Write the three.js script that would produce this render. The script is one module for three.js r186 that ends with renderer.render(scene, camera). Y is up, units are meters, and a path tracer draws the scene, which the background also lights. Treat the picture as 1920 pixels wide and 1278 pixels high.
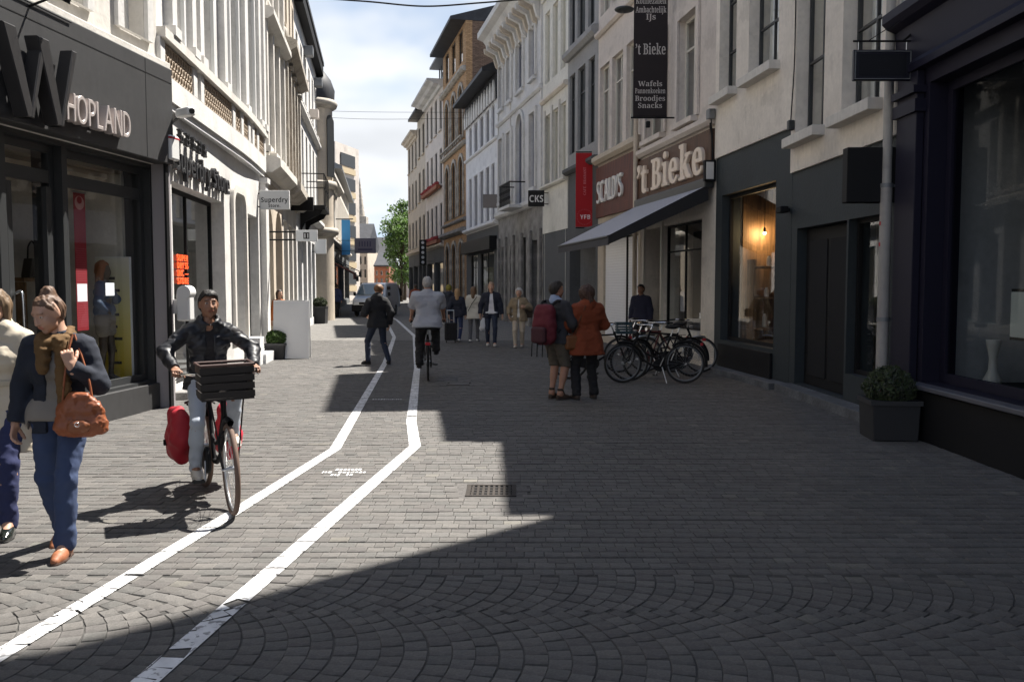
import * as THREE from 'three';
import { mergeGeometries } from 'three/addons/utils/BufferGeometryUtils.js';
import { RoundedBoxGeometry } from 'three/addons/geometries/RoundedBoxGeometry.js';
import { FontLoader } from 'three/addons/loaders/FontLoader.js';
import { TextGeometry } from 'three/addons/geometries/TextGeometry.js';

// ---------------------------------------------------------------- camera, sky, sun, exposure
const scene = new THREE.Scene();
const FX = 1650, HC = 1.72, CX = 960, CY = 639, PITCH = Math.atan((639 - 533) / FX);
const camera = new THREE.PerspectiveCamera(2 * Math.atan(CY / FX) * 180 / Math.PI, 1024 / 681, 0.1, 3000);
camera.position.set(0, HC, 0); camera.rotation.x = -PITCH;
const renderer = new THREE.WebGLRenderer({ antialias: true });
renderer.toneMapping = THREE.LinearToneMapping;
renderer.toneMappingExposure = 2.55;
renderer.shadowMap.enabled = true;
const SUN_EL = 59 * Math.PI / 180, SUN_AZ = 44 * Math.PI / 180;       // azimuth from the right (+x) towards straight ahead
const sunDir = new THREE.Vector3(Math.cos(SUN_EL) * Math.cos(SUN_AZ), Math.sin(SUN_EL), -Math.cos(SUN_EL) * Math.sin(SUN_AZ));
const sun = new THREE.DirectionalLight(new THREE.Color().setRGB(1, 0.95, 0.87), 5);
sun.position.copy(sunDir).multiplyScalar(120); sun.castShadow = true; sun.shadow.mapSize.set(4096, 4096); sun.shadow.radius = 1;
Object.assign(sun.shadow.camera, { left: -60, right: 60, top: 60, bottom: -60, near: 1, far: 320 });
scene.add(sun); scene.add(sun.target);

function rng(seed) { let s = seed >>> 0; return () => { s = (s + 0x6D2B79F5) | 0; let t = Math.imul(s ^ (s >>> 15), 1 | s); t = (t + Math.imul(t ^ (t >>> 7), 61 | t)) ^ t; return ((t ^ (t >>> 14)) >>> 0) / 4294967296; }; }
const rand = rng(77);
function hash3(x, y, z) { let h = Math.imul(x, 374761393) ^ Math.imul(y, 668265263) ^ Math.imul(z, 2147483647 ^ 1274126177); h = Math.imul(h ^ (h >>> 13), 1274126177); return ((h ^ (h >>> 16)) >>> 0) / 4294967296; }
const fade = t => t * t * (3 - 2 * t), lerp = (a, b, t) => a + (b - a) * t, clamp = (v, a, b) => Math.max(a, Math.min(b, v)), smooth = (a, b, v) => fade(clamp((v - a) / (b - a), 0, 1));
function vnoise(x, y, z) {
  const i = Math.floor(x), j = Math.floor(y), k = Math.floor(z), u = fade(x - i), v = fade(y - j), w = fade(z - k);
  const c = (a, b, d) => hash3(i + a, j + b, k + d);
  return lerp(lerp(lerp(c(0, 0, 0), c(1, 0, 0), u), lerp(c(0, 1, 0), c(1, 1, 0), u), v), lerp(lerp(c(0, 0, 1), c(1, 0, 1), u), lerp(c(0, 1, 1), c(1, 1, 1), u), v), w) * 2 - 1;
}
function fbm(x, y, z, o) { let s = 0, a = 0.5; for (let i = 0; i < o; i++) { s += a * vnoise(x, y, z); x *= 2.03; y *= 2.03; z *= 2.03; a *= 0.5; } return s; }

{ // broken fair-weather cloud over pale blue, darkened and cleared overhead to deepen street shade
  const w = 1536, h = 768, d = new Float32Array(w * h * 4);
  for (let j = 0; j < h; j++) for (let i = 0; i < w; i++) {
    const el = ((j + 0.5) / h - 0.5) * Math.PI, az = ((i + 0.5) / w - 0.5) * 2 * Math.PI, y = Math.sin(el), c = Math.cos(el), o = (j * w + i) * 4;
    const x = c * Math.cos(az), z = c * Math.sin(az);
    let r, g, b;
    if (y <= 0) { r = 0.1; g = 0.1; b = 0.1; } else {
      const t = smooth(0.02, 0.75, y);
      r = lerp(0.27, 0.045, t); g = lerp(0.335, 0.085, t); b = lerp(0.425, 0.18, t);
      const q = 1 / (y + 0.22), px = x * q, pz = z * q;
      const n = fbm(px * 1.5 + 3.1, pz * 1.5, 0.7, 6) + 0.3 * fbm(px * 0.6 + 9, pz * 0.6, 4.2, 3), thin = lerp(-0.4, 0.12, smooth(0.24, 0.7, y)), m = smooth(thin, thin + 0.42, n);
      const body = 0.4 + 0.08 * fbm(px * 3.2, pz * 3.2, 8, 4) - 0.03 * smooth(0.1, 0.5, n);
      r = lerp(r, body * 0.98, m * 0.92); g = lerp(g, body, m * 0.92); b = lerp(b, body * 1.03, m * 0.92);
    }
    d[o] = r; d[o + 1] = g; d[o + 2] = b; d[o + 3] = 1;
  }
  const t = new THREE.DataTexture(d, w, h, THREE.RGBAFormat, THREE.FloatType);
  t.mapping = THREE.EquirectangularReflectionMapping; t.magFilter = t.minFilter = THREE.LinearFilter; t.wrapS = THREE.RepeatWrapping; t.needsUpdate = true;
  scene.background = t; scene.environment = t;
}

// ---------------------------------------------------------------- helpers
const V = (x, y, Z) => new THREE.Vector3(x, y, -Z);                        // Z is the distance ahead
function ray(px, py) { const x = (px - CX) / FX, y = -(py - CY) / FX, c = Math.cos(PITCH), s = Math.sin(PITCH); return new THREE.Vector3(x, y * c - s, -y * s - c); }
function gnd(px, py, h = 0) { const r = ray(px, py), t = (h - HC) / r.y; return [r.x * t, -r.z * t]; }
const names = {};
function numbered(n) { const k = names[n] = (names[n] ?? -1) + 1; return k ? `${n}_${String(k).padStart(3, '0')}` : n; }
function tag(o, label, category, group, kind) { o.userData.label = label; o.userData.category = category; if (group) o.userData.group = group; if (kind) o.userData.kind = kind; return o; }
function thing(name, label, category, pos = [0, 0, 0], turn = 0, group) { const o = new THREE.Group(); o.name = numbered(name); o.position.set(...pos); o.rotation.y = turn; scene.add(o); return tag(o, label, category, group); }
function metreUV(g) {
  const p = g.attributes.position, n = g.attributes.normal, u = new Float32Array(p.count * 2);
  for (let i = 0; i < p.count; i++) {
    const ax = Math.abs(n.getX(i)), ay = Math.abs(n.getY(i)), az = Math.abs(n.getZ(i));
    if (az >= ax && az >= ay) { u[2 * i] = p.getX(i); u[2 * i + 1] = p.getY(i); } else if (ax >= ay) { u[2 * i] = p.getZ(i); u[2 * i + 1] = p.getY(i); } else { u[2 * i] = p.getX(i); u[2 * i + 1] = p.getZ(i); }
  }
  g.setAttribute('uv', new THREE.BufferAttribute(u, 2)); return g;
}
function join(list) {
  if (!Array.isArray(list)) return list; if (list.length === 1) return list[0];
  const l = list.map(g => { const q = g.index ? g.toNonIndexed() : g.clone(); for (const k of Object.keys(q.attributes)) if (!['position', 'normal', 'uv', 'color'].includes(k)) q.deleteAttribute(k); return q; });
  const keep = ['uv', 'color'].filter(k => l.every(g => g.attributes[k])); for (const g of l) for (const k of ['uv', 'color']) if (!keep.includes(k)) g.deleteAttribute(k);
  return mergeGeometries(l);
}
function mesh(name, geo, mat, parent, ownUV) {
  const g = join(geo); if (!ownUV && (mat.map || mat.bumpMap)) metreUV(g);
  const m = new THREE.Mesh(g, mat); m.castShadow = m.receiveShadow = true;
  if (parent) { m.name = name; parent.add(m); } else { m.name = numbered(name); scene.add(m); }
  return m;
}
function structure(name, geo, mat, ownUV) { const m = mesh(name, geo, mat, null, ownUV); m.userData.kind = 'structure'; return m; }
const move = (g, x, y, z) => g.translate(x, y, z);
const box = (w, h, d, x = 0, y = 0, z = 0) => new THREE.BoxGeometry(w, h, d).translate(x, y, z);
const boxB = (x0, x1, y0, y1, z0, z1) => box(x1 - x0, y1 - y0, z1 - z0, (x0 + x1) / 2, (y0 + y1) / 2, (z0 + z1) / 2);
const rbox = (w, h, d, r, x = 0, y = 0, z = 0, s = 2) => new RoundedBoxGeometry(w, h, d, s, r).translate(x, y, z);
const cyl = (r0, r1, h, n = 16) => new THREE.CylinderGeometry(r0, r1, h, n);
function rod(a, b, r, r2 = r, n = 8) { const A = new THREE.Vector3(...a), B = new THREE.Vector3(...b), d = B.clone().sub(A), g = cyl(r2, r, d.length(), n); g.applyQuaternion(new THREE.Quaternion().setFromUnitVectors(new THREE.Vector3(0, 1, 0), d.clone().normalize())); return g.translate((A.x + B.x) / 2, (A.y + B.y) / 2, (A.z + B.z) / 2); }
function tube(pts, r, seg = 24, n = 6, closed = false) { return new THREE.TubeGeometry(new THREE.CatmullRomCurve3(pts.map(p => new THREE.Vector3(...p)), closed, 'catmullrom', 0.35), seg, r, n, closed); }
function poly(pts) { const s = new THREE.Shape(); pts.forEach((p, i) => i ? s.lineTo(p[0], p[1]) : s.moveTo(p[0], p[1])); s.closePath(); return s; }
function extrude(shape, depth, bevel = 0, curve = 8) { return new THREE.ExtrudeGeometry(shape, bevel ? { depth: depth - 2 * bevel, bevelEnabled: true, bevelThickness: bevel, bevelSize: bevel, bevelOffset: -bevel, bevelSegments: 1, curveSegments: curve } : { depth, bevelEnabled: false, curveSegments: curve }).translate(0, 0, bevel); }
function moulding(profile, L) { return new THREE.ExtrudeGeometry(poly(profile.map(([z, y]) => [-z, y])), { depth: L, bevelEnabled: false }).rotateY(Math.PI / 2); }   // profile [z, y], runs along +x from 0 to L
function planShape(pts, y0, y1) { return new THREE.ExtrudeGeometry(poly(pts.map(([x, z]) => [x, -z])), { depth: y1 - y0, bevelEnabled: false }).rotateX(-Math.PI / 2).translate(0, y0, 0); }   // pts [x, z]

// ---------------------------------------------------------------- textures and materials
function dataTex(size, fn, srgb = true) {
  const d = new Uint8Array(size * size * 4);
  for (let j = 0; j < size; j++) for (let i = 0; i < size; i++) { const c = fn(i / size, j / size), o = (j * size + i) * 4; for (let k = 0; k < 3; k++) d[o + k] = clamp(Math.round((Array.isArray(c) ? c[k] : c) * 255), 0, 255); d[o + 3] = 255; }
  const t = new THREE.DataTexture(d, size, size); t.wrapS = t.wrapT = THREE.RepeatWrapping; t.magFilter = THREE.LinearFilter; t.minFilter = THREE.LinearMipmapLinearFilter; t.generateMipmaps = true; t.needsUpdate = true; if (srgb) t.colorSpace = THREE.SRGBColorSpace; return t;
}
function tnoise(u, v, f, seed) { // tiling value noise
  const x = u * f, y = v * f, i = Math.floor(x), j = Math.floor(y), a = fade(x - i), b = fade(y - j), h = (p, q) => hash3(((p % f) + f) % f, ((q % f) + f) % f, seed);
  return lerp(lerp(h(i, j), h(i + 1, j), a), lerp(h(i, j + 1), h(i + 1, j + 1), a), b) * 2 - 1;
}
const tf = (u, v, f, o, seed) => { let s = 0, a = 0.5; for (let k = 0; k < o; k++) { s += a * tnoise(u, v, f, seed + k); f *= 2; a *= 0.5; } return s; };
const every = (t, m) => { const c = t.clone(); c.repeat.set(1 / m, 1 / m); c.needsUpdate = true; return c; };
const T = {
  plaster: every(dataTex(512, (u, v) => { const st = tnoise(u, v * 0.25, 64, 5) * tnoise(u, v, 4, 9); return 0.93 + 0.06 * tf(u, v, 4, 5, 1) + 0.04 * tf(u, v, 64, 2, 7) + 0.04 * st - 0.05 * smooth(0.26, 0.5, tf(u, v, 7, 4, 31)); }), 3.1),
  grain: every(dataTex(256, (u, v) => 0.5 + 0.5 * tf(u, v, 24, 4, 40), false), 0.6),
  stone: every(dataTex(512, (u, v) => 0.84 + 0.2 * tf(u, v, 6, 5, 51) + 0.16 * tf(u, v, 90, 2, 57)), 1.7),
  wood: every(dataTex(256, (u, v) => { const g = tf(u * 1, v * 0.06 + 0.5, 40, 4, 61), b = 0.7 + 0.3 * g; return [b, b * 0.96, b * 0.9]; }), 0.8),
  cloth: every(dataTex(256, (u, v) => 0.84 + 0.1 * tf(u, v, 8, 4, 71) + 0.1 * (tnoise(u, v, 128, 74) > 0 ? 1 : -1) * tnoise(u, v, 128, 75)), 0.25),
  brick: every(dataTex(512, (u, v) => { const row = Math.floor(v * 32), x = u * 10 + (row % 2) * 0.5, fx = x - Math.floor(x), fy = v * 32 - row, j = fx < 0.05 || fy < 0.14; const n = hash3(Math.floor(x) % 10, row, 3); return j ? [0.62, 0.58, 0.52] : [0.78 + 0.2 * n, 0.76 + 0.2 * n, 0.74 + 0.2 * n]; }), 2.2),
};
const lin = (r, g, b) => new THREE.Color().setRGB(r, g, b);
function mat(c, rough = 0.8, extra = {}) { const m = new THREE.MeshPhysicalMaterial({ color: Array.isArray(c) ? lin(...c) : c, roughness: rough, ...extra }); return m; }
const plaster = (c, x = {}) => mat(c, 0.86, { map: T.plaster, bumpMap: T.grain, bumpScale: 0.003, ...x });
const M = {
  white: plaster([0.7, 0.685, 0.66]), cream: plaster([0.8, 0.735, 0.65]), ivory: plaster([0.69, 0.66, 0.61]), grey: plaster([0.34, 0.34, 0.34]), lightGrey: plaster([0.7, 0.7, 0.7]), darkGrey: plaster([0.1, 0.105, 0.11]),
  pinkStone: plaster([0.7, 0.63, 0.57]), shadeWhite: plaster([0.82, 0.82, 0.83]), shadeIvory: plaster([0.8, 0.78, 0.71]), beige: plaster([0.6, 0.52, 0.42]), green: plaster([0.026, 0.035, 0.04], { roughness: 0.7 }), ochre: mat([0.55, 0.36, 0.2], 0.9, { map: T.brick }), brownBrick: mat([0.23, 0.16, 0.12], 0.9, { map: T.brick }), redBrick: mat([0.42, 0.17, 0.1], 0.9, { map: T.brick }),  // includes copies of ivory and white, lightened in colour for shaded fronts
  stone: mat([0.3, 0.29, 0.28], 0.8, { map: T.stone }), blueStone: mat([0.16, 0.165, 0.175], 0.75, { map: T.stone }), paleStone: mat([0.55, 0.5, 0.43], 0.85, { map: T.stone }),
  fascia: mat([0.05, 0.05, 0.052], 0.5, { map: T.plaster }), black: mat([0.012, 0.012, 0.013], 0.6, { specularIntensity: 0.35 }), matteBlack: mat([0.018, 0.018, 0.019], 0.85, { specularIntensity: 0.4 }), navy: mat([0.014, 0.013, 0.026], 0.55, { specularIntensity: 0.4 }), darkFrame: mat([0.03, 0.032, 0.034], 0.45), whiteFrame: mat([0.66, 0.66, 0.65], 0.5), creamFrame: mat([0.6, 0.57, 0.5], 0.55),
  steel: mat([0.55, 0.56, 0.57], 0.3, { metalness: 0.9 }), chrome: mat([0.75, 0.75, 0.76], 0.16, { metalness: 1 }), slate: mat([0.035, 0.037, 0.045], 0.6, { map: T.stone }), zinc: mat([0.2, 0.21, 0.22], 0.5, { metalness: 0.4 }),
  room: mat([0.22, 0.2, 0.18], 0.95), darkRoom: mat([0.17, 0.16, 0.15], 0.95), curtain: mat([0.62, 0.61, 0.58], 0.95, { side: THREE.DoubleSide }), wood: mat([0.32, 0.2, 0.11], 0.65, { map: T.wood }), floorWood: mat([0.2, 0.13, 0.08], 0.5, { map: T.wood }),
  glass: mat([0.94, 0.96, 0.95], 0.02, { transmission: 1, thickness: 0, ior: 1.52 }), darkGlass: mat([0.7, 0.72, 0.72], 0.02, { transmission: 1, thickness: 0, ior: 1.5, specularIntensity: 0.15 }), paper: mat([0.72, 0.74, 0.76], 0.8), red: mat([0.4, 0.012, 0.02], 0.7), paleText: mat([0.7, 0.68, 0.64], 0.6),
  rubber: mat([0.022, 0.021, 0.02], 0.8), tan: mat([0.28, 0.16, 0.1], 0.8),
};
function canvasTex(w, h, draw) { const c = document.createElement('canvas'); c.width = w; c.height = h; draw(c.getContext('2d'), w, h); const t = new THREE.CanvasTexture(c); t.colorSpace = THREE.SRGBColorSpace; t.magFilter = THREE.LinearFilter; return t; }
const fonts = { bold: await new FontLoader().loadAsync('fonts/droid/droid_sans_bold.typeface.json'), sans: await new FontLoader().loadAsync('fonts/droid/droid_sans_regular.typeface.json'), serif: await new FontLoader().loadAsync('fonts/droid/droid_serif_bold.typeface.json') };
function text(str, size, depth, font = 'bold', bevel = 0) { const g = new TextGeometry(str, { font: fonts[font], size, depth, curveSegments: 5, bevelEnabled: bevel > 0, bevelThickness: bevel, bevelSize: bevel, bevelSegments: 1 }); g.computeBoundingBox(); return g; }
function letters(parent, str, font, x0, x1, y0, h, z, depth, m, bevel = 0) { // each letter a part of its own, fitted between x0 and x1
  const glyphs = [], s = h; let x = 0;
  for (const ch of str) { if (ch === ' ') { x += s * 0.35; continue; } const g = text(ch, s, depth, font, bevel), b = g.boundingBox; glyphs.push([g, x - b.min.x]); x += b.max.x - b.min.x + s * 0.11; }
  const k = (x1 - x0) / (x - s * 0.11);
  return glyphs.map(([g, dx]) => mesh('letter', g.translate(dx, 0, 0).scale(k, 1, 1).translate(x0, y0, z), m, parent));
}
// ---------------------------------------------------------------- ground and paving
const sand = mat([0.08, 0.077, 0.072], 0.95, { map: T.stone });
structure('ground', new THREE.PlaneGeometry(900, 900).rotateX(-Math.PI / 2).translate(0, -0.0065, -200), sand);
const Z_FAR = 27;
const settTones = [[0.126, 0.119, 0.112], [0.114, 0.106, 0.101], [0.136, 0.128, 0.121], [0.12, 0.112, 0.105], [0.13, 0.124, 0.118], [0.116, 0.112, 0.106], [0.145, 0.136, 0.127]];
const settTex = every(dataTex(256, (u, v) => 0.86 + 0.16 * tf(u, v, 8, 4, 81) + 0.12 * tf(u, v, 64, 2, 88)), 0.4);
const settMats = settTones.map(c => mat(c, 0.82, { map: settTex, bumpMap: T.grain, bumpScale: 0.004 }));
const farTex = (() => { const t = dataTex(512, (u, v) => { const row = Math.floor(v * 12), x = u * 12 + (row % 2) * 0.5, fx = x - Math.floor(x), fy = v * 12 - row, n = hash3(((Math.floor(x) % 12) + 12) % 12, row, 5); return fx < 0.06 || fy < 0.07 ? 0.4 : 0.8 + 0.2 * n + 0.08 * tf(u, v, 32, 3, 90); }); t.repeat.set(1 / 1.4, 1 / 1.4); return t; })();
{ const g = new THREE.PlaneGeometry(70, 130, 1, 1).rotateX(-Math.PI / 2).translate(-18, -0.001, -Z_FAR - 65); structure('street_paving', g, mat([0.19, 0.181, 0.169], 0.84, { map: farTex })); }
const setts = [];   // x, Z, width, length, turn
{
  const p = 0.112, z0 = 5.11, c = 0.57, R = c * 1.4142;
  // laid in segmental arcs nearest the camera
  for (let band = 0; band < 4; band++) {
    const zc = z0 - c * 2 * band, lo = band ? -1 : -1, hi = band ? 1 : 0;
    const half = Math.PI / 4, n = 6;
    for (let k = -70; k < 60; k++) {
      const x0 = k * p + 0.003 * Math.sin(k * 1.7);
      for (let s = lo * n; s < hi * n; s++) {
        const a = (s + 0.5 + (k % 2 ? 0.22 : -0.2) + (rand() - 0.5) * 0.16) / n * half; if (Math.abs(a) > half) continue;
        const x = x0 - R * (1 - Math.cos(a)), Z = zc + R * Math.sin(a);
        setts.push([x, Z, p * Math.cos(a) - 0.0045, R * half / n - 0.0045, a]);
      }
    }
  }
  // then in straight rows across the street
  let Z = z0 + 0.02, row = 0;
  while (Z < Z_FAR) {
    const d = 0.112 + (rand() - 0.5) * 0.012; let x = -9.5 + (row % 2) * 0.06 + rand() * 0.04;
    const xr = 4.9 - Math.max(0, Z - 14) * 0.14;
    if (Z > 9) x += 0; const wob = rand() * 6;
    while (x < xr) { const w = 0.105 + rand() * 0.03; if (x > -7.6 - Math.max(0, Z - 22) * 0.2) setts.push([x + w / 2, Z + d / 2 + 0.012 * Math.sin(x * 0.7 + wob) , w - 0.0045, d - 0.005, (rand() - 0.5) * 0.03]); x += w; }
    Z += d; row++;
  }
}
const drain = [gnd(921, 919), [0.36, 0.34]];
const holes = [[drain[0][0], drain[0][1], 0.265, 0.25]];
const placed = setts.filter(s => !holes.some(h => Math.abs(s[0] - h[0]) < h[2] && Math.abs(s[1] - h[1]) < h[3]));
function settGeo() { // a unit block with chamfered top edges, top at y = 0
  const t = 0.474, b = 0.5, P = [], q = (a, b2, c2, d) => P.push(...a, ...b2, ...c2, ...a, ...c2, ...d);
  const top = [[-t, 0, t], [t, 0, t], [t, 0, -t], [-t, 0, -t]], mid = [[-b, -0.003, b], [b, -0.003, b], [b, -0.003, -b], [-b, -0.003, -b]], low = mid.map(([x, , z]) => [x, -0.03, z]);
  q(...top); for (let i = 0; i < 4; i++) { const j = (i + 1) % 4; q(mid[i], mid[j], top[j], top[i]); q(low[i], low[j], mid[j], mid[i]); }
  const g = new THREE.BufferGeometry(); g.setAttribute('position', new THREE.Float32BufferAttribute(P, 3)); g.computeVertexNormals(); return metreUV(g);
}
const unitSett = settGeo(); unitSett.attributes.uv.array.forEach((v, i, a) => a[i] = v * 0.11);
const paving = new THREE.Group(); paving.name = 'pavement'; paving.userData.kind = 'structure'; scene.add(paving);
{
  const seen = placed.map((s, i) => { const px = CX + FX * s[0] / s[1], py = 533 + 2838 / s[1]; return [px > -30 && px < 1950 && py < 1300 ? s[1] : 99, i]; }).sort((a, b) => a[0] - b[0]);
  const near = new Set(seen.slice(0, 300).map(s => s[1])), rest = placed.filter((s, i) => !near.has(i));
  const place = (s) => { const q = new THREE.Quaternion().setFromEuler(new THREE.Euler((rand() - 0.5) * 0.03, s[4], (rand() - 0.5) * 0.03)); return new THREE.Matrix4().compose(new THREE.Vector3(s[0], (rand() - 0.5) * 0.004 - 0.001, -s[1]), q, new THREE.Vector3(s[2], 1, s[3])); };
  placed.forEach((s, i) => { if (near.has(i)) { const m = new THREE.Mesh(unitSett, settMats[Math.floor(rand() * 7)]); m.name = 'paving_sett'; m.applyMatrix4(place(s)); m.castShadow = m.receiveShadow = true; paving.add(m); } });
  const im = new THREE.InstancedMesh(unitSett, mat([1, 1, 1], 0.82, { map: settTex, bumpMap: T.grain, bumpScale: 0.004 }), rest.length);
  rest.forEach((s, i) => { im.setMatrixAt(i, place(s)); const c = settTones[Math.floor(rand() * 7)], odd = rand() < 0.015 ? 1.25 : 1, k = (0.92 + rand() * 0.16 + 0.13 * fbm(s[0] * 0.7, s[1] * 0.7, 3, 3)) * odd; im.setColorAt(i, lin(c[0] * k, c[1] * k, c[2] * k * (odd > 1 ? 0.94 : 1))); });
  im.name = 'paving_setts'; im.userData.kind = 'stuff'; im.castShadow = im.receiveShadow = true; paving.add(im);
}
// painted lane lines: the paint lies on each block, so the joints stay open
function clipPoly(subject, clipper) {
  let out = subject;
  for (let i = 0; i < clipper.length && out.length; i++) {
    const a = clipper[i], b = clipper[(i + 1) % clipper.length], inp = out; out = [];
    const side = p => (b[0] - a[0]) * (p[1] - a[1]) - (b[1] - a[1]) * (p[0] - a[0]);
    for (let k = 0; k < inp.length; k++) {
      const p = inp[k], q = inp[(k + 1) % inp.length], sp = side(p), sq = side(q);
      if (sp >= 0) out.push(p);
      if ((sp >= 0) !== (sq >= 0)) { const t = sp / (sp - sq); out.push([p[0] + t * (q[0] - p[0]), p[1] + t * (q[1] - p[1])]); }
    }
  }
  return out;
}
function stroke(pts, w) { // mitred quads
  const n = pts.length, nor = [], L = [], Rr = [];
  for (let i = 0; i < n - 1; i++) { const dx = pts[i + 1][0] - pts[i][0], dz = pts[i + 1][1] - pts[i][1], l = Math.hypot(dx, dz); nor.push([-dz / l, dx / l]); }
  for (let i = 0; i < n; i++) { const a = nor[Math.max(0, i - 1)], b = nor[Math.min(n - 2, i)]; let mx = a[0] + b[0], mz = a[1] + b[1]; const l = Math.hypot(mx, mz); mx /= l; mz /= l; const k = w / 2 / Math.max(0.5, mx * a[0] + mz * a[1]); L.push([pts[i][0] + mx * k, pts[i][1] + mz * k]); Rr.push([pts[i][0] - mx * k, pts[i][1] - mz * k]); }
  return nor.map((_, i) => [Rr[i], Rr[i + 1], L[i + 1], L[i]]);
}
const paintTex = every(dataTex(256, (u, v) => 0.9 + 0.12 * tf(u, v, 10, 4, 95) - 0.3 * smooth(0.24, 0.36, tf(u, v, 24, 4, 99))), 0.9);
const paintMat = mat([0.82, 0.82, 0.83], 0.7, { map: paintTex });
const settQuads = placed.map(s => { const c = Math.cos(s[4]), n = Math.sin(s[4]), w = s[2] / 2 + 0.0012, l = s[3] / 2 + 0.0012; return [[-w, -l], [w, -l], [w, l], [-w, l]].map(([x, z]) => [s[0] + x * c - z * n, s[1] + x * n + z * c]); });
const wear = rng(21);
function paint(name, quads, label, category, group) {
  const P = [];
  const fan = q => { for (let k = 1; k < q.length - 1; k++) for (const p of [q[0], q[k], q[k + 1]]) P.push(p[0], 0.0055, -p[1]); };
  for (const q of quads) {
    const x0 = Math.min(...q.map(p => p[0])), x1 = Math.max(...q.map(p => p[0])), a0 = Math.min(...q.map(p => p[1])), a1 = Math.max(...q.map(p => p[1]));
    if (a0 < Z_FAR) for (const s of settQuads) { if (s[0][0] > x1 + 0.2 || s[0][0] < x0 - 0.2 || s[0][1] > a1 + 0.2 || s[0][1] < a0 - 0.2) continue; const c = clipPoly(s, q); if (c.length > 2 && !(c.length > 4 && wear() < 0.04)) fan(c); }
    if (a1 > Z_FAR) { const c = clipPoly([[-60, Z_FAR], [60, Z_FAR], [60, 200], [-60, 200]], q); if (c.length > 2) fan(c); }
  }
  const g = new THREE.BufferGeometry(); g.setAttribute('position', new THREE.Float32BufferAttribute(P, 3)); g.setAttribute('normal', new THREE.Float32BufferAttribute(P.map((_, i) => i % 3 === 1 ? 1 : 0), 3));
  return tag(mesh(name, g, paintMat), label, category, group, name === 'lane_line' ? undefined : 'stuff');
}
const ccw = q => { let a = 0; q.forEach((p, i) => { const n = q[(i + 1) % q.length]; a += p[0] * n[1] - n[0] * p[1]; }); return a > 0 ? q : q.slice().reverse(); };
const linePx = (pts) => pts.map(([x, y]) => gnd(x, y));
const leftPts = linePx([[-420, 1490], [0, 1228], [432, 965], [628, 842], [722, 680], [739, 632], [726, 606], [700, 592]]), rightPts = linePx([[-10, 1520], [275, 1276], [778, 837], [771, 790], [782, 690], [777, 630], [744, 600], [716, 586]]);
paint('lane_line', stroke(leftPts, 0.115).map(ccw), 'white painted line passing under the cyclist with the basket', 'road marking', 'painted lane lines');
paint('lane_line', stroke(rightPts, 0.125).map(ccw), 'white painted line passing under the cyclist in the grey shirt', 'road marking', 'painted lane lines');
{ // small stencilled words between the two lines (too small to read in the photograph)
  const r2 = rng(5), stencil = (px0, px1, ys, label) => {
    const q = [];
    for (const [y, a, b] of ys) { const [xa, Z] = gnd(px0 + (px1 - px0) * a, y), [xb] = gnd(px0 + (px1 - px0) * b, y); let x = xa; while (x < xb) { const w = 0.012 + r2() * 0.02, h = 0.03 + r2() * 0.012; q.push([[x, Z - h], [x + w, Z - h], [x + w, Z + h], [x, Z + h]]); x += w + 0.012 + (r2() < 0.2 ? 0.05 : 0); } }
    paint('stencilled_words', q.map(ccw), label, 'road marking');
  };
  stencil(604, 684, [[881, 0.32, 0.85], [886, 0, 1], [891, 0.2, 0.75]], 'small white stencilled words between the two lane lines in the sun');
  stencil(698, 750, [[749, 0, 1]], 'faint white stencilled words between the lane lines in the shade');
}
{ // sunken drain grate
  const [x, Z] = drain[0], g = thing('drain_grate', 'rusty iron drain grate sunk in the paving at the edge of the shade', 'drain grate', [x, 0, -Z]);
  const iron = mat([0.05, 0.04, 0.033], 0.75, { map: T.stone, metalness: 0.3 });
  mesh('frame', [box(0.42, 0.04, 0.035, 0, -0.016, 0.19), box(0.42, 0.04, 0.035, 0, -0.016, -0.19), box(0.035, 0.04, 0.345, 0.19, -0.0165, 0), box(0.035, 0.04, 0.345, -0.19, -0.0165, 0)], iron, g);
  for (let i = 0; i < 8; i++) mesh('bar', [box(0.02, 0.018, 0.345, -0.154 + i * 0.044, -0.007, 0)], iron, g);
  for (const z of [-0.09, 0, 0.09]) mesh('cross_bar', [box(0.345, 0.01, 0.018, 0, -0.006, z)], iron, g);
  mesh('black_pit_slab', boxB(-0.172, 0.172, -0.02, -0.006, -0.172, 0.172), M.matteBlack, g); mesh('surround', [boxB(-0.3, 0.3, -0.02, -0.003, 0.209, 0.29), boxB(-0.3, 0.3, -0.02, -0.003, -0.29, -0.209), boxB(-0.3, -0.209, -0.02, -0.003, -0.2085, 0.2085), boxB(0.209, 0.3, -0.02, -0.003, -0.2085, 0.2085)], settMats[1], g);  // shallow black slab under the bars paints in the shade of a pit
  for (const [px, py, w, l] of [[860, 720, 0.34, 'small iron service cover behind the grey shirted cyclist']]) {
    const [a, b] = gnd(px, py), s = thing('service_cover', l, 'service cover', [a, 0.001, -b]);
    mesh('lid', rbox(w, 0.012, w * 0.9, 0.004, 0, 0.001, 0), mat([0.12, 0.11, 0.1], 0.7, { map: T.stone }), s); for (const q of [1, -1]) mesh('rim', box(w + 0.06, 0.008, 0.03, 0, 0.002, q * (w * 0.45 + 0.02)), iron, s);
  }
}
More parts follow.
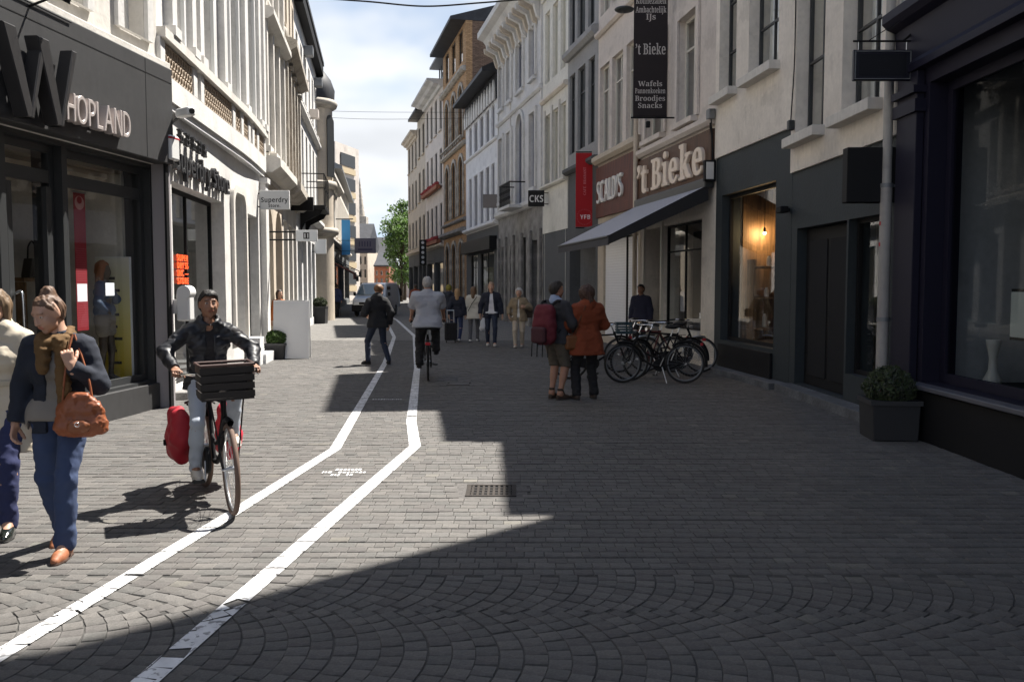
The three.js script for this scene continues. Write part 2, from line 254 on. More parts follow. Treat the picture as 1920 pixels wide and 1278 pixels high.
// ---------------------------------------------------------------- building kit: local x runs along the front (left to right as seen from the street), y up, z out into the street
function frame(A, B) {
  const a = V(A[0], 0, A[1]), b = V(B[0], 0, B[1]), d = b.clone().sub(a), L = d.length(), ux = d.clone().divideScalar(L), n = ux.clone().cross(new THREE.Vector3(0, 1, 0)), o = new THREE.Vector3(0, HC, 0);
  const F = { a, L, turn: Math.atan2(-d.z, d.x), ux, n };
  F.at = (px, py, off = 0) => { const r = ray(px, py), t = (off - o.clone().sub(a).dot(n)) / r.dot(n), p = o.clone().addScaledVector(r, t); return [p.clone().sub(a).dot(ux), p.y]; };
  F.rect = (pl, pr, yt, yb, x = {}) => { const off = x.off || 0, pc = (pl + pr) / 2, ym = typeof yb === 'number' ? yb : 400; return { u0: F.at(pl, ym, off)[0], u1: F.at(pr, ym, off)[0], h1: x.h1 ?? F.at(pc, yt, off)[1], h0: x.h0 ?? F.at(pc, yb, off)[1], ...x }; };
  F.world = (u, y, z = 0) => a.clone().addScaledVector(ux, u).addScaledVector(n, z).setY(y);
  return F;
}
function outline(o, inset = 0) {
  const x0 = o.u0 + inset, x1 = o.u1 - inset, y0 = o.h0 + inset, y1 = o.h1 - inset, w = x1 - x0, s = new THREE.Path();
  if (o.arch) { const r = Math.min(w / 2, o.arch === 1 ? w / 2 : o.arch), yb = y1 - r; s.moveTo(x0, y0); s.lineTo(x1, y0); s.lineTo(x1, yb); if (r >= w / 2 - 1e-6) s.absarc((x0 + x1) / 2, yb, w / 2, 0, Math.PI, false); else { s.absarc(x1 - r, yb, r, 0, Math.PI / 2, false); s.absarc(x0 + r, yb, r, Math.PI / 2, Math.PI, false); } s.lineTo(x0, y0); }
  else { s.moveTo(x0, y0); s.lineTo(x1, y0); s.lineTo(x1, y1); s.lineTo(x0, y1); s.lineTo(x0, y0); }
  return s;
}
const toShape = p => { const s = new THREE.Shape(); s.curves = p.curves; return s; };
function building(s) {
  for (const o of s.open || []) { o.u0 = Math.max(0.2, o.u0); o.u1 = Math.min(s.F.L - 0.2, o.u1); }
  const F = s.F, L = F.L, t = s.t ?? 0.38, D = s.depth ?? 8, H = s.H, g = thing(s.name, s.label, s.category || 'building', [F.a.x, 0, F.a.z], F.turn, s.group);
  g.userData.F = undefined; delete g.userData.F;
  const e = 0.006, sh = poly([[e, s.base ?? -0.04], [L - e, s.base ?? -0.04], [L - e, s.split ?? H], [e, s.split ?? H]]);
  const lowHoles = (s.open || []).filter(o => s.split == null || o.h1 <= s.split + 1e-6), highHoles = s.split == null ? [] : s.open.filter(o => o.h1 > s.split + 1e-6);
  for (const o of lowHoles) sh.holes.push(outline(o));
  mesh('wall', extrude(sh, t, 0, 6).translate(0, 0, -t), s.mat2 && s.split != null ? s.mat2 : s.mat, g);
  if (s.split != null) { const u = poly([[e, s.split + 0.002], [L - e, s.split + 0.002], [L - e, H], [e, H]]); for (const o of highHoles) u.holes.push(outline(o)); mesh('upper_wall', extrude(u, t + (s.proud ?? 0.02), 0, 6).translate(0, 0, -t), s.mat, g); }
  const inner = s.inner || M.room, side = s.side || s.mat;
  for (const x of [e, L - 0.26]) mesh('side_wall', boxB(x, x + 0.25, -0.04, H - 0.01, -D, -t - 0.002), side, g);
  mesh('back_wall', boxB(0.262, L - 0.27, -0.04, H - 0.01, -D, -D + 0.25), side, g);
  (s.floors || [s.split ?? 4]).forEach(y => mesh('floor', boxB(0.262, L - 0.27, y - 0.25, y, -D + 0.252, -t - 0.004), inner, g));
  mesh('ground_floor', boxB(0.262, L - 0.27, -0.03, s.step ?? 0.1, -D + 0.252, -t - 0.004), s.floorMat || M.floorWood, g);
  if (s.roofMat) {
    const o = s.eave ?? 0.5, rh = s.rise ?? 3;
    mesh('roof', moulding([[o, H - 0.02], [o, H + 0.16], [-D / 2, H + rh], [-D, H + 0.16], [-D, H - 0.02]], L - 0.01).translate(0.005, 0.03, 0), s.roofMat, g);
  } else mesh('roof', boxB(e, L - e, H + 0.004, H + 0.2, -D, -0.02), M.zinc, g);
  if (s.cornice) { const c = s.cornice, o = c.out ?? 0.45, h = c.h ?? 0.6, y = c.y ?? H - h; mesh('cornice', moulding([[0.004, y], [0.004, y + h], [o, y + h], [o, y + h * 0.72], [o * 0.72, y + h * 0.6], [o * 0.55, y + h * 0.35], [o * 0.25, y + h * 0.3], [o * 0.18, y]], L - 0.02).translate(0.01, 0, s.split != null ? (s.proud ?? 0.02) : 0), c.mat || s.mat, g); }
  for (const b of s.bands || []) mesh(b.name || 'string_course', moulding([[0.004, b.y], [0.004, b.y + b.h], [b.out * 0.6, b.y + b.h], [b.out, b.y + b.h * 0.8], [b.out, b.y + b.h * 0.35], [b.out * 0.5, b.y]], L - 0.02).translate(0.01, 0, s.split != null && b.y >= s.split ? (s.proud ?? 0.02) : 0), b.mat || s.mat, g);
  for (const o of s.open || []) if (o.win !== 0) windowIn(g, o, s);
  return g;
}
const glassG = {};
function windowIn(g, o, s) {
  const z = -(o.recess ?? s.recess ?? 0.18), fw = o.fw ?? 0.06, cols = o.cols ?? 1, rows = o.rows ?? 1, fm = o.fm || s.fm || M.whiteFrame, d = 0.06;
  const sh = toShape(outline(o, 0.003)); sh.holes.push(outline(o, fw));
  const parts = [extrude(sh, d, 0, 6).translate(0, 0, z - d)], W = o.u1 - o.u0, Hh = o.h1 - o.h0, splits = o.rowAt || Array.from({ length: rows - 1 }, (_, i) => (i + 1) / rows), bw = o.bar ?? fw * 0.7;
  for (let i = 1; i < cols; i++) { const x = o.u0 + W * i / cols; parts.push(boxB(x - bw / 2, x + bw / 2, o.h0 + fw, o.h1 - (o.arch ? fw * 1.2 : fw), z - d + 0.006, z - 0.006)); }
  for (const f of splits) { const y = o.h0 + Hh * f; parts.push(boxB(o.u0 + fw, o.u1 - fw, y - bw / 2, y + bw / 2, z - d + 0.008, z - 0.004)); }
  const w = mesh(o.name || 'window', parts, fm, g);
  if (o.arch || (W / cols < 0.3 && !o.panes)) { const p = toShape(outline(o, fw - 0.01)); mesh('pane', new THREE.ShapeGeometry(p, 6).translate(0, 0, z - d / 2), o.glass || M.glass, w); }
  else { const ys = [0, ...splits, 1]; for (let i = 0; i < cols; i++) for (let j = 0; j < ys.length - 1; j++) mesh('pane', new THREE.PlaneGeometry(W / cols - 0.012, Hh * (ys[j + 1] - ys[j]) - 0.012).rotateY((hash3(i, j, Math.round(o.u0 * 50)) - 0.5) * 0.006).translate(o.u0 + W * (i + 0.5) / cols, o.h0 + Hh * (ys[j] + ys[j + 1]) / 2, z - d / 2), o.glass || M.glass, w); }
  if (o.sill ?? (s.sill && !(s.split != null && o.h0 < s.split - 0.1))) { const so = (o.sillOut ?? s.sillOut ?? 0.1), sp = s.split != null && o.h0 > s.split - 0.1 ? (s.proud ?? 0.02) : 0; mesh('sill', rbox(W + 0.16, o.sillH ?? s.sillH ?? 0.1, so + 0.06 - z * 0.6, 0.012, (o.u0 + o.u1) / 2, o.h0 - (o.sillH ?? s.sillH ?? 0.1) / 2 - 0.002, (so + 0.06 + z * 0.6) / 2 - 0.03 + sp, 1), o.sillMat || s.sillMat || s.mat, w); }
  const c = o.curtain ?? s.curtain;
  if (c) { const f = hash3(Math.round(o.u0 * 97), Math.round(o.h0 * 31), 4), top = c === 'blind' ? o.h0 + Hh * (0.0 + 0.25 * f) : o.h0 + 0.04; const n = 14, pts = []; for (let i = 0; i <= n; i++) pts.push([o.u0 + W * (0.04 + 0.92 * i / n), c === 'blind' ? 0 : 0.03 * Math.sin(i * 2.1 + f * 9)]);
    const back = pts.slice().reverse().map(([x, q]) => [x, q - 0.006]); mesh(c === 'blind' ? 'blind' : 'curtain', planShape([...pts, ...back].map(([x, q]) => [x, q + z - 0.2]), top, o.h1 - 0.02), c === 'blind' ? (s.blindMat || M.curtain) : M.curtain, w); }
  return w;
}
function surround(g, o, w, out, m, name = 'window_surround', zz = 0) { // moulded architrave round an opening
  const a = toShape(outline({ ...o, u0: o.u0 - w, u1: o.u1 + w, h1: o.h1 + w, arch: o.arch })); a.holes.push(outline({ ...o, u0: o.u0 + 0.001, u1: o.u1 - 0.001, h0: o.h0 + 0.001, h1: o.h1 - 0.001 })); return mesh(name, extrude(a, out, 0, 6).translate(0, 0, 0.003 + zz), m, g);
}
const pilaster = (g, u, w, h0, h1, out, m, name = 'pilaster') => { mesh(name, [rbox(w, h1 - h0, out, 0.012, u, (h0 + h1) / 2, out / 2 + 0.003, 1), box(w + 0.08, 0.14, out + 0.05, u, h0 + 0.07, (out + 0.05) / 2 + 0.003), box(w + 0.08, 0.12, out + 0.05, u, h1 - 0.06, (out + 0.05) / 2 + 0.003)], m, g); };
function printed(w, h, draw, px = 256) { return mat([1, 1, 1], 0.75, { map: canvasTex(px, Math.max(16, Math.round(px * h / w)), draw) }); }
// the two street fronts, as bends in plan: [x, distance]
const RW = { r1a: [4.7, -7], r1b: [4.62, 10.6], r2a: [4.52, 14.3], r2b: [4.12, 17.9], r3: [3.33, 22.9], r4: [2.62, 26.96], r5: [1.93, 30.5], r6: [1.2, 34.1], r7: [-0.65, 42.8], r8: [-2.67, 51.9], r9: [-4.66, 60.5], r10: [-6.74, 69.5], r11: [-7.9, 74.5], r12: [-9.56, 81.7] };
const LW = { l1a: [-6.45, -1], l1b: [-4.98, 12.45], l2b: [-5.95, 21.2], l3a: [-6.55, 25.3], l3b: [-7.55, 31], l4: [-9.2, 42], l6: [-11.8, 59], l7: [-15.5, 84] };
// ---------------------------------------------------------------- right side of the street
const eyesH = 1.72;
function shelfGoods(g, x0, x1, y, z, n, seed) { const r = rng(seed); for (let i = 0; i < n; i++) { const x = lerp(x0, x1, (i + 0.5) / n), h = 0.1 + r() * 0.16, c = [[0.5, 0.46, 0.4], [0.35, 0.1, 0.05], [0.1, 0.1, 0.1], [0.55, 0.5, 0.45]][Math.floor(r() * 4)]; const o = mesh('displayed_jar', [cyl(0.045, 0.05, h, 12).translate(x, y + h / 2 + 0.003, z), cyl(0.025, 0.035, 0.05, 10).translate(x, y + h + 0.026, z)], mat(c, 0.4), g); } }
// R1, navy shop front
{
  const F = frame(RW.r1b, RW.r1a), L = F.L;
  const sillH = 0.62, topH = 3.95;
  const bays = []; let u = 0.72; for (let i = 0; i < 7; i++) { bays.push({ u0: u, u1: u + 2.1, h0: sillH, h1: topH, fm: M.navy, fw: 0.11, recess: 0.2, cols: 1, panes: 1, glass: M.darkGlass }); u += 2.34; }
  const ups = []; for (let f = 0; f < 3; f++) for (let i = 0; i < 7; i++) ups.push({ u0: 0.9 + i * 2.35, u1: 2.1 + i * 2.35, h0: 5.6 + f * 3.3, h1: 7.7 + f * 3.3, cols: 2, rows: 2, fm: M.whiteFrame });
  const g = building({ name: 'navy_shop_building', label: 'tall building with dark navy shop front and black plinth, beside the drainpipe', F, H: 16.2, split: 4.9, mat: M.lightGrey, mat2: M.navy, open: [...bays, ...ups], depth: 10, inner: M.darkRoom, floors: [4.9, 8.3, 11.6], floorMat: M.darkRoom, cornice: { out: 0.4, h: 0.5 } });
  mesh('plinth', rbox(L - 0.7, sillH - 0.06, 0.1, 0.008, L / 2 + 0.3, (sillH - 0.06) / 2 - 0.01, 0.055), M.black, g);
  mesh('sill', rbox(L - 0.68, 0.055, 0.22, 0.012, L / 2 + 0.31, sillH - 0.03, 0.05), mat([0.1, 0.1, 0.115], 0.4), g);
  mesh('fascia_moulding', moulding([[0.004, 4.12], [0.004, 4.86], [0.26, 4.86], [0.26, 4.76], [0.2, 4.7], [0.1, 4.66], [0.08, 4.26], [0.12, 4.2], [0.12, 4.12]], L - 0.04).translate(0.02, 0, 0), M.navy, g);
  for (const x of [0.36, 0.66 + 2.3, 0.66 + 4.64]) mesh('pilaster', [rbox(x < 1 ? 0.5 : 0.12, 4.1, 0.09, 0.01, x, 2.06, 0.05), box(x < 1 ? 0.58 : 0.18, 0.14, 0.13, x, 3.72, 0.066), box(x < 1 ? 0.58 : 0.18, 0.08, 0.15, x, 3.9, 0.076)], M.navy, g);
  // things shown inside the window
  const t = thing('display_panel', 'pale tall display panel standing inside the navy shop window', 'display', F.world(1.25, 0.1, -0.95).toArray(), F.turn);
  mesh('panel', rbox(0.34, 1.9, 0.03, 0.006, 0, 1.75, 0), mat([0.5, 0.5, 0.47], 0.7), t); mesh('stand', [box(0.4, 0.06, 0.3, 0, 0.031, 0), box(0.04, 0.8, 0.04, 0, 0.45, 0)], M.steel, t);
  const v = thing('white_vase', 'slender white vase on the low shelf of the navy shop window', 'vase', F.world(1.05, 0.62, -0.62).toArray(), F.turn);
  mesh('body', new THREE.LatheGeometry([[0.001, 0], [0.08, 0], [0.1, 0.06], [0.05, 0.16], [0.04, 0.3], [0.07, 0.44], [0.08, 0.5], [0.06, 0.5], [0.03, 0.3]].map(p => new THREE.Vector2(...p)), 20), mat([0.55, 0.55, 0.52], 0.4), v);
  mesh('added_dark_backdrop', boxB(0.3, 8, 0.12, 4.4, -1.52, -1.45), M.navy, g); mesh('low_shelf', boxB(0.74, 5, 0.4, 0.618, -1.2, -0.44), M.black, g);  // added navy partition, there only to darken what shows through the glass
  const n = thing('paper_notice', 'white paper notice hung behind the navy shop glass', 'notice', F.world(F.at(1911, 590, -0.26)[0], F.at(1911, 590, -0.26)[1], -0.26).toArray(), F.turn);
  mesh('sheet', rbox(0.26, 0.44, 0.012, 0.003), mat([0.5, 0.54, 0.5], 0.7), n); mesh('holder', box(0.3, 0.5, 0.01, 0, 0, -0.012), M.black, n);
}
// R2a, green front with door and black square sign
const F2a = frame(RW.r2a, RW.r1b), F2b = frame(RW.r2b, RW.r2a);
{
  const F = F2a, s1 = F.at(1482, 325)[1], s2 = F.at(1660, 265)[1], split = (s1 + s2) / 2;
  const dr = F.rect(1489, 1581, 430, 735, { h0: 0.14, win: 0 }), wn = F.rect(1584, 1650, 420, 690, { h0: 0.5, fm: M.black, fw: 0.06, recess: 0.12 });
  dr.h1 = wn.h1 = 2.6; wn.u0 = dr.u1 + 0.06;
  const w1 = F.rect(1495, 1549, 0, 250, { h1: 8.1 }), w2 = F.rect(1584, 1657, 0, 198, { h1: 8.1 });
  w1.h0 = w2.h0 = (w1.h0 + w2.h0) / 2;
  for (const w of [w1, w2]) Object.assign(w, { rowAt: [0.28, 0.62], cols: 2, fm: M.darkFrame, recess: 0.15, fw: 0.05, curtain: 1 });
  const g = building({ name: 'green_door_building', label: 'cream walled house over a slate green ground floor with black door', F, H: 9.9, split, mat: M.cream, mat2: M.green, proud: 0.045, open: [dr, wn, w1, w2], inner: M.room, floors: [split], sill: true, sillOut: 0.16, sillH: 0.15, sillMat: M.ivory, cornice: { out: 0.35, h: 0.45 }, step: 0.13 });
  const d = mesh('door', [boxB(dr.u0 + 0.02, dr.u1 - 0.02, dr.h0 + 0.01, dr.h1 - 0.02, -0.22, -0.15)], M.black, g);
  for (const [a, b] of [[0.1, 0.47], [0.53, 0.9]]) mesh('door_panel', rbox((dr.u1 - dr.u0) * (b - a), 2.1, 0.02, 0.008, lerp(dr.u0, dr.u1, (a + b) / 2), 1.35, -0.142), M.matteBlack, d);
  mesh('door_handle', [rod([dr.u1 - 0.16, 1.0, -0.09], [dr.u1 - 0.16, 1.5, -0.09], 0.012), box(0.02, 0.02, 0.05, dr.u1 - 0.16, 1.1, -0.115), box(0.02, 0.02, 0.05, dr.u1 - 0.16, 1.4, -0.115)], M.darkFrame, d);
  mesh('door_step', rbox(wn.u1 - dr.u0 + 0.3, 0.14, 0.5, 0.012, (dr.u0 + wn.u1) / 2, 0.06, 0.02), M.blueStone, g);
  const c = thing('side_table', 'small dark table with a folded cloth behind the green front window', 'table', F.world((wn.u0 + wn.u1) / 2, 0.13, -1.1).toArray(), F.turn);
  mesh('table_top', rbox(1, 0.04, 0.6, 0.01, 0, 0.74, 0), M.matteBlack, c); for (const [x, z] of [[-0.44, -0.24], [0.44, -0.24], [-0.44, 0.24], [0.44, 0.24]]) mesh('leg', box(0.04, 0.72, 0.04, x, 0.36, z), M.matteBlack, c);
  const cl = thing('folded_cloth', 'crumpled pale cloth lying on the table behind the green front window', 'cloth', F.world((wn.u0 + wn.u1) / 2 + 0.1, 0.905, -1.0).toArray(), F.turn + 0.3);
  const pg = new THREE.IcosahedronGeometry(0.22, 4); { const p = pg.attributes.position; for (let i = 0; i < p.count; i++) { const x = p.getX(i), y = p.getY(i), z = p.getZ(i), k = 1 + 0.35 * vnoise(x * 9, y * 9, z * 9); p.setXYZ(i, x * k * 1.4, Math.max(-0.04, y * k * 0.45), z * k); } pg.computeVertexNormals(); } mesh('cloth', pg.translate(0, 0.045, 0), mat([0.5, 0.48, 0.44], 0.9), cl);
}
// R2b, green front with wide shop window
{
  const F = F2b, split = (F.at(1330, 300)[1] + F.at(1478, 248)[1]) / 2;
  const w = { u0: F.at(1351, 600)[0], u1: F.at(1451, 600)[0], h0: 0.62, h1: (F.at(1352, 365)[1] + F.at(1450, 342)[1]) / 2, fm: M.black, fw: 0.07, recess: 0.15 };
  const w1 = F.rect(1350, 1384, 0, 172, { h1: 8.2 }), w2 = F.rect(1408, 1464, 0, 132, { h1: 8.2 });
  w1.h0 = w2.h0 = (w1.h0 + w2.h0) / 2;
  for (const q of [w1, w2]) Object.assign(q, { rowAt: [0.3, 0.64], cols: 2, fm: M.darkFrame, recess: 0.15, fw: 0.05, curtain: 1 });
  const g = building({ name: 'green_window_building', label: 'cream walled house over a slate green ground floor with wide shop window', F, H: 11.3, split, mat: M.cream, mat2: M.green, proud: 0.045, open: [w, w1, w2], inner: M.room, floors: [split], sill: true, sillOut: 0.16, sillH: 0.15, sillMat: M.ivory, cornice: { out: 0.35, h: 0.45 } });
  mesh('window_apron', rbox(w.u1 - w.u0 - 0.02, w.h0 - 0.06, 0.05, 0.008, (w.u0 + w.u1) / 2, w.h0 / 2 - 0.04, 0.03), M.black, g);
  mesh('display_board', rbox(w.u1 - w.u0 - 0.05, 0.06, 0.9, 0.01, (w.u0 + w.u1) / 2, w.h0 - 0.02, -0.86), M.wood, g);
  mesh('base_step', rbox(F.L - 0.2, 0.12, 0.34, 0.012, F.L / 2, 0.045, 0.13), M.blueStone, g);
  mesh('display_back', boxB(w.u0 - 0.15, w.u0 - 0.02, 0.1, 3.6, -3.4, -0.45), M.wood, g); mesh('display_back', boxB(w.u0, w.u1 + 0.6, 0.1, 3.6, -3.6, -3.45), M.wood, g);
  // shelf, ladder, bulbs
  const sh = thing('shop_shelf', 'wooden wall shelf with jars inside the green shop window', 'shelf', F.world(w.u0 + 0.28, 0.105, -1.45).toArray(), F.turn + Math.PI / 2);
  for (const y of [0.75, 1.35, 1.95]) mesh('board', rbox(1.9, 0.05, 0.4, 0.008, 0, y, 0), M.wood, sh); for (const x of [-0.93, 0.93]) mesh('upright', box(0.05, 2.1, 0.36, x, 1.05, 0), M.wood, sh);
  shelfGoods(sh, -0.8, 0.8, 0.775, 0.05, 6, 3); shelfGoods(sh, -0.8, 0.8, 1.375, 0.05, 5, 9); shelfGoods(sh, -0.8, 0.8, 1.975, 0.05, 4, 12);
  const ld = thing('step_ladder', 'pale wooden step ladder leaning inside the green shop window', 'ladder', F.world(w.u0 + 0.85, 0.105, -1.25).toArray(), F.turn + 1.2);
  for (const x of [-0.2, 0.2]) mesh('rail', rod([x * 1.15, 0, 0.35], [x * 0.85, 2.0, -0.1], 0.025), mat([0.45, 0.36, 0.25], 0.6), ld); for (let i = 0; i < 6; i++) mesh('rung', rbox(0.4, 0.03, 0.08, 0.006, 0, 0.28 + i * 0.3, 0.29 - i * 0.067), mat([0.45, 0.36, 0.25], 0.6), ld);
  const bulbMat = mat([1, 0.8, 0.5], 0.4, { emissive: lin(1, 0.62, 0.25), emissiveIntensity: 5 });
  for (const [px, py, z] of [[1414, 437, -0.8], [1434, 437, -0.8]]) {
    const [u, h] = F.at(px, py, z), p = F.world(u, h, z), b = thing('pendant_bulb', 'glowing warm bulb on a cord inside the green shop window', 'lamp', p.toArray(), 0, 'bulbs in the green shop window');
    mesh('bulb', new THREE.SphereGeometry(0.035, 16, 12), bulbMat, b); mesh('socket', cyl(0.02, 0.03, 0.08, 12).translate(0, 0.065, 0), M.black, b); mesh('cord', rod([0, 0.1, 0], [0, split - 0.27 - h, 0], 0.006), M.black, b);
    const l = new THREE.PointLight(new THREE.Color().setRGB(1, 0.66, 0.32), 1.1, 0, 2); l.position.copy(p); l.castShadow = true; scene.add(l);
  }
}
// R3, waffle shop under the grey awning
const F3 = frame(RW.r3, RW.r2b);
{
  const F = F3, L = F.L, split = 4.92;
  const sh0 = 0.12, w = { u0: F.at(1244, 600)[0], u1: F.at(1314, 600)[0], h0: 0.72, h1: 3.1, fm: M.black, fw: 0.05, recess: 0.08, cols: 2, rowAt: [0.74], panes: 1 }, dr = { u0: F.at(1210, 600)[0], u1: F.at(1241, 600)[0], h0: sh0, h1: 3.1, win: 0 };
  const w1 = F.rect(1214, 1248, 0, 268, { h1: 8.2 }), w2 = F.rect(1274, 1308, 28, 238, {}); w1.h0 = w2.h0 = Math.max(5.3, w2.h0); w1.h1 = w2.h1;
  const ups = []; for (let f = 1; f < 3; f++) for (const q of [w1, w2]) ups.push({ u0: q.u0, u1: q.u1, h0: q.h0 + f * 3.2, h1: Math.min(q.h1, q.h0 + 2.2) + f * 3.2, cols: 2, fm: M.creamFrame });
  for (const q of [w1, w2]) Object.assign(q, { cols: 2, fm: M.creamFrame, recess: 0.12, fw: 0.07, rowAt: [0.7] });
  const g = building({ name: 'waffle_shop_building', label: 'pinkish stone house with brown fascia of cream lettering above a grey awning', F, H: 14.5, split, mat: M.pinkStone, mat2: M.cream, open: [w, dr, w1, w2, ...ups], inner: M.darkRoom, floors: [split, 8.4, 11.6], sill: true, sillOut: 0.14, sillH: 0.12, cornice: { out: 0.4, h: 0.5 }, bands: [{ y: 4.94, h: 0.2, out: 0.16 }] });
  for (const q of [w1, w2]) surround(g, q, 0.16, 0.05, M.pinkStone, 'window_surround', 0.025);
  const fas = mesh('fascia', rbox(L - 0.12, 1.06, 0.1, 0.01, L / 2, 4.33, 0.055), mat([0.17, 0.085, 0.05], 0.6, { map: T.wood }), g);
  letters(fas, '\u2019t Bieke', 'serif', 0.2, L - 0.35, 4.0, 0.72, 0.1, 0.07, mat([0.74, 0.62, 0.5], 0.5), 0.012);
  mesh('door_leaf', boxB(dr.u0 + 0.02, dr.u1 - 0.02, 0.13, 3.05, -1.3, -1.25), M.darkFrame, g); mesh('door_jamb', [boxB(dr.u0 - 0.12, dr.u0 - 0.002, 0.1, 3.2, 0.004, 0.06), boxB(dr.u1 + 0.002, dr.u1 + 0.1, 0.1, 3.2, 0.004, 0.06)], M.creamFrame, g);
  mesh('counter_front', rbox(w.u1 - w.u0 - 0.04, 0.6, 0.05, 0.01, (w.u0 + w.u1) / 2, 0.42, 0.03), M.ivory, g);
  const n = thing('white_notice', 'white paper notice taped to the dark window beneath the awning', 'notice', F.world(F.at(1278, 565, -0.1)[0], F.at(1278, 565, -0.1)[1], -0.13).toArray(), F.turn);
  mesh('sheet', rbox(0.3, 0.46, 0.006, 0.002), mat([0.42, 0.42, 0.48], 0.8), n);
  const pn = thing('house_number_plate', 'small black plate with white sign at the edge of the brown fascia', 'sign', F.world(L - 0.02, 4.0, 0.14).toArray(), F.turn); mesh('case', rbox(0.1, 0.42, 0.24, 0.01), M.black, pn); mesh('face', rbox(0.01, 0.34, 0.16, 0.003, 0.055, 0, 0.01), M.paleText, pn);
  // awning
  const aw = thing('grey_awning', 'long pale grey fabric awning sloping out over the parked bicycles', 'awning', F.a.clone().setY(0).toArray(), F.turn), cloth = mat([0.55, 0.55, 0.6], 0.9, { map: T.cloth, side: THREE.DoubleSide });
  const out = 2.2, yt = 3.72, yl = 2.68, x0 = 0.15, x1 = L - 0.12;
  mesh('canopy', moulding([[0.12, yt], [0.12, yt + 0.018], [out, yl + 0.018], [out, yl]], x1 - x0).translate(x0, 0, 0), cloth, aw);
  mesh('valance', boxB(x0, x1, yl - 0.17, yl - 0.002, out - 0.02, out + 0.006), mat([0.05, 0.05, 0.058], 0.9), aw); mesh('front_bar', rod([x0, yl, out], [x1, yl, out], 0.028), M.darkFrame, aw);
  for (const x of [x0 - 0.02, x1 + 0.02]) { mesh('side_valance', extrude(poly([[0.12, yt + 0.02], [out, yl + 0.02], [out, yl - 0.16], [0.12, yt - 0.3]]), 0.012).rotateY(-Math.PI / 2).translate(x, 0, 0), mat([0.02, 0.02, 0.022], 0.9), aw); }
  mesh('cassette', rbox(x1 - x0 + 0.1, 0.2, 0.2, 0.03, (x0 + x1) / 2, yt + 0.05, 0.12), M.darkFrame, aw);
}
// R4, brick-red fascia with white roller shutter
const F4 = frame(RW.r4, RW.r3);
{
  const F = F4, L = F.L, split = (F.at(1125, 312)[1] + F.at(1195, 275)[1]) / 2;
  const sh = { u0: F.at(1131, 560)[0], u1: F.at(1196, 560)[0], h0: 0.2, h1: 3.05, win: 0 };
  const ws = [[1124, 1143, 128, 296], [1148, 1168, 100, 281], [1175, 1199, 70, 262]].map(a => F.rect(...a)); const h0 = split + 0.35, h1 = ws.reduce((s, q) => s + q.h1, 0) / 3;
  for (const q of ws) Object.assign(q, { h0, h1, cols: 2, rowAt: [0.72], fm: M.creamFrame, recess: 0.09 });
  const ups = ws.map(q => ({ ...q, h0: h1 + 1.5, h1: h1 + 3.8 }));
  const g = building({ name: 'shuttered_shop_building', label: 'cream house with brick red shop fascia and lowered white shutter', F, H: 13.3, split, mat: M.pinkStone, mat2: M.beige, open: [sh, ...ws, ...ups], inner: M.darkRoom, floors: [split, 8.5], cornice: { out: 0.4, h: 0.5 }, bands: [{ y: split + 0.02, h: 0.26, out: 0.2, mat: M.beige }, { y: h1 + 0.9, h: 0.16, out: 0.14 }] });
  const fas = mesh('fascia', rbox(L - 0.1, 1.5, 0.08, 0.01, L / 2, split - 0.82, 0.045), mat([0.2, 0.045, 0.025], 0.6, { map: T.wood }), g);
  letters(fas, 'SCALD\u2019S', 'sans', 0.35, L - 1.25, split - 1.15, 0.62, 0.085, 0.06, mat([0.72, 0.7, 0.66], 0.5), 0.008);
  mesh('folded_awning', [rbox(L - 0.3, 0.3, 0.42, 0.06, L / 2, 3.28, 0.3)], mat([0.03, 0.032, 0.036], 0.7), g);
  const slat = mat([0.84, 0.84, 0.86], 0.5), n = 36, sw = sh.u1 - sh.u0, um = sh.u0 + sw * 0.68;
  for (const [a, b] of [[sh.u0 + 0.02, um - 0.03], [um + 0.03, sh.u1 - 0.02]]) { const sg = rbox(b - a, 0.076, 0.02, 0.008, 0, 0, 0, 1); for (let i = 0; i < n; i++) mesh('shutter_slat', sg, slat, g, true).position.set((a + b) / 2, 0.24 + i * 0.078, -0.07); }
  mesh('shutter_rail', boxB(um - 0.028, um + 0.028, 0.2, 3.05, -0.12, -0.02), M.black, g);
  mesh('shutter_backing', boxB(sh.u0 + 0.005, sh.u1 - 0.005, 0.2, 3.04, -0.2, -0.15), M.darkRoom, g);
}
// R5, grey house with red banner
const F5 = frame(RW.r5, RW.r4);
{
  const F = F5, split = (F.at(1068, 335)[1] + F.at(1117, 300)[1]) / 2;
  const cols = [[1067, 1079], [1084, 1098], [1104, 1116]], y1 = [[148, 293], [125, 279], [100, 263]], y2 = [[-40, 88], [-60, 64], [-90, 42]];
  const a = cols.map((c, i) => F.rect(...c, ...y1[i])), b = cols.map((c, i) => F.rect(...c, ...y2[i])), av = (l, k) => l.reduce((s, q) => s + q[k], 0) / l.length, ah0 = av(a, 'h0'), ah1 = av(a, 'h1'), bh0 = av(b, 'h0');
  for (const q of a) Object.assign(q, { h0: ah0, h1: ah1, fm: M.darkFrame, recess: 0.07, cols: 2, rowAt: [0.7] }); for (const q of b) Object.assign(q, { h0: bh0, h1: bh0 + 2.3, fm: M.darkFrame, recess: 0.07, cols: 2, rowAt: [0.7] });
  const dr = { u0: 0.25, u1: F.L - 0.25, h0: 0.12, h1: 3.2, win: 0 };
  building({ name: 'grey_banner_building', label: 'mid grey house with dark windows behind the red banner', F, H: 13, split, mat: M.grey, mat2: M.darkGrey, open: [dr, ...a, ...b], inner: M.darkRoom, floors: [split, 7.9], floorMat: M.darkRoom, cornice: { out: 0.4, h: 0.5 }, bands: [{ y: split + 0.01, h: 0.22, out: 0.2, mat: M.darkGrey }, { y: bh0 - 0.5, h: 0.3, out: 0.22 }] });
}
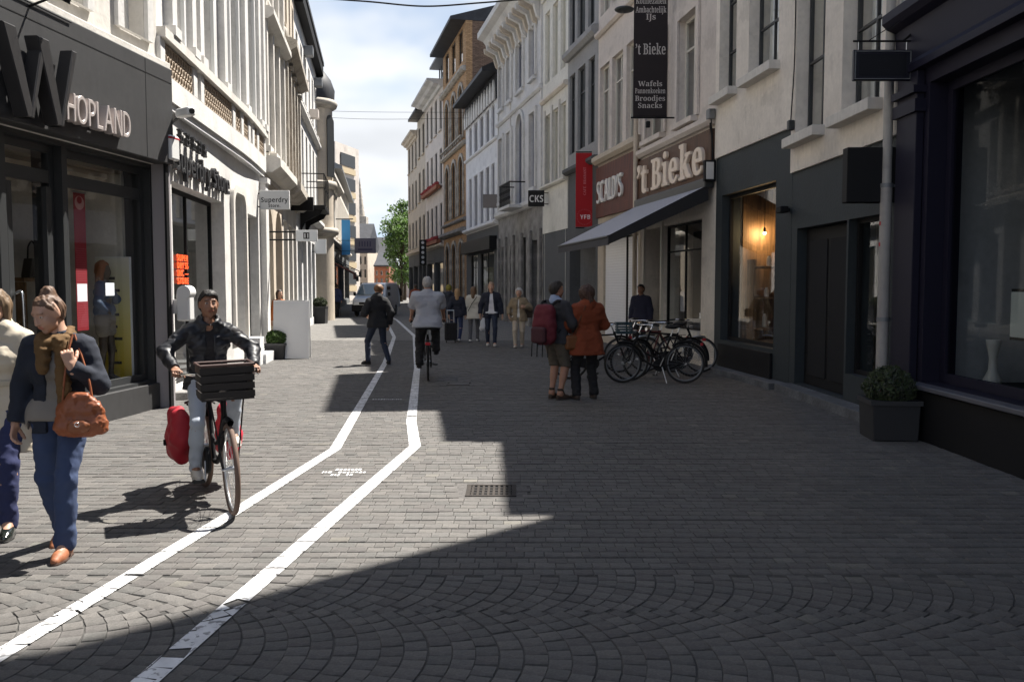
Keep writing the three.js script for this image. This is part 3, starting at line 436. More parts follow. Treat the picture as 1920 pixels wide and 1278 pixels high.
// R6, ivory house with blinds
const F6 = frame(RW.r6, RW.r5);
{
  const F = F6, split = (F.at(1022, 395)[1] + F.at(1062, 378)[1]) / 2;
  const cols = [[1023, 1032], [1037, 1047], [1052, 1062]], a = cols.map((c, i) => F.rect(...c, [222, 203, 186][i], [350, 338, 328][i])), b = cols.map((c, i) => F.rect(...c, [60, 25, -10][i], [160, 143, 122][i]));
  const av = (l, k) => l.reduce((s, q) => s + q[k], 0) / l.length, A0 = av(a, 'h0'), A1 = av(a, 'h1'), B0 = av(b, 'h0');
  for (const q of a) Object.assign(q, { h0: A0, h1: A1, cols: 2, recess: 0.06, curtain: 'blind' }); for (const q of b) Object.assign(q, { h0: B0, h1: B0 + 2.6, cols: 2, recess: 0.06, curtain: 'blind' });
  const w = { u0: 0.3, u1: F.L - 0.3, h0: 0.5, h1: F.at(1040, 425)[1], fm: M.black, cols: 2, panes: 1 };
  const g = building({ name: 'ivory_blind_building', label: 'ivory plaster house with cream blinds beside the classical stone house', F, H: 12.8, split: split - 0.9, mat: M.shadeIvory, mat2: M.darkGrey, open: [w, ...a, ...b], inner: M.room, floors: [split, 7.8], fm: M.creamFrame, blindMat: mat([0.7, 0.68, 0.58], 0.95, { side: THREE.DoubleSide }), cornice: { out: 0.4, h: 0.5 }, bands: [{ y: B0 - 0.7, h: 0.18, out: 0.16, mat: M.cream }, { y: A0 - 0.16, h: 0.14, out: 0.16 }] });
  for (const u of [0.4, 1.5, 2.6]) mesh('pilaster', boxB(u - 0.08, u + 0.08, A0 - 0.02, A1 + 0.2, 0.024, 0.07), M.ivory, g);
  mesh('pale_ceiling_panel', boxB(0.6, F.L - 0.6, 2.95, 3.0, -3, -1), mat([0.8, 0.75, 0.65], 0.6), g);  // plain pale cream panel below the ceiling
}
// R7, classical pale stone house
const F7 = frame(RW.r7, RW.r6);
{
  const F = F7, av = (l, k) => l.reduce((s, q) => s + q[k], 0) / l.length, H = F.at(937, 62)[1];
  const cols = [[938, 945], [953, 961], [971, 983], [996, 1006]];
  const a = cols.map((c, i) => F.rect(...c, [268, 253, 222, 207][i], [378, 372, 366, 350][i])), b = cols.map((c, i) => F.rect(...c, [129, 107, 80, 45][i], [209, 190, 168, 140][i]));
  const A0 = av(a, 'h0'), A1 = av(a, 'h1'), B0 = av(b, 'h0'), B1 = av(b, 'h1');
  a.forEach((q, i) => Object.assign(q, { h0: i === 2 ? A0 - 0.5 : A0, h1: i === 2 ? A1 + 0.4 : A1, arch: i === 2 ? 1 : 0, recess: 0.06 })); for (const q of b) Object.assign(q, { h0: B0, h1: B1, recess: 0.06 });
  const split = (F.at(945, 408)[1] + F.at(1010, 385)[1]) / 2;
  const low = [[940, 950], [956, 966], [972, 986], [996, 1007]].map(([l, r]) => ({ u0: F.at(l, 560)[0], u1: F.at(r, 560)[0], h0: 0.5, h1: 3.5, fm: M.darkFrame, recess: 0.25 })); low[2].h0 = 0.1; low[2].h1 = 3.7;
  const ends = [{ u0: 0.5, u1: 1.1 }];
  const g = building({ name: 'classical_stone_building', label: 'classical pale grey house with heavy bracketed cornice and iron balcony', F, H, split, mat: M.lightGrey, mat2: M.stone, open: [...low, ...a, ...b], fm: mat([0.2, 0.21, 0.27], 0.5), inner: M.room, floors: [split, B0 - 0.8], sill: true, sillOut: 0.12, sillH: 0.14, cornice: { out: 1.0, h: 0.95, mat: M.white }, bands: [{ y: split + 0.02, h: 0.3, out: 0.22 }, { y: B0 - 0.75, h: 0.22, out: 0.14 }] });
  for (const q of [...a, ...b]) surround(g, q, 0.18, 0.09, M.white, 'window_surround', 0.022);
  for (let i = 0; i < 14; i++) { const u = 0.35 + i * (F.L - 0.7) / 13; mesh('bracket', extrude(poly([[0.02, H - 1.75], [0.02, H - 0.8], [0.75, H - 0.8], [0.72, H - 1.0], [0.3, H - 1.2], [0.18, H - 1.6]]), 0.22).rotateY(-Math.PI / 2).translate(u + 0.11, 0, 0.022), i % 2 ? M.white : M.beige, g); }
  for (const u of [0.15, 2.9, F.L - 0.2]) mesh('pilaster', boxB(u, u + 0.12, split + 0.35, H - 1.0, 0.024, 0.08), M.white, g);
  for (let i = 0; i < 6; i++) { const u = 0.2 + i * (F.L - 0.6) / 5; mesh('ground_pilaster', rbox(0.3, 3.9, 0.12, 0.02, u + 0.1, 1.95, 0.065), M.stone, g); }
  const q = a[2], bal = thing('iron_balcony', 'ornate dark iron balcony on the classical stone house', 'balcony', F.world((q.u0 + q.u1) / 2, A0 - 0.62, 0.02).toArray(), F.turn), bw = (q.u1 - q.u0) / 2 + 0.45;
  mesh('slab', rbox(bw * 2, 0.14, 0.75, 0.03, 0, 0, 0.38), M.lightGrey, bal); mesh('handrail', [box(bw * 2, 0.05, 0.05, 0, 1.0, 0.7), box(0.05, 0.05, 0.66, -bw + 0.03, 1.0, 0.37), box(0.05, 0.05, 0.66, bw - 0.03, 1.0, 0.37)], M.black, bal);
  for (let i = 0; i < 13; i++) { const x = lerp(-bw + 0.03, bw - 0.03, i / 12); mesh('baluster', [rod([x, 0.06, 0.7], [x, 0.98, 0.7], 0.016), new THREE.TorusGeometry(0.07, 0.014, 6, 12).translate(x, 0.35, 0.7), new THREE.TorusGeometry(0.06, 0.014, 6, 12).translate(x, 0.65, 0.7)], M.black, bal); }
}
// R8, white house with dark scalloped eave
const F8 = frame(RW.r8, RW.r7);
{
  const F = F8, av = (l, k) => l.reduce((s, q) => s + q[k], 0) / l.length, H = (F.at(876, 200)[1] + F.at(932, 140)[1]) / 2;
  const cols = [[880, 885], [889, 896], [900, 907], [911, 918], [922, 928]], a = cols.map((c, i) => F.rect(...c, [335, 329, 321, 313, 307][i], [427, 423, 419, 415, 411][i])), b = cols.map((c, i) => F.rect(...c, [236, 229, 220, 210, 200][i], [293, 286, 277, 268, 261][i]));
  const A0 = av(a, 'h0'), A1 = av(a, 'h1'), B0 = av(b, 'h0'), B1 = av(b, 'h1'); for (const q of a) Object.assign(q, { h0: A0, h1: A1 }); for (const q of b) Object.assign(q, { h0: B0, h1: B1 });
  const split = A0 - 0.35, low = [[883, 896], [901, 926]].map(([l, r]) => ({ u0: F.at(l, 540)[0], u1: F.at(r, 540)[0], h0: 0.4, h1: 3.4, fm: M.black, cols: 2, panes: 1 }));
  const g = building({ name: 'scalloped_eave_building', label: 'white painted house with a dark scalloped eave and five windows per floor', F, H, split, mat: M.shadeWhite, mat2: M.darkGrey, open: [...low, ...a, ...b], fm: mat([0.3, 0.3, 0.33], 0.5), recess: 0.06, inner: M.room, floors: [split, B0 - 0.8], roofMat: M.slate, eave: 0.8, rise: 2.5, bands: [{ y: A0 - 0.3, h: 0.22, out: 0.25 }, { y: B0 - 0.2, h: 0.16, out: 0.14 }] });
  mesh('dark_frieze', boxB(0.05, F.L - 0.05, H - 1.2, H - 0.02, 0.024, 0.1), M.black, g);
  for (let i = 0; i < 12; i++) { const u = 0.5 + i * (F.L - 1) / 11; mesh('merlon', extrude(poly([[u - 0.24, H - 1.25], [u + 0.24, H - 1.25], [u + 0.24, H - 0.7], [u, H - 0.28], [u - 0.24, H - 0.7]]), 0.08).translate(0, 0, 0.104), M.white, g); }
  mesh('shop_valance', boxB(0.3, F.L - 0.3, split - 1.15, split - 0.5, 0.024, 0.4), M.black, g);
}
// R9, ochre brick house with arched windows
const F9 = frame(RW.r9, RW.r8);
{
  const F = F9, H = (F.at(836, 95)[1] + F.at(872, 45)[1]) / 2, L = F.L, open = [], c = [0.2, 0.5, 0.8], w = L * 0.1;
  for (const k of c) { const u = k * L; open.push({ u0: u - w, u1: u + w, h0: 0.3, h1: 4.3, arch: 1, fm: M.darkFrame }, { u0: u - w, u1: u + w, h0: 5.9, h1: 9.4, arch: 1 }, { u0: u - w, u1: u + w, h0: 10.4, h1: 13.6, arch: 1 }, { u0: u - w * 0.8, u1: u + w * 0.8, h0: 14.9, h1: 16.8 }); }
  const g = building({ name: 'ochre_brick_building', label: 'tall ochre brick house with rows of arched windows and wide eave', F, H, mat: M.ochre, side: M.brownBrick, open, fm: M.darkFrame, recess: 0.06, inner: M.room, floors: [5, 10, 14.2], roofMat: M.slate, eave: 0.9, rise: 1.6, bands: [{ y: 4.75, h: 0.35, out: 0.4, mat: M.stone }, { y: 5.5, h: 0.2, out: 0.2, mat: M.stone }, { y: 9.9, h: 0.25, out: 0.25, mat: M.paleStone }, { y: 14.1, h: 0.3, out: 0.3, mat: M.paleStone }] });
  for (const o of open) if (o.arch) surround(g, o, 0.2, 0.08, M.paleStone);
  for (let i = 0; i < 11; i++) mesh('baluster', boxB(0.3 + i * (L - 0.7) / 10, 0.42 + i * (L - 0.7) / 10, 9.3 + 0.85, 10.35, 0.24, 0.3), M.paleStone, g);
  mesh('wall_rail', boxB(0.2, L - 0.2, 10.355, 10.45, 0.2, 0.34), M.paleStone, g);
}
// R10 - R12
function plainHouse(name, label, A, B, H, floors, n, m, x = {}) {
  const F = frame(A, B), open = [], fh = (H - 4.4) / floors;
  for (let f = 0; f < floors; f++) for (let i = 0; i < n; i++) { const u = F.L * (i + 0.5) / n, w = F.L / n * 0.24; open.push({ u0: u - w, u1: u + w, h0: 4.9 + f * fh, h1: 4.9 + f * fh + fh * 0.66, recess: 0.06, fm: x.fm || M.darkFrame }); }
  open.push({ u0: 0.4, u1: F.L * 0.45, h0: 0.4, h1: 3.3, fm: M.darkFrame }, { u0: F.L * 0.52, u1: F.L - 0.4, h0: 0.4, h1: 3.3, fm: M.darkFrame });
  const g = building({ name, label, F, H, split: 4.3, mat: m, mat2: x.mat2 || M.darkGrey, open, inner: M.room, floors: [4.3, 4.4 + fh], cornice: x.roofMat ? null : { out: 0.6, h: 0.6 }, bands: [{ y: 4.35, h: 0.25, out: 0.25 }, ...(x.bands || [])], sill: true, sillOut: 0.1, ...x });
  return [g, F, fh];
}
{
  const [g, F, fh] = plainHouse('flower_box_building', 'grey brown house with red flower boxes and glazed roof terrace', RW.r10, RW.r9, 15.6, 3, 4, M.pinkStone, { cornice: { out: 1.1, h: 0.5, mat: M.white } });
  for (const f of [0, 1]) { const y = 4.72 + (f + 0.0) * fh; mesh('flower_box', rbox(F.L - 0.8, 0.26, 0.3, 0.03, F.L / 2, y - 0.02, 0.32), M.redBrick, g); const r = rng(f + 4), fl = []; for (let i = 0; i < 120; i++) fl.push(new THREE.IcosahedronGeometry(0.07 + r() * 0.05, 0).translate(0.5 + r() * (F.L - 1), y + 0.16 + r() * 0.16, 0.22 + r() * 0.22)); mesh('flowers', fl, mat([0.3, 0.05, 0.05], 0.9), g).userData.kind = 'stuff'; }
  mesh('roof_terrace_wall', boxB(0.4, F.L - 0.4, 15.85, 18, -3, -1.2), M.slate, g); for (let i = 0; i < 9; i++) mesh('terrace_post', boxB(0.5 + i * (F.L - 1.1) / 8, 0.58 + i * (F.L - 1.1) / 8, 15.8, 18.3, -1.1, -1.0), M.zinc, g); mesh('terrace_roof', boxB(0.2, F.L - 0.2, 18.3, 18.45, -3.2, -0.3), M.zinc, g);
}
plainHouse('narrow_brown_building', 'narrow brown house with wooden eave past the flower boxes', RW.r11, RW.r10, 15.2, 3, 2, M.beige, { roofMat: M.slate, eave: 0.8, rise: 2 });
plainHouse('far_pale_building', 'pale cream house ending the shaded row next to the green tree', RW.r12, RW.r11, 14.6, 3, 3, M.beige, {});
// ---------------------------------------------------------------- left side of the street
// L1, dark grey fashion shop
const F1 = frame(LW.l1a, LW.l1b);
{
  const F = F1, L = F.L, fb = (F.at(60, 238, 0.275)[1] + F.at(280, 296, 0.275)[1]) / 2, ft = (F.at(80, 14, 0.275)[1] + F.at(290, 114, 0.275)[1]) / 2;
  const uE = F.at(288, 600)[0], uM = F.at(134, 600)[0], uN = F.at(16, 500)[0], tr = (F.at(60, 330)[1] + F.at(240, 352)[1]) / 2, sill = F.at(240, 722)[1];
  const w = uE - uM, open = [];
  open.push({ u0: uM + 0.0, u1: uE, h0: sill, h1: fb - 0.06, rowAt: [(tr - sill) / (fb - 0.06 - sill)] }, { u0: uN, u1: uM - 0.001 - 0.1, h0: 0.12, h1: fb - 0.06, rowAt: [(tr - 0.12) / (fb - 0.18)], cols: 2 });
  let u = uN - 0.12; while (u > 3) { open.push({ u0: u - 2.4, u1: u, h0: sill, h1: fb - 0.06, rowAt: [(tr - sill) / (fb - 0.06 - sill)] }); u -= 2.55; }
  for (const o of open) Object.assign(o, { fm: M.darkFrame, fw: 0.09, bar: 0.15, recess: 0.1, panes: 1 });
  open[1].cols = 1;
  const up = []; for (const [a, b] of [[102, 148], [216, 262]]) up.push({ u0: F.at(a, 10)[0], u1: F.at(b, 40)[0], h0: ft + 0.32, h1: ft + 2.7, cols: 2, rowAt: [0.7], recess: 0.16 }); for (let x = up[0].u0 - 1.95; x > 0.5; x -= 1.95) up.push({ ...up[0], u0: x, u1: x + up[0].u1 - up[0].u0 });
  const up2 = up.map(o => ({ ...o, h0: o.h0 + 3.4, h1: o.h1 + 3.2 }));
  const g = building({ name: 'grey_fashion_shop', label: 'dark grey fashion shop with big metal letters under a cream upper wall', F, H: 12.4, split: fb, mat: M.ivory, mat2: M.darkFrame, proud: 0.05, open: [...open, ...up, ...up2], inner: mat([0.32, 0.27, 0.22], 0.95), floors: [fb + 0.1, ft + 3.4], curtain: 0, cornice: { out: 0.4, h: 0.5 }, sill: false, bands: [] });
  for (const o of up) { surround(g, o, 0.14, 0.06, M.white, 'window_surround', 0.052); }
  const fas = mesh('fascia', rbox(L - 0.3, ft - fb, 0.22, 0.015, L / 2 + 0.12, (ft + fb) / 2, 0.165), M.fascia, g);
  mesh('fascia_cap', rbox(L - 0.24, 0.09, 0.22, 0.015, L / 2 + 0.12, ft + 0.048, 0.13), M.ivory, g);
  mesh('fascia_joint', boxB(L - 0.75, L - 0.738, fb + 0.02, ft - 0.02, 0.27, 0.278), M.matteBlack, fas);
  mesh('fascia_reveal', boxB(0.3, L - 0.05, ft - 0.2, ft - 0.19, 0.27, 0.279), M.matteBlack, fas);
  mesh('plinth', rbox(w - 0.02, sill - 0.03, 0.12, 0.01, (uM + uE) / 2, (sill - 0.03) / 2 - 0.01, 0.01), M.fascia, g);
  mesh('corner_pilaster', [rbox(L - uE - 0.02, fb + 0.02, 0.2, 0.012, (L + uE) / 2, fb / 2, 0.105)], mat([0.3, 0.28, 0.29], 0.6), g); mesh('dark_jamb', boxB(uE - 0.03, uE + 0.05, 0.0, fb, 0.21, 0.24), M.black, g);
  // big W
  const [wb] = F.at(140, 100, 0.46), [wl] = F.at(2, 60, 0.46), yt = ft - 0.42, Wd = wb - wl, hgt = yt - fb - 0.03, y0 = fb + 0.03, metal = mat([0.03, 0.029, 0.03], 0.35);
  const st = (x0, x1, wt, wbm) => extrude(poly([[x0, hgt], [x0 + wt, hgt], [x1 + wbm, 0], [x1, 0]]), 0.16, 0.012);
  const W = mesh('letter', [st(0, Wd * 0.27, Wd * 0.16, Wd * 0.1), st(Wd * 0.5, Wd * 0.31, Wd * 0.07, Wd * 0.05), st(Wd * 0.43, Wd * 0.67, Wd * 0.16, Wd * 0.1), st(Wd * 0.93, Wd * 0.72, Wd * 0.07, Wd * 0.05)].map((q, i) => q.translate(wl, y0, 0.32 + i * 0.003)), metal, fas);
  const [ha] = F.at(124, 236, 0.39), [hb] = F.at(243, 248, 0.39); letters(fas, 'HOPLAND', 'sans', ha, hb, fb + 0.15, 0.3, 0.31, 0.09, mat([0.5, 0.45, 0.43], 0.4, { metalness: 0.3 }), 0.006);
  for (const l of [[ha, hb]]) mesh('letter_rail', boxB(ha, hb, fb + 0.22, fb + 0.24, 0.276, 0.31), M.darkFrame, fas);
  // spot lamp over the letter
  const sp = thing('spot_lamp', 'small black spot lamp on an arm above the big letter', 'lamp', F.world(F.at(76, 35, 0.4)[0], ft - 0.02, 0.26).toArray(), F.turn); mesh('arm', rod([0, -0.05, 0.0], [0, 0.06, 0.35], 0.014), M.black, sp); mesh('head', [cyl(0.07, 0.09, 0.12, 16).rotateX(0.5).translate(0, 0.06, 0.4)], M.black, sp); mesh('cable', rod([-0.6, -0.01, 0.03], [0.7, -0.012, 0.03], 0.008), M.black, sp);
  // door and its handle
  const dw = mesh('entrance_door', [boxB(uN + 0.1, uN + 0.18, 0.14, tr - 0.12, -0.13, -0.07), boxB(uM - 0.3, uM - 0.2, 0.14, tr - 0.12, -0.13, -0.07)], M.darkFrame, g);
  const [hu] = F.at(39, 600, 0.0); mesh('door_handle', tube([[hu, 0.75, -0.06], [hu, 0.76, 0.03], [hu, 1.6, 0.03], [hu, 1.62, -0.06]], 0.017, 30, 8), M.chrome, dw);
  mesh('threshold', rbox(uM - uN, 0.12, 0.5, 0.01, (uM + uN) / 2, 0.05, -0.2), M.blueStone, g);
  // display floor and back
  mesh('display_floor', boxB(uM - 0.02, uE + 0.05, 0.12, sill + 0.02, -1.6, -0.4), mat([0.42, 0.38, 0.3], 0.6), g);
  mesh('ceiling_panel', boxB(1, L - 0.4, fb - 0.22, fb - 0.16, -4.5, -0.5), mat([0.4, 0.36, 0.3], 0.9), g);
  const hung = (name, label, px, py0, py1, wdt, z, m, draw) => { const [a, h1] = F.at(px, py0, z), [, h0] = F.at(px, py1, z); const t = thing(name, label, 'banner', F.world(a, h0, z).toArray(), F.turn); mesh('cloth', new THREE.PlaneGeometry(wdt, h1 - h0).translate(0, (h1 - h0) / 2, 0.004), m, t, true); mesh('backing', box(wdt, h1 - h0, 0.004, 0, (h1 - h0) / 2, 0), M.red, t); mesh('hanging_bar', rod([-wdt / 2 - 0.02, h1 - h0 + 0.01, 0], [wdt / 2 + 0.02, h1 - h0 + 0.01, 0], 0.01), M.steel, t); };
  hung('red_banner', 'red sale banner hanging inside by the shop door', 106, 355, 480, 0.26, -0.5, M.red);
  hung('striped_banner', 'red banner of thin pale stripes hanging behind the display glass', 147, 362, 620, 0.24, -0.3, printed(0.24, 2, (c, w2, h2) => { c.fillStyle = '#8e1524'; c.fillRect(0, 0, w2, h2); c.fillStyle = '#b98a8a'; c.beginPath(); c.arc(w2 * 0.5, h2 * 0.07, w2 * 0.42, 0, 7); c.fill(); c.fillStyle = '#8e1524'; c.beginPath(); c.arc(w2 * 0.5, h2 * 0.05, w2 * 0.22, 0, 7); c.fill(); c.fillStyle = '#a8505a'; for (let y = h2 * 0.4; y < h2 * 0.97; y += h2 / 60) c.fillRect(w2 * 0.05, y, w2 * 0.9, 2); }, 64));
  const poster = (px, py0, py1, pw, label) => { const [a, h1] = F.at(px, py0, -0.06), [, h0] = F.at(px, py1, -0.06); const t = thing('window_notice', label, 'notice', F.world(a, h0, -0.06).toArray(), F.turn); mesh('sheet', box(pw, h1 - h0, 0.004, 0, (h1 - h0) / 2, 0), printed(0.2, 0.3, (c, w2, h2) => { c.fillStyle = '#dfe6ea'; c.fillRect(0, 0, w2, h2); c.fillStyle = '#8fa3b5'; for (let i = 0; i < 9; i++) c.fillRect(w2 * 0.12, h2 * (0.1 + i * 0.09), w2 * (0.5 + 0.25 * hash3(i, 2, Math.round(px))), h2 * 0.025); }, 64), t); };
  poster(153, 532, 565, 0.2, 'white opening hours sheet stuck over the striped red banner'); poster(205, 530, 554, 0.2, 'white paper sheet stuck on the glass before the mannequin');
  // tall price panel behind the mannequin
  { const z = -0.2, [a, h1] = F.at(262, 482, z), t = thing('printed_panel', 'tall cream to yellow printed panel standing behind the mannequin', 'display', F.world(L - 0.31, sill + 0.02, -0.5).toArray(), F.turn - Math.PI / 2), hh = h1 - sill - 0.02;
    mesh('panel', box(0.5, hh, 0.04, 0, hh / 2, 0), M.paper, t); mesh('print', new THREE.PlaneGeometry(0.48, hh - 0.02).translate(0, hh / 2, 0.022), printed(0.6, hh, (c, w2, h2) => { const gr = c.createLinearGradient(0, 0, 0, h2); gr.addColorStop(0, '#d8d6cc'); gr.addColorStop(0.45, '#d9d08f'); gr.addColorStop(1, '#c9ad2f'); c.fillStyle = gr; c.fillRect(0, 0, w2, h2); c.fillStyle = '#333'; c.font = `bold ${Math.round(h2 * 0.03)}px sans-serif`; c.textAlign = 'center'; ['black', 'blue', 'red', 'green', 'yellow', 'orange', 'purple', 'white'].forEach((s, i) => c.fillRect(w2 * (0.3 + 0.1 * (i % 2)), h2 * (0.16 + i * 0.1), w2 * (0.26 + 0.12 * ((i * 7) % 3) / 3), h2 * 0.022)); }, 128), t, true); }
  // handbag on a shelf by the door
  { const z = -1.5, [a] = F.at(68, 500, z), [, hs] = F.at(68, 520, z), s = thing('wall_shelf', 'dark wooden shelf carrying a handbag beyond the shop door', 'shelf', F.world(a, 0.1, z).toArray(), F.turn); mesh('board', rbox(1.1, 0.05, 0.4, 0.01, 0, hs - 0.13, 0), M.wood, s); for (const x of [-0.5, 0.5]) mesh('upright', box(0.04, hs - 0.16, 0.36, x, (hs - 0.16) / 2, 0), M.wood, s); mesh('board', rbox(0.96, 0.05, 0.36, 0.01, 0, 0.9, 0), M.wood, s);
    const b = thing('black_handbag', 'black handbag with tall looped handles on the shop shelf', 'handbag', F.world(a, hs - 0.0035, z).toArray(), F.turn); mesh('body', extrude(poly([[-0.24, 0], [0.24, 0], [0.17, 0.26], [-0.17, 0.26]]), 0.18, 0.03).translate(0, 0, -0.09), mat([0.02, 0.016, 0.015], 0.5), b); for (const q of [-0.06, 0.06]) mesh('handle', tube([[-0.1, 0.24, q], [-0.08, 0.42, q], [0, 0.5, q], [0.08, 0.42, q], [0.1, 0.24, q]], 0.012, 20, 6), M.matteBlack, b);
    const lp = thing('shelf_lamp', 'warm glowing lamp on the wall behind the black handbag', 'lamp', F.world(a + 0.28, hs + 0.2, z - 0.25).toArray(), F.turn); mesh('bulb', new THREE.SphereGeometry(0.04, 14, 10), mat([1, 0.7, 0.4], 0.5, { emissive: lin(1, 0.5, 0.16), emissiveIntensity: 4 }), lp); mesh('base', cyl(0.03, 0.03, 0.12, 12).translate(0, -0.1, 0), M.black, lp); mesh('bracket', rod([0, -0.15, 0], [0, -0.39, 0], 0.012), M.black, lp);
    const l = new THREE.PointLight(new THREE.Color().setRGB(1, 0.55, 0.22), 1.2, 0, 2); l.position.copy(F.world(a + 0.28, hs + 0.2, z - 0.25)); l.castShadow = true; scene.add(l); mesh('partition', boxB(a - 0.9, a + 0.75, 0.12, fb - 0.25, -2.1, -2.0), mat([0.4, 0.3, 0.2], 0.9), g); }
  // alarm box and camera at the corner
  const al = thing('alarm_box', 'white alarm box with red band on the corner pilaster', 'alarm box', F.world(L - 0.06, F.at(303, 270, 0.3)[1], 0.26).toArray(), F.turn); mesh('case', rbox(0.24, 0.34, 0.12, 0.03, 0, 0, 0.0), M.whiteFrame, al); mesh('band', rbox(0.245, 0.03, 0.125, 0.008, 0, 0.13, 0), M.red, al); mesh('bracket', boxB(-0.05, 0.05, -0.1, 0.1, -0.16, -0.06), M.darkFrame, al);
  const cm = thing('security_camera', 'white security camera on the corner above the alarm box', 'camera', F.world(L + 0.05, F.at(320, 208, 0.3)[1], 0.36).toArray(), F.turn - 0.6); mesh('housing', rbox(0.13, 0.12, 0.34, 0.03, 0, 0, 0.1), M.whiteFrame, cm); mesh('lens', cyl(0.04, 0.04, 0.02, 14).rotateX(Math.PI / 2).translate(0, 0, 0.275), M.black, cm); mesh('arm', [rod([0, -0.02, 0], [-0.05, -0.12, -0.2], 0.02)], M.darkFrame, cm);
  const ib = thing('intercom_box', 'white rounded box fixed to the white corner pilaster', 'intercom', F.world(L + 0.03, F.at(328, 575, 0.26)[1], 0.36).toArray(), F.turn); mesh('case', rbox(0.16, 0.4, 0.2, 0.03, 0, 0, 0), M.whiteFrame, ib); mesh('hood', cyl(0.1, 0.1, 0.18, 18).rotateZ(Math.PI / 2).translate(0, 0.2, 0.02), M.whiteFrame, ib); mesh('wall_bracket', boxB(-0.05, 0.05, -0.1, 0.1, -0.26, -0.1), M.white, ib);
}
// L2, white shop with bowed balcony
const F2 = frame(LW.l1b, LW.l2b);
{
  const F = F2, L = F.L, split = 4.42;
  const dr = { u0: F.at(327, 600)[0], u1: F.at(424, 600)[0], h0: 0.12, h1: (F.at(330, 350)[1] + F.at(420, 374)[1]) / 2, fm: M.black, cols: 2, rowAt: [], recess: 0.24, panes: 1, fw: 0.07 };
  const w1 = { u0: F.at(438, 600)[0], u1: F.at(459, 600)[0], h0: 0.6, h1: F.at(449, 366)[1], arch: 0.28, fm: M.darkFrame, recess: 0.2 }, w2 = { u0: F.at(466, 600)[0], u1: F.at(487, 600)[0], h0: 0.35, h1: F.at(476, 405)[1], fm: M.darkFrame, recess: 0.2 };
  const ups = []; for (const [a, b] of [[318, 336], [372, 392], [425, 440], [458, 470]]) ups.push({ u0: F.at(a, 100)[0], u1: F.at(b, 100)[0], h0: 5.35, h1: 8.9, cols: 2, rowAt: [0.74], recess: 0.2 }); const up2 = ups.map(o => ({ ...o, h0: 9.8, h1: 12.2 }));
  const g = building({ name: 'white_corner_shop', label: 'white plastered shop with a bowed balcony and grille panels beside the grey fashion shop', F, H: 13, split, mat: M.white, mat2: M.white, proud: 0.02, open: [dr, w1, w2, ...ups, ...up2], inner: M.darkRoom, floors: [split + 0.2, 9.2], floorMat: M.blueStone, cornice: { out: 0.5, h: 0.6 } });
  const pm = L * 0.62, plan = o => [[0.02, 0.004], [0.02, 0.1 + o], [pm * 0.5, 0.14 + o], [pm, 0.18 + o], [pm + 1.1, 0.17 + o], [L - 0.1, 0.1 + o], [L - 0.1, 0.004]];
  mesh('balcony_soffit', planShape(plan(-0.04), 4.26, 4.36), M.lightGrey, g); mesh('balcony_band', planShape(plan(0), 4.362, 4.7), M.white, g);
  mesh('balcony_ledge', planShape(plan(0.06), 5.16, 5.3), M.ivory, g);
  const at = (u, o = 0) => { const p = plan(o).slice(1, -1); for (let i = 0; i < p.length - 1; i++) if (u <= p[i + 1][0]) return lerp(p[i][1], p[i + 1][1], (u - p[i][0]) / (p[i + 1][0] - p[i][0])); return p[p.length - 1][1]; };
  const posts = [0.1, pm * 0.34, pm * 0.42, pm * 0.86, pm, pm + 0.8, pm + 1.3, pm + 2.0, L - 0.2];
  for (const u of posts) mesh('balcony_post', rbox(0.24, 0.46, 0.12, 0.012, u, 4.93, at(u) - 0.062), M.white, g);
  const grille = mat([0.34, 0.27, 0.2], 0.7); for (let i = 0; i < posts.length - 1; i++) { const a = posts[i] + 0.14, b = posts[i + 1] - 0.14, q = []; if (b - a < 0.3) continue; const n = Math.max(2, Math.round((b - a) / 0.14)); for (let k = 0; k < n; k++) for (let j = 0; j < 3; j++) { const u = lerp(a, b, (k + 0.5) / n); q.push(new THREE.TorusGeometry(0.062, 0.016, 5, 8).translate(u, 4.78 + j * 0.145, at(u) - 0.035)); } mesh('balcony_grille', q, grille, g); mesh('balcony_panel', planShape([[a, at(a) - 0.09], [a, at(a) - 0.06], [b, at(b) - 0.06], [b, at(b) - 0.09]], 4.71, 5.15), M.beige, g); }
  const ups3 = [ups[0].u0 - 0.22, (ups[0].u1 + ups[1].u0) / 2 - 0.22, (ups[0].u1 + ups[1].u0) / 2 + 0.3, (ups[1].u1 + ups[2].u0) / 2, (ups[2].u1 + ups[3].u0) / 2, ups[3].u1 + 0.35, L - 0.3];
  for (const u of ups3) pilaster(g, u, 0.26, 5.3, 12.2, 0.14, M.white);
  for (const o of ups) surround(g, o, 0.1, 0.06, M.whiteFrame, 'window_surround', 0.022);
  surround(g, w1, 0.14, 0.07, M.ivory); mesh('pedestal', rbox(0.5, 0.6, 0.3, 0.015, w2.u0 - 0.22, 0.29, 0.16), M.lightGrey, g); pilaster(g, L - 0.3, 0.4, 0, 4.2, 0.14, M.white);
  mesh('door_step', rbox(dr.u1 - dr.u0 + 0.3, 0.12, 0.4, 0.01, (dr.u0 + dr.u1) / 2, 0.05, 0.0), M.stone, g); mesh('plinth', rbox(L - w2.u0 + 0.2, 0.22, 0.36, 0.012, (L + w2.u0) / 2, 0.1, 0.19), M.lightGrey, g);
  const ink = mat([0.018, 0.018, 0.02], 0.5), sA = F.at(330, 300, 0.1)[0], sB = F.at(430, 330, 0.1)[0];
  letters(g, 'Superdry Store', 'bold', sA, sB, 3.42, 0.34, 0.04, 0.06, ink, 0.003);
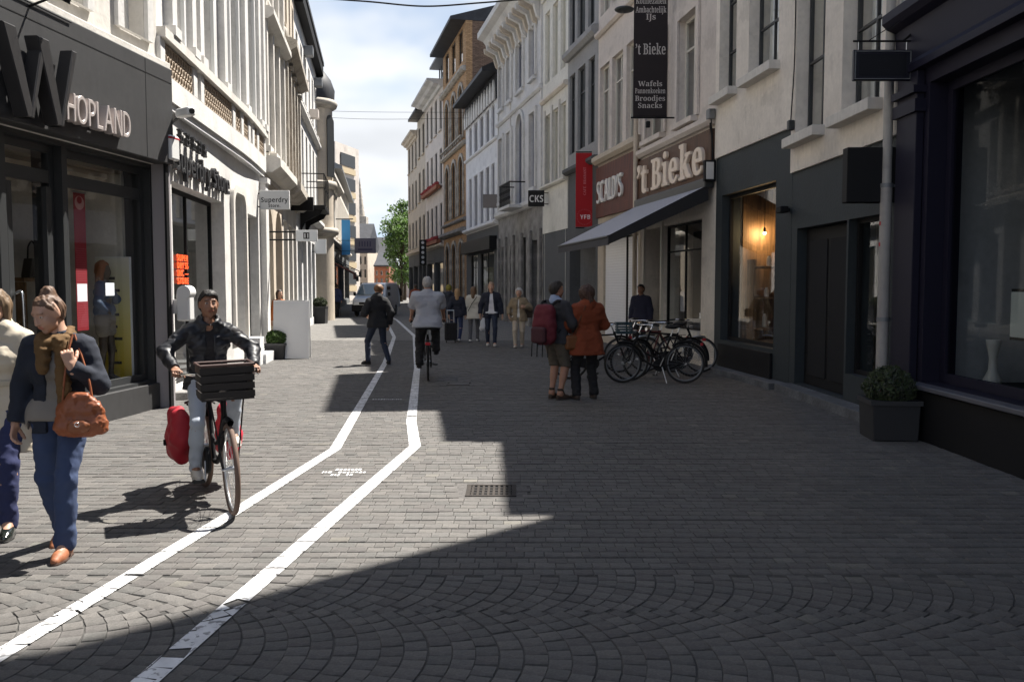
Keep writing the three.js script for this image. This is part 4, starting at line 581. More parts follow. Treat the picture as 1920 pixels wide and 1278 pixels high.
  for (let i = 0; i < 5; i++) { const u = lerp(sA + 0.25, sA + 1.9, i / 4.4), b = 0.018, q = []; for (const y of [0, 0.08, 0.16]) q.push(box(0.2, 0.025, 0.06, u, 3.86 + y, 0.1)); q.push(box(0.025, 0.2, 0.06, u + (i % 2 ? 0.05 : -0.04), 3.94, 0.103), box(0.025, 0.12, 0.06, u - (i % 2 ? 0.07 : -0.08), 3.9, 0.097)); mesh('letter', q, ink, g); }
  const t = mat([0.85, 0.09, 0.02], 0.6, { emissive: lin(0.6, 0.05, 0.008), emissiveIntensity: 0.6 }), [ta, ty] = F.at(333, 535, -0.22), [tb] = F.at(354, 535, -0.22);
  const sg = thing('orange_window_sign', 'orange red block lettering on the dark door glass', 'sign', F.world(ta, ty, -0.235).toArray(), F.turn); ['SUPER', 'DRY SS', 'INC \u2014', 'STORE'].forEach((s, i) => { const q = text(s, 0.1, 0.012, 'bold'), wd = q.boundingBox.max.x; mesh('lettering', q.scale((tb - ta) / wd, 1.05, 1).translate(0, 0.4 - i * 0.125, 0), t, sg); });
  mesh('back_partition', boxB(dr.u0 - 0.2, dr.u1 + 0.2, 0.12, 4, -3.2, -3.1), M.darkRoom, g);
}
// L3 - L5
const F3L = frame(LW.l2b, LW.l3a), F3b = frame(LW.l3a, LW.l3b), F4L = frame(LW.l3b, LW.l4);
{
  const row = (F, n, y0, y1, k, x = {}) => Array.from({ length: n }, (_, i) => ({ u0: F.L * (i + 0.5 - k / 2) / n, u1: F.L * (i + 0.5 + k / 2) / n, h0: y0, h1: y1, ...x }));
  const g = building({ name: 'arched_shop_building', label: 'cream house with arched shop windows next to the white corner shop', F: F3L, H: 12.6, split: 4.3, mat: M.ivory, mat2: M.beige, open: [...row(F3L, 2, 0.4, 3.7, 0.76, { arch: 1, fm: M.darkFrame }), ...row(F3L, 3, 5.1, 7.6, 0.5), ...row(F3L, 3, 8.6, 10.9, 0.5)], inner: M.room, floors: [4.3, 8.2], sill: true, bands: [{ y: 4.4, h: 0.4, out: 0.4 }, { y: 8.0, h: 0.3, out: 0.3 }], cornice: { out: 0.6, h: 0.7 } });
  for (const i of [0, 1, 2, 3]) pilaster(g, 0.2 + i * (F3L.L - 0.4) / 3, 0.22, 4.9, 11.9, 0.14, M.ivory);
  const h = building({ name: 'ornate_stone_building', label: 'ornate cream stone house with carved frieze and tall pilasters', F: F3b, H: 12.4, split: 4.2, mat: M.beige, mat2: M.ivory, open: [...row(F3b, 3, 0.3, 3.6, 0.78, { fm: M.whiteFrame, rowAt: [0.8] }), ...row(F3b, 4, 5.0, 8.0, 0.46), ...row(F3b, 4, 9.2, 11.0, 0.46)], inner: M.room, floors: [4.2, 8.5], sill: true, bands: [{ y: 4.25, h: 0.5, out: 0.5, mat: M.paleStone }, { y: 8.3, h: 0.4, out: 0.45, mat: M.paleStone }], cornice: { out: 0.5, h: 0.8, mat: M.paleStone } });
  for (let i = 0; i < 5; i++) pilaster(h, 0.2 + i * (F3b.L - 0.4) / 4, 0.26, 4.8, 8.2, 0.2, M.paleStone, 'carved_pilaster');
  for (let i = 0; i < 16; i++) mesh('frieze_block', new THREE.IcosahedronGeometry(0.17, 1).scale(1, 1.3, 0.6).translate(0.3 + i * (F3b.L - 0.6) / 15, 8.85 + 0.08 * (i % 2), 0.1), M.paleStone, h);
  const k = building({ name: 'black_eave_building', label: 'white house beneath a projecting black roof eave with small balconies', F: F4L, H: 11.9, split: 4.2, mat: M.white, mat2: M.lightGrey, open: [...row(F4L, 5, 0.3, 3.5, 0.74, { fm: mat([0.05, 0.16, 0.17], 0.5) }), ...row(F4L, 6, 5.0, 7.6, 0.42), ...row(F4L, 6, 8.5, 10.7, 0.42)], inner: M.room, floors: [4.2, 8.1], sill: true, roofMat: M.slate, eave: 0.38, rise: 3.5, bands: [{ y: 4.3, h: 0.3, out: 0.3 }, { y: 8, h: 0.2, out: 0.2 }] });
  mesh('eave_board', boxB(0.02, F4L.L - 0.02, 11.45, 11.85, 0.03, 0.34), M.black, k);
  for (let i = 0; i < 4; i++) mesh('shutter_box', rbox(0.5, 0.35, 0.35, 0.02, 1.4 + i * 2.7, 8.9 + (i % 2) * 1.9, 0.2), i % 2 ? M.zinc : M.pinkStone, k);
  const bl = thing('black_balcony', 'black iron balcony above the white shop sign', 'balcony', F4L.world(2.2, 4.5, 0.03).toArray(), F4L.turn);
  mesh('slab', rbox(2.6, 0.16, 0.9, 0.02, 0, 0, 0.46), M.black, bl); for (const x of [-1.1, 1.1]) mesh('bracket', extrude(poly([[0, -0.9], [0, -0.09], [0.8, -0.09], [0.7, -0.25], [0.2, -0.5]]), 0.1).rotateY(-Math.PI / 2).translate(x, 0, 0.01), M.black, bl);
  mesh('rail', [rod([-1.28, 1.2, 0.88], [1.28, 1.2, 0.88], 0.02), rod([-1.28, 0.7, 0.88], [1.28, 0.7, 0.88], 0.015), rod([-1.28, 1.2, 0.05], [-1.28, 1.2, 0.88], 0.02), rod([1.28, 1.2, 0.05], [1.28, 1.2, 0.88], 0.02), rod([-1.28, 0.7, 0.05], [-1.28, 0.7, 0.88], 0.015)], M.black, bl); for (const x of [-1.28, -0.43, 0.43, 1.28]) mesh('post', rod([x, 0.08, 0.88], [x, 1.2, 0.88], 0.02), M.black, bl);
  const p = F4L.world(F4L.L + 0.5, 0, -0.15), tu = thing('corner_turret', 'round stone corner turret with domed cap and arched niche', 'turret', p.toArray(), F4L.turn);
  mesh('shaft', cyl(0.85, 0.85, 10.2, 28).translate(0, 5.1, 0), M.beige, tu); for (const [y, r] of [[4.2, 1.05], [6.4, 1.0], [10.2, 1.05]]) mesh('ring', new THREE.LatheGeometry([[r - 0.25, -0.25], [r, -0.1], [r + 0.06, 0.05], [r, 0.2], [r - 0.25, 0.22]].map(q => new THREE.Vector2(...q)), 28).translate(0, y, 0), M.paleStone, tu);
  mesh('dome', new THREE.LatheGeometry([[0.95, 10.4], [0.98, 10.9], [0.8, 11.4], [0.5, 11.8], [0.2, 12.0], [0.16, 12.2], [0.22, 12.35], [0.001, 12.55]].map(q => new THREE.Vector2(...q)), 28), M.slate, tu);
  for (let i = 0; i < 5; i++) { const a = -0.5 + i * 0.9, o = { u0: -0.26, u1: 0.26, h0: 6.8, h1: 9.7, arch: 1 }, q = extrude(toShape(outline(o)), 0.05, 0, 6).translate(0, 0, 0.83).rotateY(a); mesh('niche_window', q, M.darkFrame, tu); }
}
// L6, L7: lower shops towards the square
{
  const F6L = frame([LW.l4[0] - 0.6, LW.l4[1] + 2.6], LW.l6), [g] = (() => { const r = plainHouse('cafe_terrace_building', 'cream cafe house with awnings beyond the corner turret', [LW.l4[0] - 0.6, LW.l4[1] + 2.6], LW.l6, 7.9, 1, 6, M.ivory, { fm: M.darkFrame }); return r; })();
  plainHouse('classical_row_building', 'cream classical row of tall narrow windows in front of the apartment tower', LW.l6, LW.l7, 9.4, 1, 14, M.cream, { fm: M.darkFrame, roofMat: M.zinc, eave: 0.5, rise: 2.2 });
  const cols = [[0.12, 0.03, 0.02], [0.02, 0.02, 0.02], [0.3, 0.12, 0.04], [0.04, 0.04, 0.045]];
  [[1.5, 3.1, 0], [5.5, 3.0, 1], [10, 3.3, 3]].forEach(([u, y, c], i) => { const a = thing('cafe_awning', ['dark red cafe awning just past the corner turret', 'black cafe awning between the dark red and grey awnings', 'dark grey cafe awning farthest along the cafe house'][i], 'awning', F6L.world(u, 0, 0.02).toArray(), F6L.turn); mesh('canopy', moulding([[0.1, y], [0.1, y + 0.05], [1.7, y - 0.75], [1.7, y - 0.8]], 3.4), mat(cols[c], 0.9), a); mesh('valance', boxB(0, 3.4, y - 1.1, y - 0.805, 1.66, 1.69), mat(cols[c], 0.9), a); });
}
// ---------------------------------------------------------------- the far end of the street
{ // apartment tower
  const Z = 92, s = Z / FX, X = px => (px - CX) * s, Y = py => HC + (533 - py) * s, x0 = X(600), xm = X(632), x1 = X(657), H = Y(268);
  const F = frame([x0, Z - 4.5], [xm, Z]), g = thing('apartment_tower', 'tall grey brown apartment block with yellowish window bands and blue banner', 'building', [0, 0, 0]);
  const a = V(x0, 0, Z - 8), b = V(xm, 0, Z), c = V(x1, 0, Z + 1.5), d = V(x0 - 6, 0, Z + 18);
  mesh('wall', planShape([[x0 - 8, -(Z + 4)], [xm, -Z], [x1, -(Z + 6)], [x1 - 4, -(Z + 22)], [x0 - 8, -(Z + 20)]].map(([x, z]) => [x, z]), -0.04, H), M.pinkStone, g);
  const f = frame([xm, Z], [x1, Z + 6]); for (let i = 0; i < 6; i++) { const y = H - 1.6 - i * 2.5; const w = new THREE.Group(); const m = mesh('window_band', box(f.L * 0.6, 1.3, 0.1, 0, 0, 0.04), M.darkFrame, g); m.position.copy(f.world(f.L / 2, y, 0.02)); m.rotation.y = f.turn; const p = mesh('spandrel', box(f.L * 0.6, 0.6, 0.14, 0, -1.1, 0.06), mat([0.5, 0.4, 0.26], 0.85), g); p.position.copy(f.world(f.L / 2, y, 0.02)); p.rotation.y = f.turn; }
  const f2 = frame([x0 - 8, Z + 4], [xm, Z]); for (let i = 0; i < 5; i++) for (const k of [0.62, 0.8]) { const m = mesh('window', box(0.8, 1.2, 0.08, 0, 0, 0.03), M.darkFrame, g); m.position.copy(f2.world(f2.L * k, H - 2 - i * 2.7, 0.01)); m.rotation.y = f2.turn; }
  mesh('roof_hut', boxB(xm - 4.5, xm - 2.5, H, H + 1.2, -(Z + 6), -(Z + 4)), M.zinc, g);
  const bw = 60, sb = bw / FX, t = thing('blue_banner', 'tall light blue banner hanging over the street by the tower', 'banner', V((650 - CX) * sb, 0, bw).toArray(), 0); const y0 = HC + (533 - 478) * sb, y1 = HC + (533 - 413) * sb;
  mesh('cloth', box(16 * sb, y1 - y0, 0.03, 0, (y0 + y1) / 2, 0), printed(1, 4, (q, w, h) => { q.fillStyle = '#4f9fe0'; q.fillRect(0, 0, w, h); q.fillStyle = '#cfe6f5'; q.fillRect(w * 0.35, h * 0.15, w * 0.3, h * 0.35); q.fillStyle = '#2f6fb8'; q.fillRect(w * 0.1, h * 0.62, w * 0.8, h * 0.06); q.fillRect(w * 0.1, h * 0.75, w * 0.8, h * 0.06); }, 64), t); mesh('pole', rod([-1.6, y1 + 0.05, 0], [0.5, y1 + 0.05, 0], 0.04), M.darkFrame, t);
}
function farBlock(name, label, px0, px1, pyTop, Z, D, m, o = {}) {
  const s = Z / FX, x0 = (px0 - CX) * s, x1 = (px1 - CX) * s, H = HC + (533 - pyTop) * s, F = frame([x0, Z], [x1, Z]), n = o.n ?? 3, fl = o.fl ?? 3, open = [];
  for (let f = 0; f < fl; f++) for (let i = 0; i < n; i++) { const u = F.L * (i + 0.5) / n, w = F.L / n * 0.2, fh = (H - 1) / fl; open.push({ u0: u - w, u1: u + w, h0: 0.9 + f * fh, h1: 0.9 + f * fh + fh * 0.6, fm: o.fm || M.darkFrame }); }
  return building({ name, label, F, H, mat: m, open, depth: D, inner: M.room, floors: [], ...o });
}
farBlock('far_gabled_house', 'distant brownish house behind the small van with dark steep roof', 655, 690, 470, 120, 12, M.beige, { fl: 3, n: 4, roofMat: M.slate, rise: 4, eave: 0.3 });
farBlock('far_mansard_house', 'distant pale house with a long dark mansard roof', 682, 720, 488, 128, 12, M.ivory, { fl: 3, n: 3, roofMat: M.slate, rise: 3.6, eave: 0.2 });
farBlock('far_red_house', 'distant orange red brick house beside the green tree', 702, 730, 500, 112, 10, M.redBrick, { fl: 3, n: 3, roofMat: M.slate, rise: 2, fm: M.whiteFrame });
farBlock('far_white_house', 'distant white house mostly hidden by the green tree', 728, 790, 505, 118, 10, M.white, { fl: 3, n: 5 });
{ const Z = 135, s = Z / FX, t = thing('church_spire', 'thin distant church spire rising beside the dark gabled roof', 'spire', V((677 - CX) * s, 0, Z).toArray()); mesh('tower', rbox(2.2, 12, 2.2, 0.05, 0, 6, 0), M.paleStone, t); mesh('spire', new THREE.ConeGeometry(0.9, 7, 8).translate(0, 14.5, 0), M.paleStone, t); }
// tree
function leafTree(label, x, Z, H, R, seed) {
  const t = thing('street_tree', label, 'tree', V(x, 0, Z).toArray()), r = rng(seed), bark = mat([0.1, 0.08, 0.06], 0.95, { map: T.wood }), limbs = [rod([0, 0, 0], [0.1, H * 0.35, 0], 0.2, 0.14, 10)], tips = [];
  for (let i = 0; i < 16; i++) { const a = i * 2.4 + r(), y0 = H * (0.22 + 0.4 * r()), l = R * (0.6 + 0.5 * r()), e = [Math.cos(a) * l, y0 + H * (0.15 + 0.3 * r()), Math.sin(a) * l]; limbs.push(rod([0.1 * r(), y0, 0.1 * r()], e, 0.07, 0.02, 6)); tips.push(e); }
  limbs.push(rod([0.1, H * 0.35, 0], [0, H * 0.95, 0.1], 0.14, 0.02, 8)); mesh('trunk', limbs, bark, t);
  for (let i = 0; i < 40; i++) { const a = r() * 6.28, y = H * (0.2 + 0.8 * Math.pow(r(), 0.8)), k = R * Math.sqrt(r()) * Math.sin(clamp((y / H - 0.1) / 0.95, 0, 1) * Math.PI * 0.85 + 0.45); tips.push([Math.cos(a) * k, y, Math.sin(a) * k]); }
  const P = [], N = [], C = [];
  for (const c of tips) for (let i = 0; i < 95; i++) {
    const g = () => (r() + r() + r() - 1.5) * 0.62, p = new THREE.Vector3(c[0] + g(), c[1] + g() * 0.8, c[2] + g()), q = new THREE.Quaternion().setFromEuler(new THREE.Euler(r() * 6, r() * 6, r() * 6)), w = 0.07 + r() * 0.06, l = 0.12 + r() * 0.1, k = 0.7 + r() * 0.6, n = new THREE.Vector3(0, 0, 1).applyQuaternion(q);
    const v = [[0, -l, 0], [w, 0, 0.02], [0, l, 0], [-w, 0, 0.02]].map(a => new THREE.Vector3(...a).applyQuaternion(q).add(p)); for (const j of [0, 1, 2, 0, 2, 3]) { P.push(v[j].x, v[j].y, v[j].z); N.push(n.x, n.y, n.z); C.push(0.1 * k, 0.19 * k, 0.03 * k); }
  }
  const g = new THREE.BufferGeometry(); g.setAttribute('position', new THREE.Float32BufferAttribute(P, 3)); g.setAttribute('normal', new THREE.Float32BufferAttribute(N, 3)); g.setAttribute('color', new THREE.Float32BufferAttribute(C, 3));
  mesh('crown', g, mat([1, 1, 1], 0.9, { vertexColors: true, side: THREE.DoubleSide, transmission: 0.4, thickness: 0 }), t);
}
leafTree('bright green leafy tree at the end of the shaded row', -11.1, 88, 8.0, 1.55, 4);
leafTree('taller thin green tree set behind the end of the shaded row', -11.7, 96, 10.5, 1.5, 11);
// ---------------------------------------------------------------- signs, wires, street things
function boardSign(name, label, px0, px1, py0, py1, Z, wall, face, o = {}) { // a board standing out from a front, facing along the street
  const s = Z / FX, w = (px1 - px0) * s, h = (py1 - py0) * s, p = V(((px0 + px1) / 2 - CX) * s, HC + (533 - (py0 + py1) / 2) * s, Z), t = thing(name, label, o.category || 'sign', p.toArray(), o.turn ?? 0), d = o.d ?? 0.08;
  mesh('board', rbox(w, h, d, Math.min(0.01, d / 3)), o.edge || M.black, t); mesh('face', new THREE.PlaneGeometry(w * 0.97, h * 0.97).translate(0, 0, d / 2 + 0.004), face, t, true);
  if (o.arms !== 0) { const dx = wall * (w / 2), r = o.reach ?? 0.5; for (const y of o.armY || [h * 0.35, -h * 0.35]) mesh('bracket_arm', rod([dx, y, 0], [dx + wall * r, y, 0], o.armR ?? 0.015), M.black, t); }
  return t;
}
const lettering = (bg, fg, lines, font = 'sans-serif') => (c, w, h) => { c.fillStyle = bg; c.fillRect(0, 0, w, h); c.fillStyle = fg; c.textAlign = 'center'; c.textBaseline = 'middle'; for (const [s, y, size, f] of lines) { c.font = `${f || 'bold'} ${Math.round(h * size)}px ${font}`; c.fillText(s, w / 2, h * y, w * 0.94); } };
// hanging black menu banner of the waffle shop
{
  const Z = 20.2, s = Z / FX, X = px => (px - CX) * s, Y = py => HC + (533 - py) * s, w = 62 * s, y0 = Y(224), y1 = Y(-60), t = thing('menu_banner', 'tall black menu banner with white lettering hung out from the waffle shop', 'banner', V(X(1215), 0, Z).toArray()), h = y1 - y0;
  mesh('cloth', box(w, h, 0.03, 0, (y0 + y1) / 2, 0), mat([0.012, 0.01, 0.011], 0.85), t);
  mesh('print', new THREE.PlaneGeometry(w * 0.99, h * 0.99).translate(0, (y0 + y1) / 2, 0.019), printed(w, h, (c, W, H) => { c.fillStyle = '#1d1416'; c.fillRect(0, 0, W, H); c.fillStyle = '#b9b3ae'; c.textAlign = 'center'; c.textBaseline = 'middle'; const Yp = py => H * (py + 60) / 284; const L = (q, py, sz) => { c.font = `bold ${Math.round(H * sz / 284)}px serif`; c.fillText(q, W / 2, Yp(py), W * 0.92); }; L('Koffiezalen', 14, 15); L('Ambachtelijk', 30, 15); L('IJs', 43, 15); L('\u2019t Bieke', 102, 27); L('Wafels', 165, 13); L('Pannenkoeken', 178, 13); L('Broodjes', 192, 13); L('Snacks', 205, 13); }, 256), t, true);
  for (const y of [y0 - 0.02, y1]) mesh('bar', rod([-w / 2 - 0.05, y, 0], [w / 2 + 0.75, y, 0], 0.02), M.black, t);
  mesh('tension_block', rbox(0.1, 0.14, 0.1, 0.02, -0.04, y0 - 0.17, 0), M.black, t);
}
{ // red banner
  const Z = 27.6, s = Z / FX, X = px => (px - CX) * s, Y = py => HC + (533 - py) * s, w = 33 * s, y0 = Y(426), y1 = Y(290), h = y1 - y0, t = thing('red_street_banner', 'tall red banner with round emblem hung out from the grey house', 'banner', V(X(1095), 0, Z).toArray());
  mesh('cloth', box(w, h, 0.03, 0, (y0 + y1) / 2, 0), M.red, t);
  mesh('print', new THREE.PlaneGeometry(w * 0.99, h * 0.99).translate(0, (y0 + y1) / 2, 0.019), printed(w, h, (c, W, H) => { c.fillStyle = '#a60a16'; c.fillRect(0, 0, W, H); c.save(); c.translate(W * 0.5, H * 0.38); c.rotate(-Math.PI / 2); c.fillStyle = '#cf8f92'; c.textAlign = 'center'; c.textBaseline = 'middle'; c.font = `${Math.round(W * 0.2)}px serif`; c.fillText('CAFE  BRABANT', 0, 0, H * 0.5); c.restore(); c.strokeStyle = '#b9666c'; c.lineWidth = 3; for (let i = 0; i < 28; i++) { const a = i / 28 * 6.283; c.beginPath(); c.moveTo(W * 0.5 + Math.cos(a) * W * 0.4, H * 0.87 + Math.sin(a) * W * 0.4); c.lineTo(W * 0.5 + Math.cos(a) * W * 0.46, H * 0.87 + Math.sin(a) * W * 0.46); c.stroke(); } c.fillStyle = '#e3d0d2'; c.textAlign = 'center'; c.font = `bold ${Math.round(W * 0.34)}px sans-serif`; c.fillText('YFB', W * 0.55, H * 0.9, W * 0.6); }, 128), t, true);
  for (const y of [y0 - 0.03, y1 + 0.03]) mesh('bar', rod([-w / 2, y, 0], [w / 2 + 0.5, y, 0], 0.02), M.black, t);
}
boardSign('box_sign', 'black square light box with white letters on the classical stone house', 990, 1020, 359, 388, 33.2, 1, printed(1, 1, lettering('#070707', '#cfcfcf', [['CKS', 0.54, 0.62]]), 128), { d: 0.2, reach: 0.35 });
boardSign('grey_hanging_sign', 'plain grey hanging sign in front of the white scalloped house', 906, 932, 366, 391, 42.5, 1, mat([0.2, 0.18, 0.17], 0.8), { reach: 0.7, edge: M.stone });
boardSign('black_square_sign', 'plain black square sign projecting from the green front', 1578, 1667, 281, 382, 10.72, 1, M.matteBlack, { d: 0.16, reach: 0.12 });
boardSign('vertical_cafe_sign', 'narrow black vertical sign with white symbols far down the shaded row', 787, 800, 450, 497, 66, 1, printed(0.4, 1.4, (c, W, H) => { c.fillStyle = '#070707'; c.fillRect(0, 0, W, H); c.fillStyle = '#c8c8c8'; for (let i = 0; i < 5; i++) { c.beginPath(); c.arc(W / 2, H * (0.1 + i * 0.2), W * 0.22, 0, 7); c.fill(); } }, 64), { reach: 0.5 });
boardSign('white_shop_sign', 'flat white projecting shop sign with black lettering on the white corner shop', 491, 546, 359, 394, 20.5, -1, printed(55, 35, lettering('#b9bbbd', '#1b1b1e', [['Superdry', 0.5, 0.36], ['Store.', 0.82, 0.24]]), 256), { edge: M.lightGrey, reach: 0.2 });
boardSign('dark_shop_sign', 'dark projecting shop sign behind the white lettered sign', 548, 590, 371, 396, 28.5, -1, M.black, { reach: 0.3 });
boardSign('bracket_sign', 'white sign with a small black emblem on two long black bars', 557, 597, 432, 453, 21.4, -1, printed(40, 21, (c, W, H) => { c.fillStyle = '#cfd2d4'; c.fillRect(0, 0, W, H); c.strokeStyle = '#1a1a1a'; c.lineWidth = 6; c.strokeRect(W * 0.38, H * 0.25, W * 0.1, H * 0.5); c.strokeRect(W * 0.52, H * 0.25, W * 0.1, H * 0.5); }, 128), { edge: M.lightGrey, reach: 0.76, armR: 0.02 });
boardSign('blank_white_sign', 'blank white sign hanging past the bracket sign', 592, 613, 449, 476, 38, -1, M.paper, { edge: M.whiteFrame, reach: 0.3 });
boardSign('grey_street_sign', 'grey panel with dark marks hung out above the small van', 666, 706, 447, 475, 56, -1, printed(40, 28, (c, W, H) => { c.fillStyle = '#6d6a78'; c.fillRect(0, 0, W, H); c.fillStyle = '#413d58'; for (let i = 0; i < 5; i++) c.fillRect(W * (0.2 + i * 0.13), H * 0.2, W * 0.05, H * 0.35); c.fillRect(W * 0.15, H * 0.7, W * 0.7, H * 0.12); }, 64), { reach: 4.2, edge: M.zinc });
{ // navy hanging sign with scrolled bracket
  const Z = 10.2, s = Z / FX, X = px => (px - CX) * s, Y = py => HC + (533 - py) * s, w = 108 * s, h = 56 * s, t = thing('navy_hanging_sign', 'small navy board with silver edge hanging from a scrolled iron bracket', 'sign', V(X(1642), Y(131), Z).toArray());
  mesh('board', rbox(w, h, 0.05, 0.008), mat([0.006, 0.007, 0.016], 0.4), t); mesh('silver_edge', [box(w - 0.03, 0.008, 0.01, 0, h / 2 - 0.02, 0.03), box(w - 0.03, 0.008, 0.01, 0, -h / 2 + 0.02, 0.03), box(0.008, h - 0.05, 0.01, -w / 2 + 0.02, 0, 0.0295), box(0.008, h - 0.05, 0.01, w / 2 - 0.02, 0, 0.0295)], M.steel, t);
  mesh('lettering', new THREE.PlaneGeometry(w * 0.8, h * 0.7).translate(0, 0, 0.0265), printed(w, h, lettering('#0a0b14', '#2b2c3a', [['\u2014 \u2014', 0.3, 0.2], ['\u2014\u2014\u2014\u2014', 0.7, 0.16]], 'serif'), 128), t, true);
  mesh('bracket', [rod([-w / 2, h / 2 + 0.1, 0], [w / 2 + 0.1, h / 2 + 0.1, 0], 0.012), tube([[w / 2 - 0.1, h / 2 + 0.1, 0], [w / 2, h / 2 + 0.2, 0], [w / 2 + 0.02, h / 2 + 0.4, 0], [w / 2 + 0.09, h / 2 + 0.45, 0]], 0.014, 20, 6), box(0.02, 0.6, 0.04, w / 2 + 0.1, h / 2 + 0.2, 0)], M.black, t);
  mesh('stay', rod([-w / 4, h / 2 + 0.1, 0], [w / 2 + 0.09, h / 2 + 0.48, 0], 0.005), M.black, t); for (const x of [-w / 2 + 0.06, w / 2 - 0.06]) mesh('hook', rod([x, h / 2, 0], [x, h / 2 + 0.1, 0], 0.006), M.steel, t);
}
{ // drainpipe between the navy and the green fronts
  const F = F2a, t = thing('drainpipe', 'pale zinc drainpipe with red stickers between the green and navy fronts', 'drainpipe', F.world(F.L - 0.04, 0, 0.13).toArray(), F.turn), m = mat([0.42, 0.4, 0.37], 0.6, { map: T.plaster });
  mesh('pipe', cyl(0.055, 0.055, 8, 16).translate(0, 4.0 + 1.1, 0), m, t); mesh('iron_shoe', cyl(0.068, 0.068, 3.0, 16).translate(0, 1.42, 0), mat([0.36, 0.34, 0.32], 0.6, { map: T.plaster }), t); for (const y of [1.3, 2.9, 4.4]) mesh('clamp', [cyl(0.075, 0.075, 0.05, 16).translate(0, y, 0), box(0.03, 0.03, 0.12, 0, y, -0.07)], M.zinc, t);
  for (const [y, c] of [[2.45, M.red], [2.2, M.red]]) mesh('sticker', new THREE.CylinderGeometry(0.0695, 0.0695, 0.045, 12, 1, true, -0.6, 0.9).translate(0, y, 0), c, t);
}
{ // pipe by the waffle shop fascia
  const F = F3, t = thing('drainpipe', 'thin cream drainpipe beside the brown lettered fascia', 'drainpipe', F.world(0.03, 0, 0.16).toArray(), F.turn); mesh('pipe', cyl(0.06, 0.06, 12.6, 14).translate(0, 6.4, 0), M.beige, t); mesh('base', cyl(0.075, 0.08, 0.4, 14).translate(0, 0.2, 0), M.zinc, t);
}
{ // wall lamp and camera bits on the green front
  const F = F2b, [u, h] = F.at(1467, 393, 0.15), t = thing('wall_lamp', 'small black box lamp on the green wall between window and door', 'lamp', F.world(u, h, 0.12).toArray(), F.turn); mesh('body', [rbox(0.2, 0.11, 0.14, 0.02, 0, 0, 0.03)], M.black, t); mesh('arm', box(0.05, 0.06, 0.12, -0.06, 0, -0.06), M.black, t);
  const G = F2b, [u2, h2] = G.at(1331, 214, 0.15), b = thing('junction_box', 'grey junction box with hanging cables on the cream wall edge', 'junction box', G.world(u2, h2, 0.13).toArray(), G.turn); mesh('box', rbox(0.18, 0.2, 0.14, 0.02), M.zinc, b); for (let i = 0; i < 3; i++) mesh('cable', tube([[-0.05 + i * 0.04, -0.1, 0], [-0.08 + i * 0.05, -0.4, -0.03], [-0.04 + i * 0.03, -0.8, -0.05], [-0.06 + i * 0.03, -1.2, -0.06]], 0.012, 16, 5), M.matteBlack, b);
  const [u3, h3] = F2a.at(1483, 235, 0.1), q = thing('junction_box', 'small dark cable box at the seam of the two cream walls', 'junction box', F2a.world(Math.max(0.05, u3), h3, 0.1).toArray(), F2a.turn); mesh('box', rbox(0.1, 0.16, 0.1, 0.02), M.darkFrame, q); mesh('cable', tube([[0, 0.08, 0], [0.03, 1, -0.03], [0, 2.4, -0.04]], 0.01, 12, 5), M.matteBlack, q);
}
// overhead wires
function wire(label, pts, r, lampEvery) { const t = thing('overhead_wire', label, 'wire'); mesh('cable', new THREE.TubeGeometry(new THREE.CatmullRomCurve3(pts), 60, r, 6), M.black, t); return t; }
{
  const Z = 24, s = Z / FX, P = (px, py) => V((px - CX) * s, HC + (533 - py) * s, Z);
  wire('thick black cable sagging across the street between the upper fronts', [P(538, -4), P(580, 6), P(700, 16), P(800, 24), P(900, 18), P(1000, 10), P(1118, 2)], 0.022);
  for (const [y0, y1, z, l] of [[212, 215, 52, 'upper thin wire crossing the open sky'], [222, 228, 50, 'lower thin wire crossing the open sky']]) { const q = z / FX; wire(l, [V((570 - CX) * q, HC + (533 - y0) * q, z), V((690 - CX) * q, HC + (533 - y1) * q, z), V((905 - CX) * q, HC + (533 - y0 - 4) * q, z)], 0.01); }
  const L = thing('street_luminaire', 'flat oval street lamp hung over the shaded side', 'lamp', V((1166 - CX) * 22 / FX, HC + (533 - 30) * 22 / FX, 22).toArray()); mesh('shade', new THREE.SphereGeometry(0.24, 20, 12).scale(1, 0.3, 0.9), mat([0.03, 0.035, 0.035], 0.5), L); mesh('arm', rod([0.1, 0.02, 0], [0.9, 0.06, 0], 0.02), M.darkFrame, L);
}
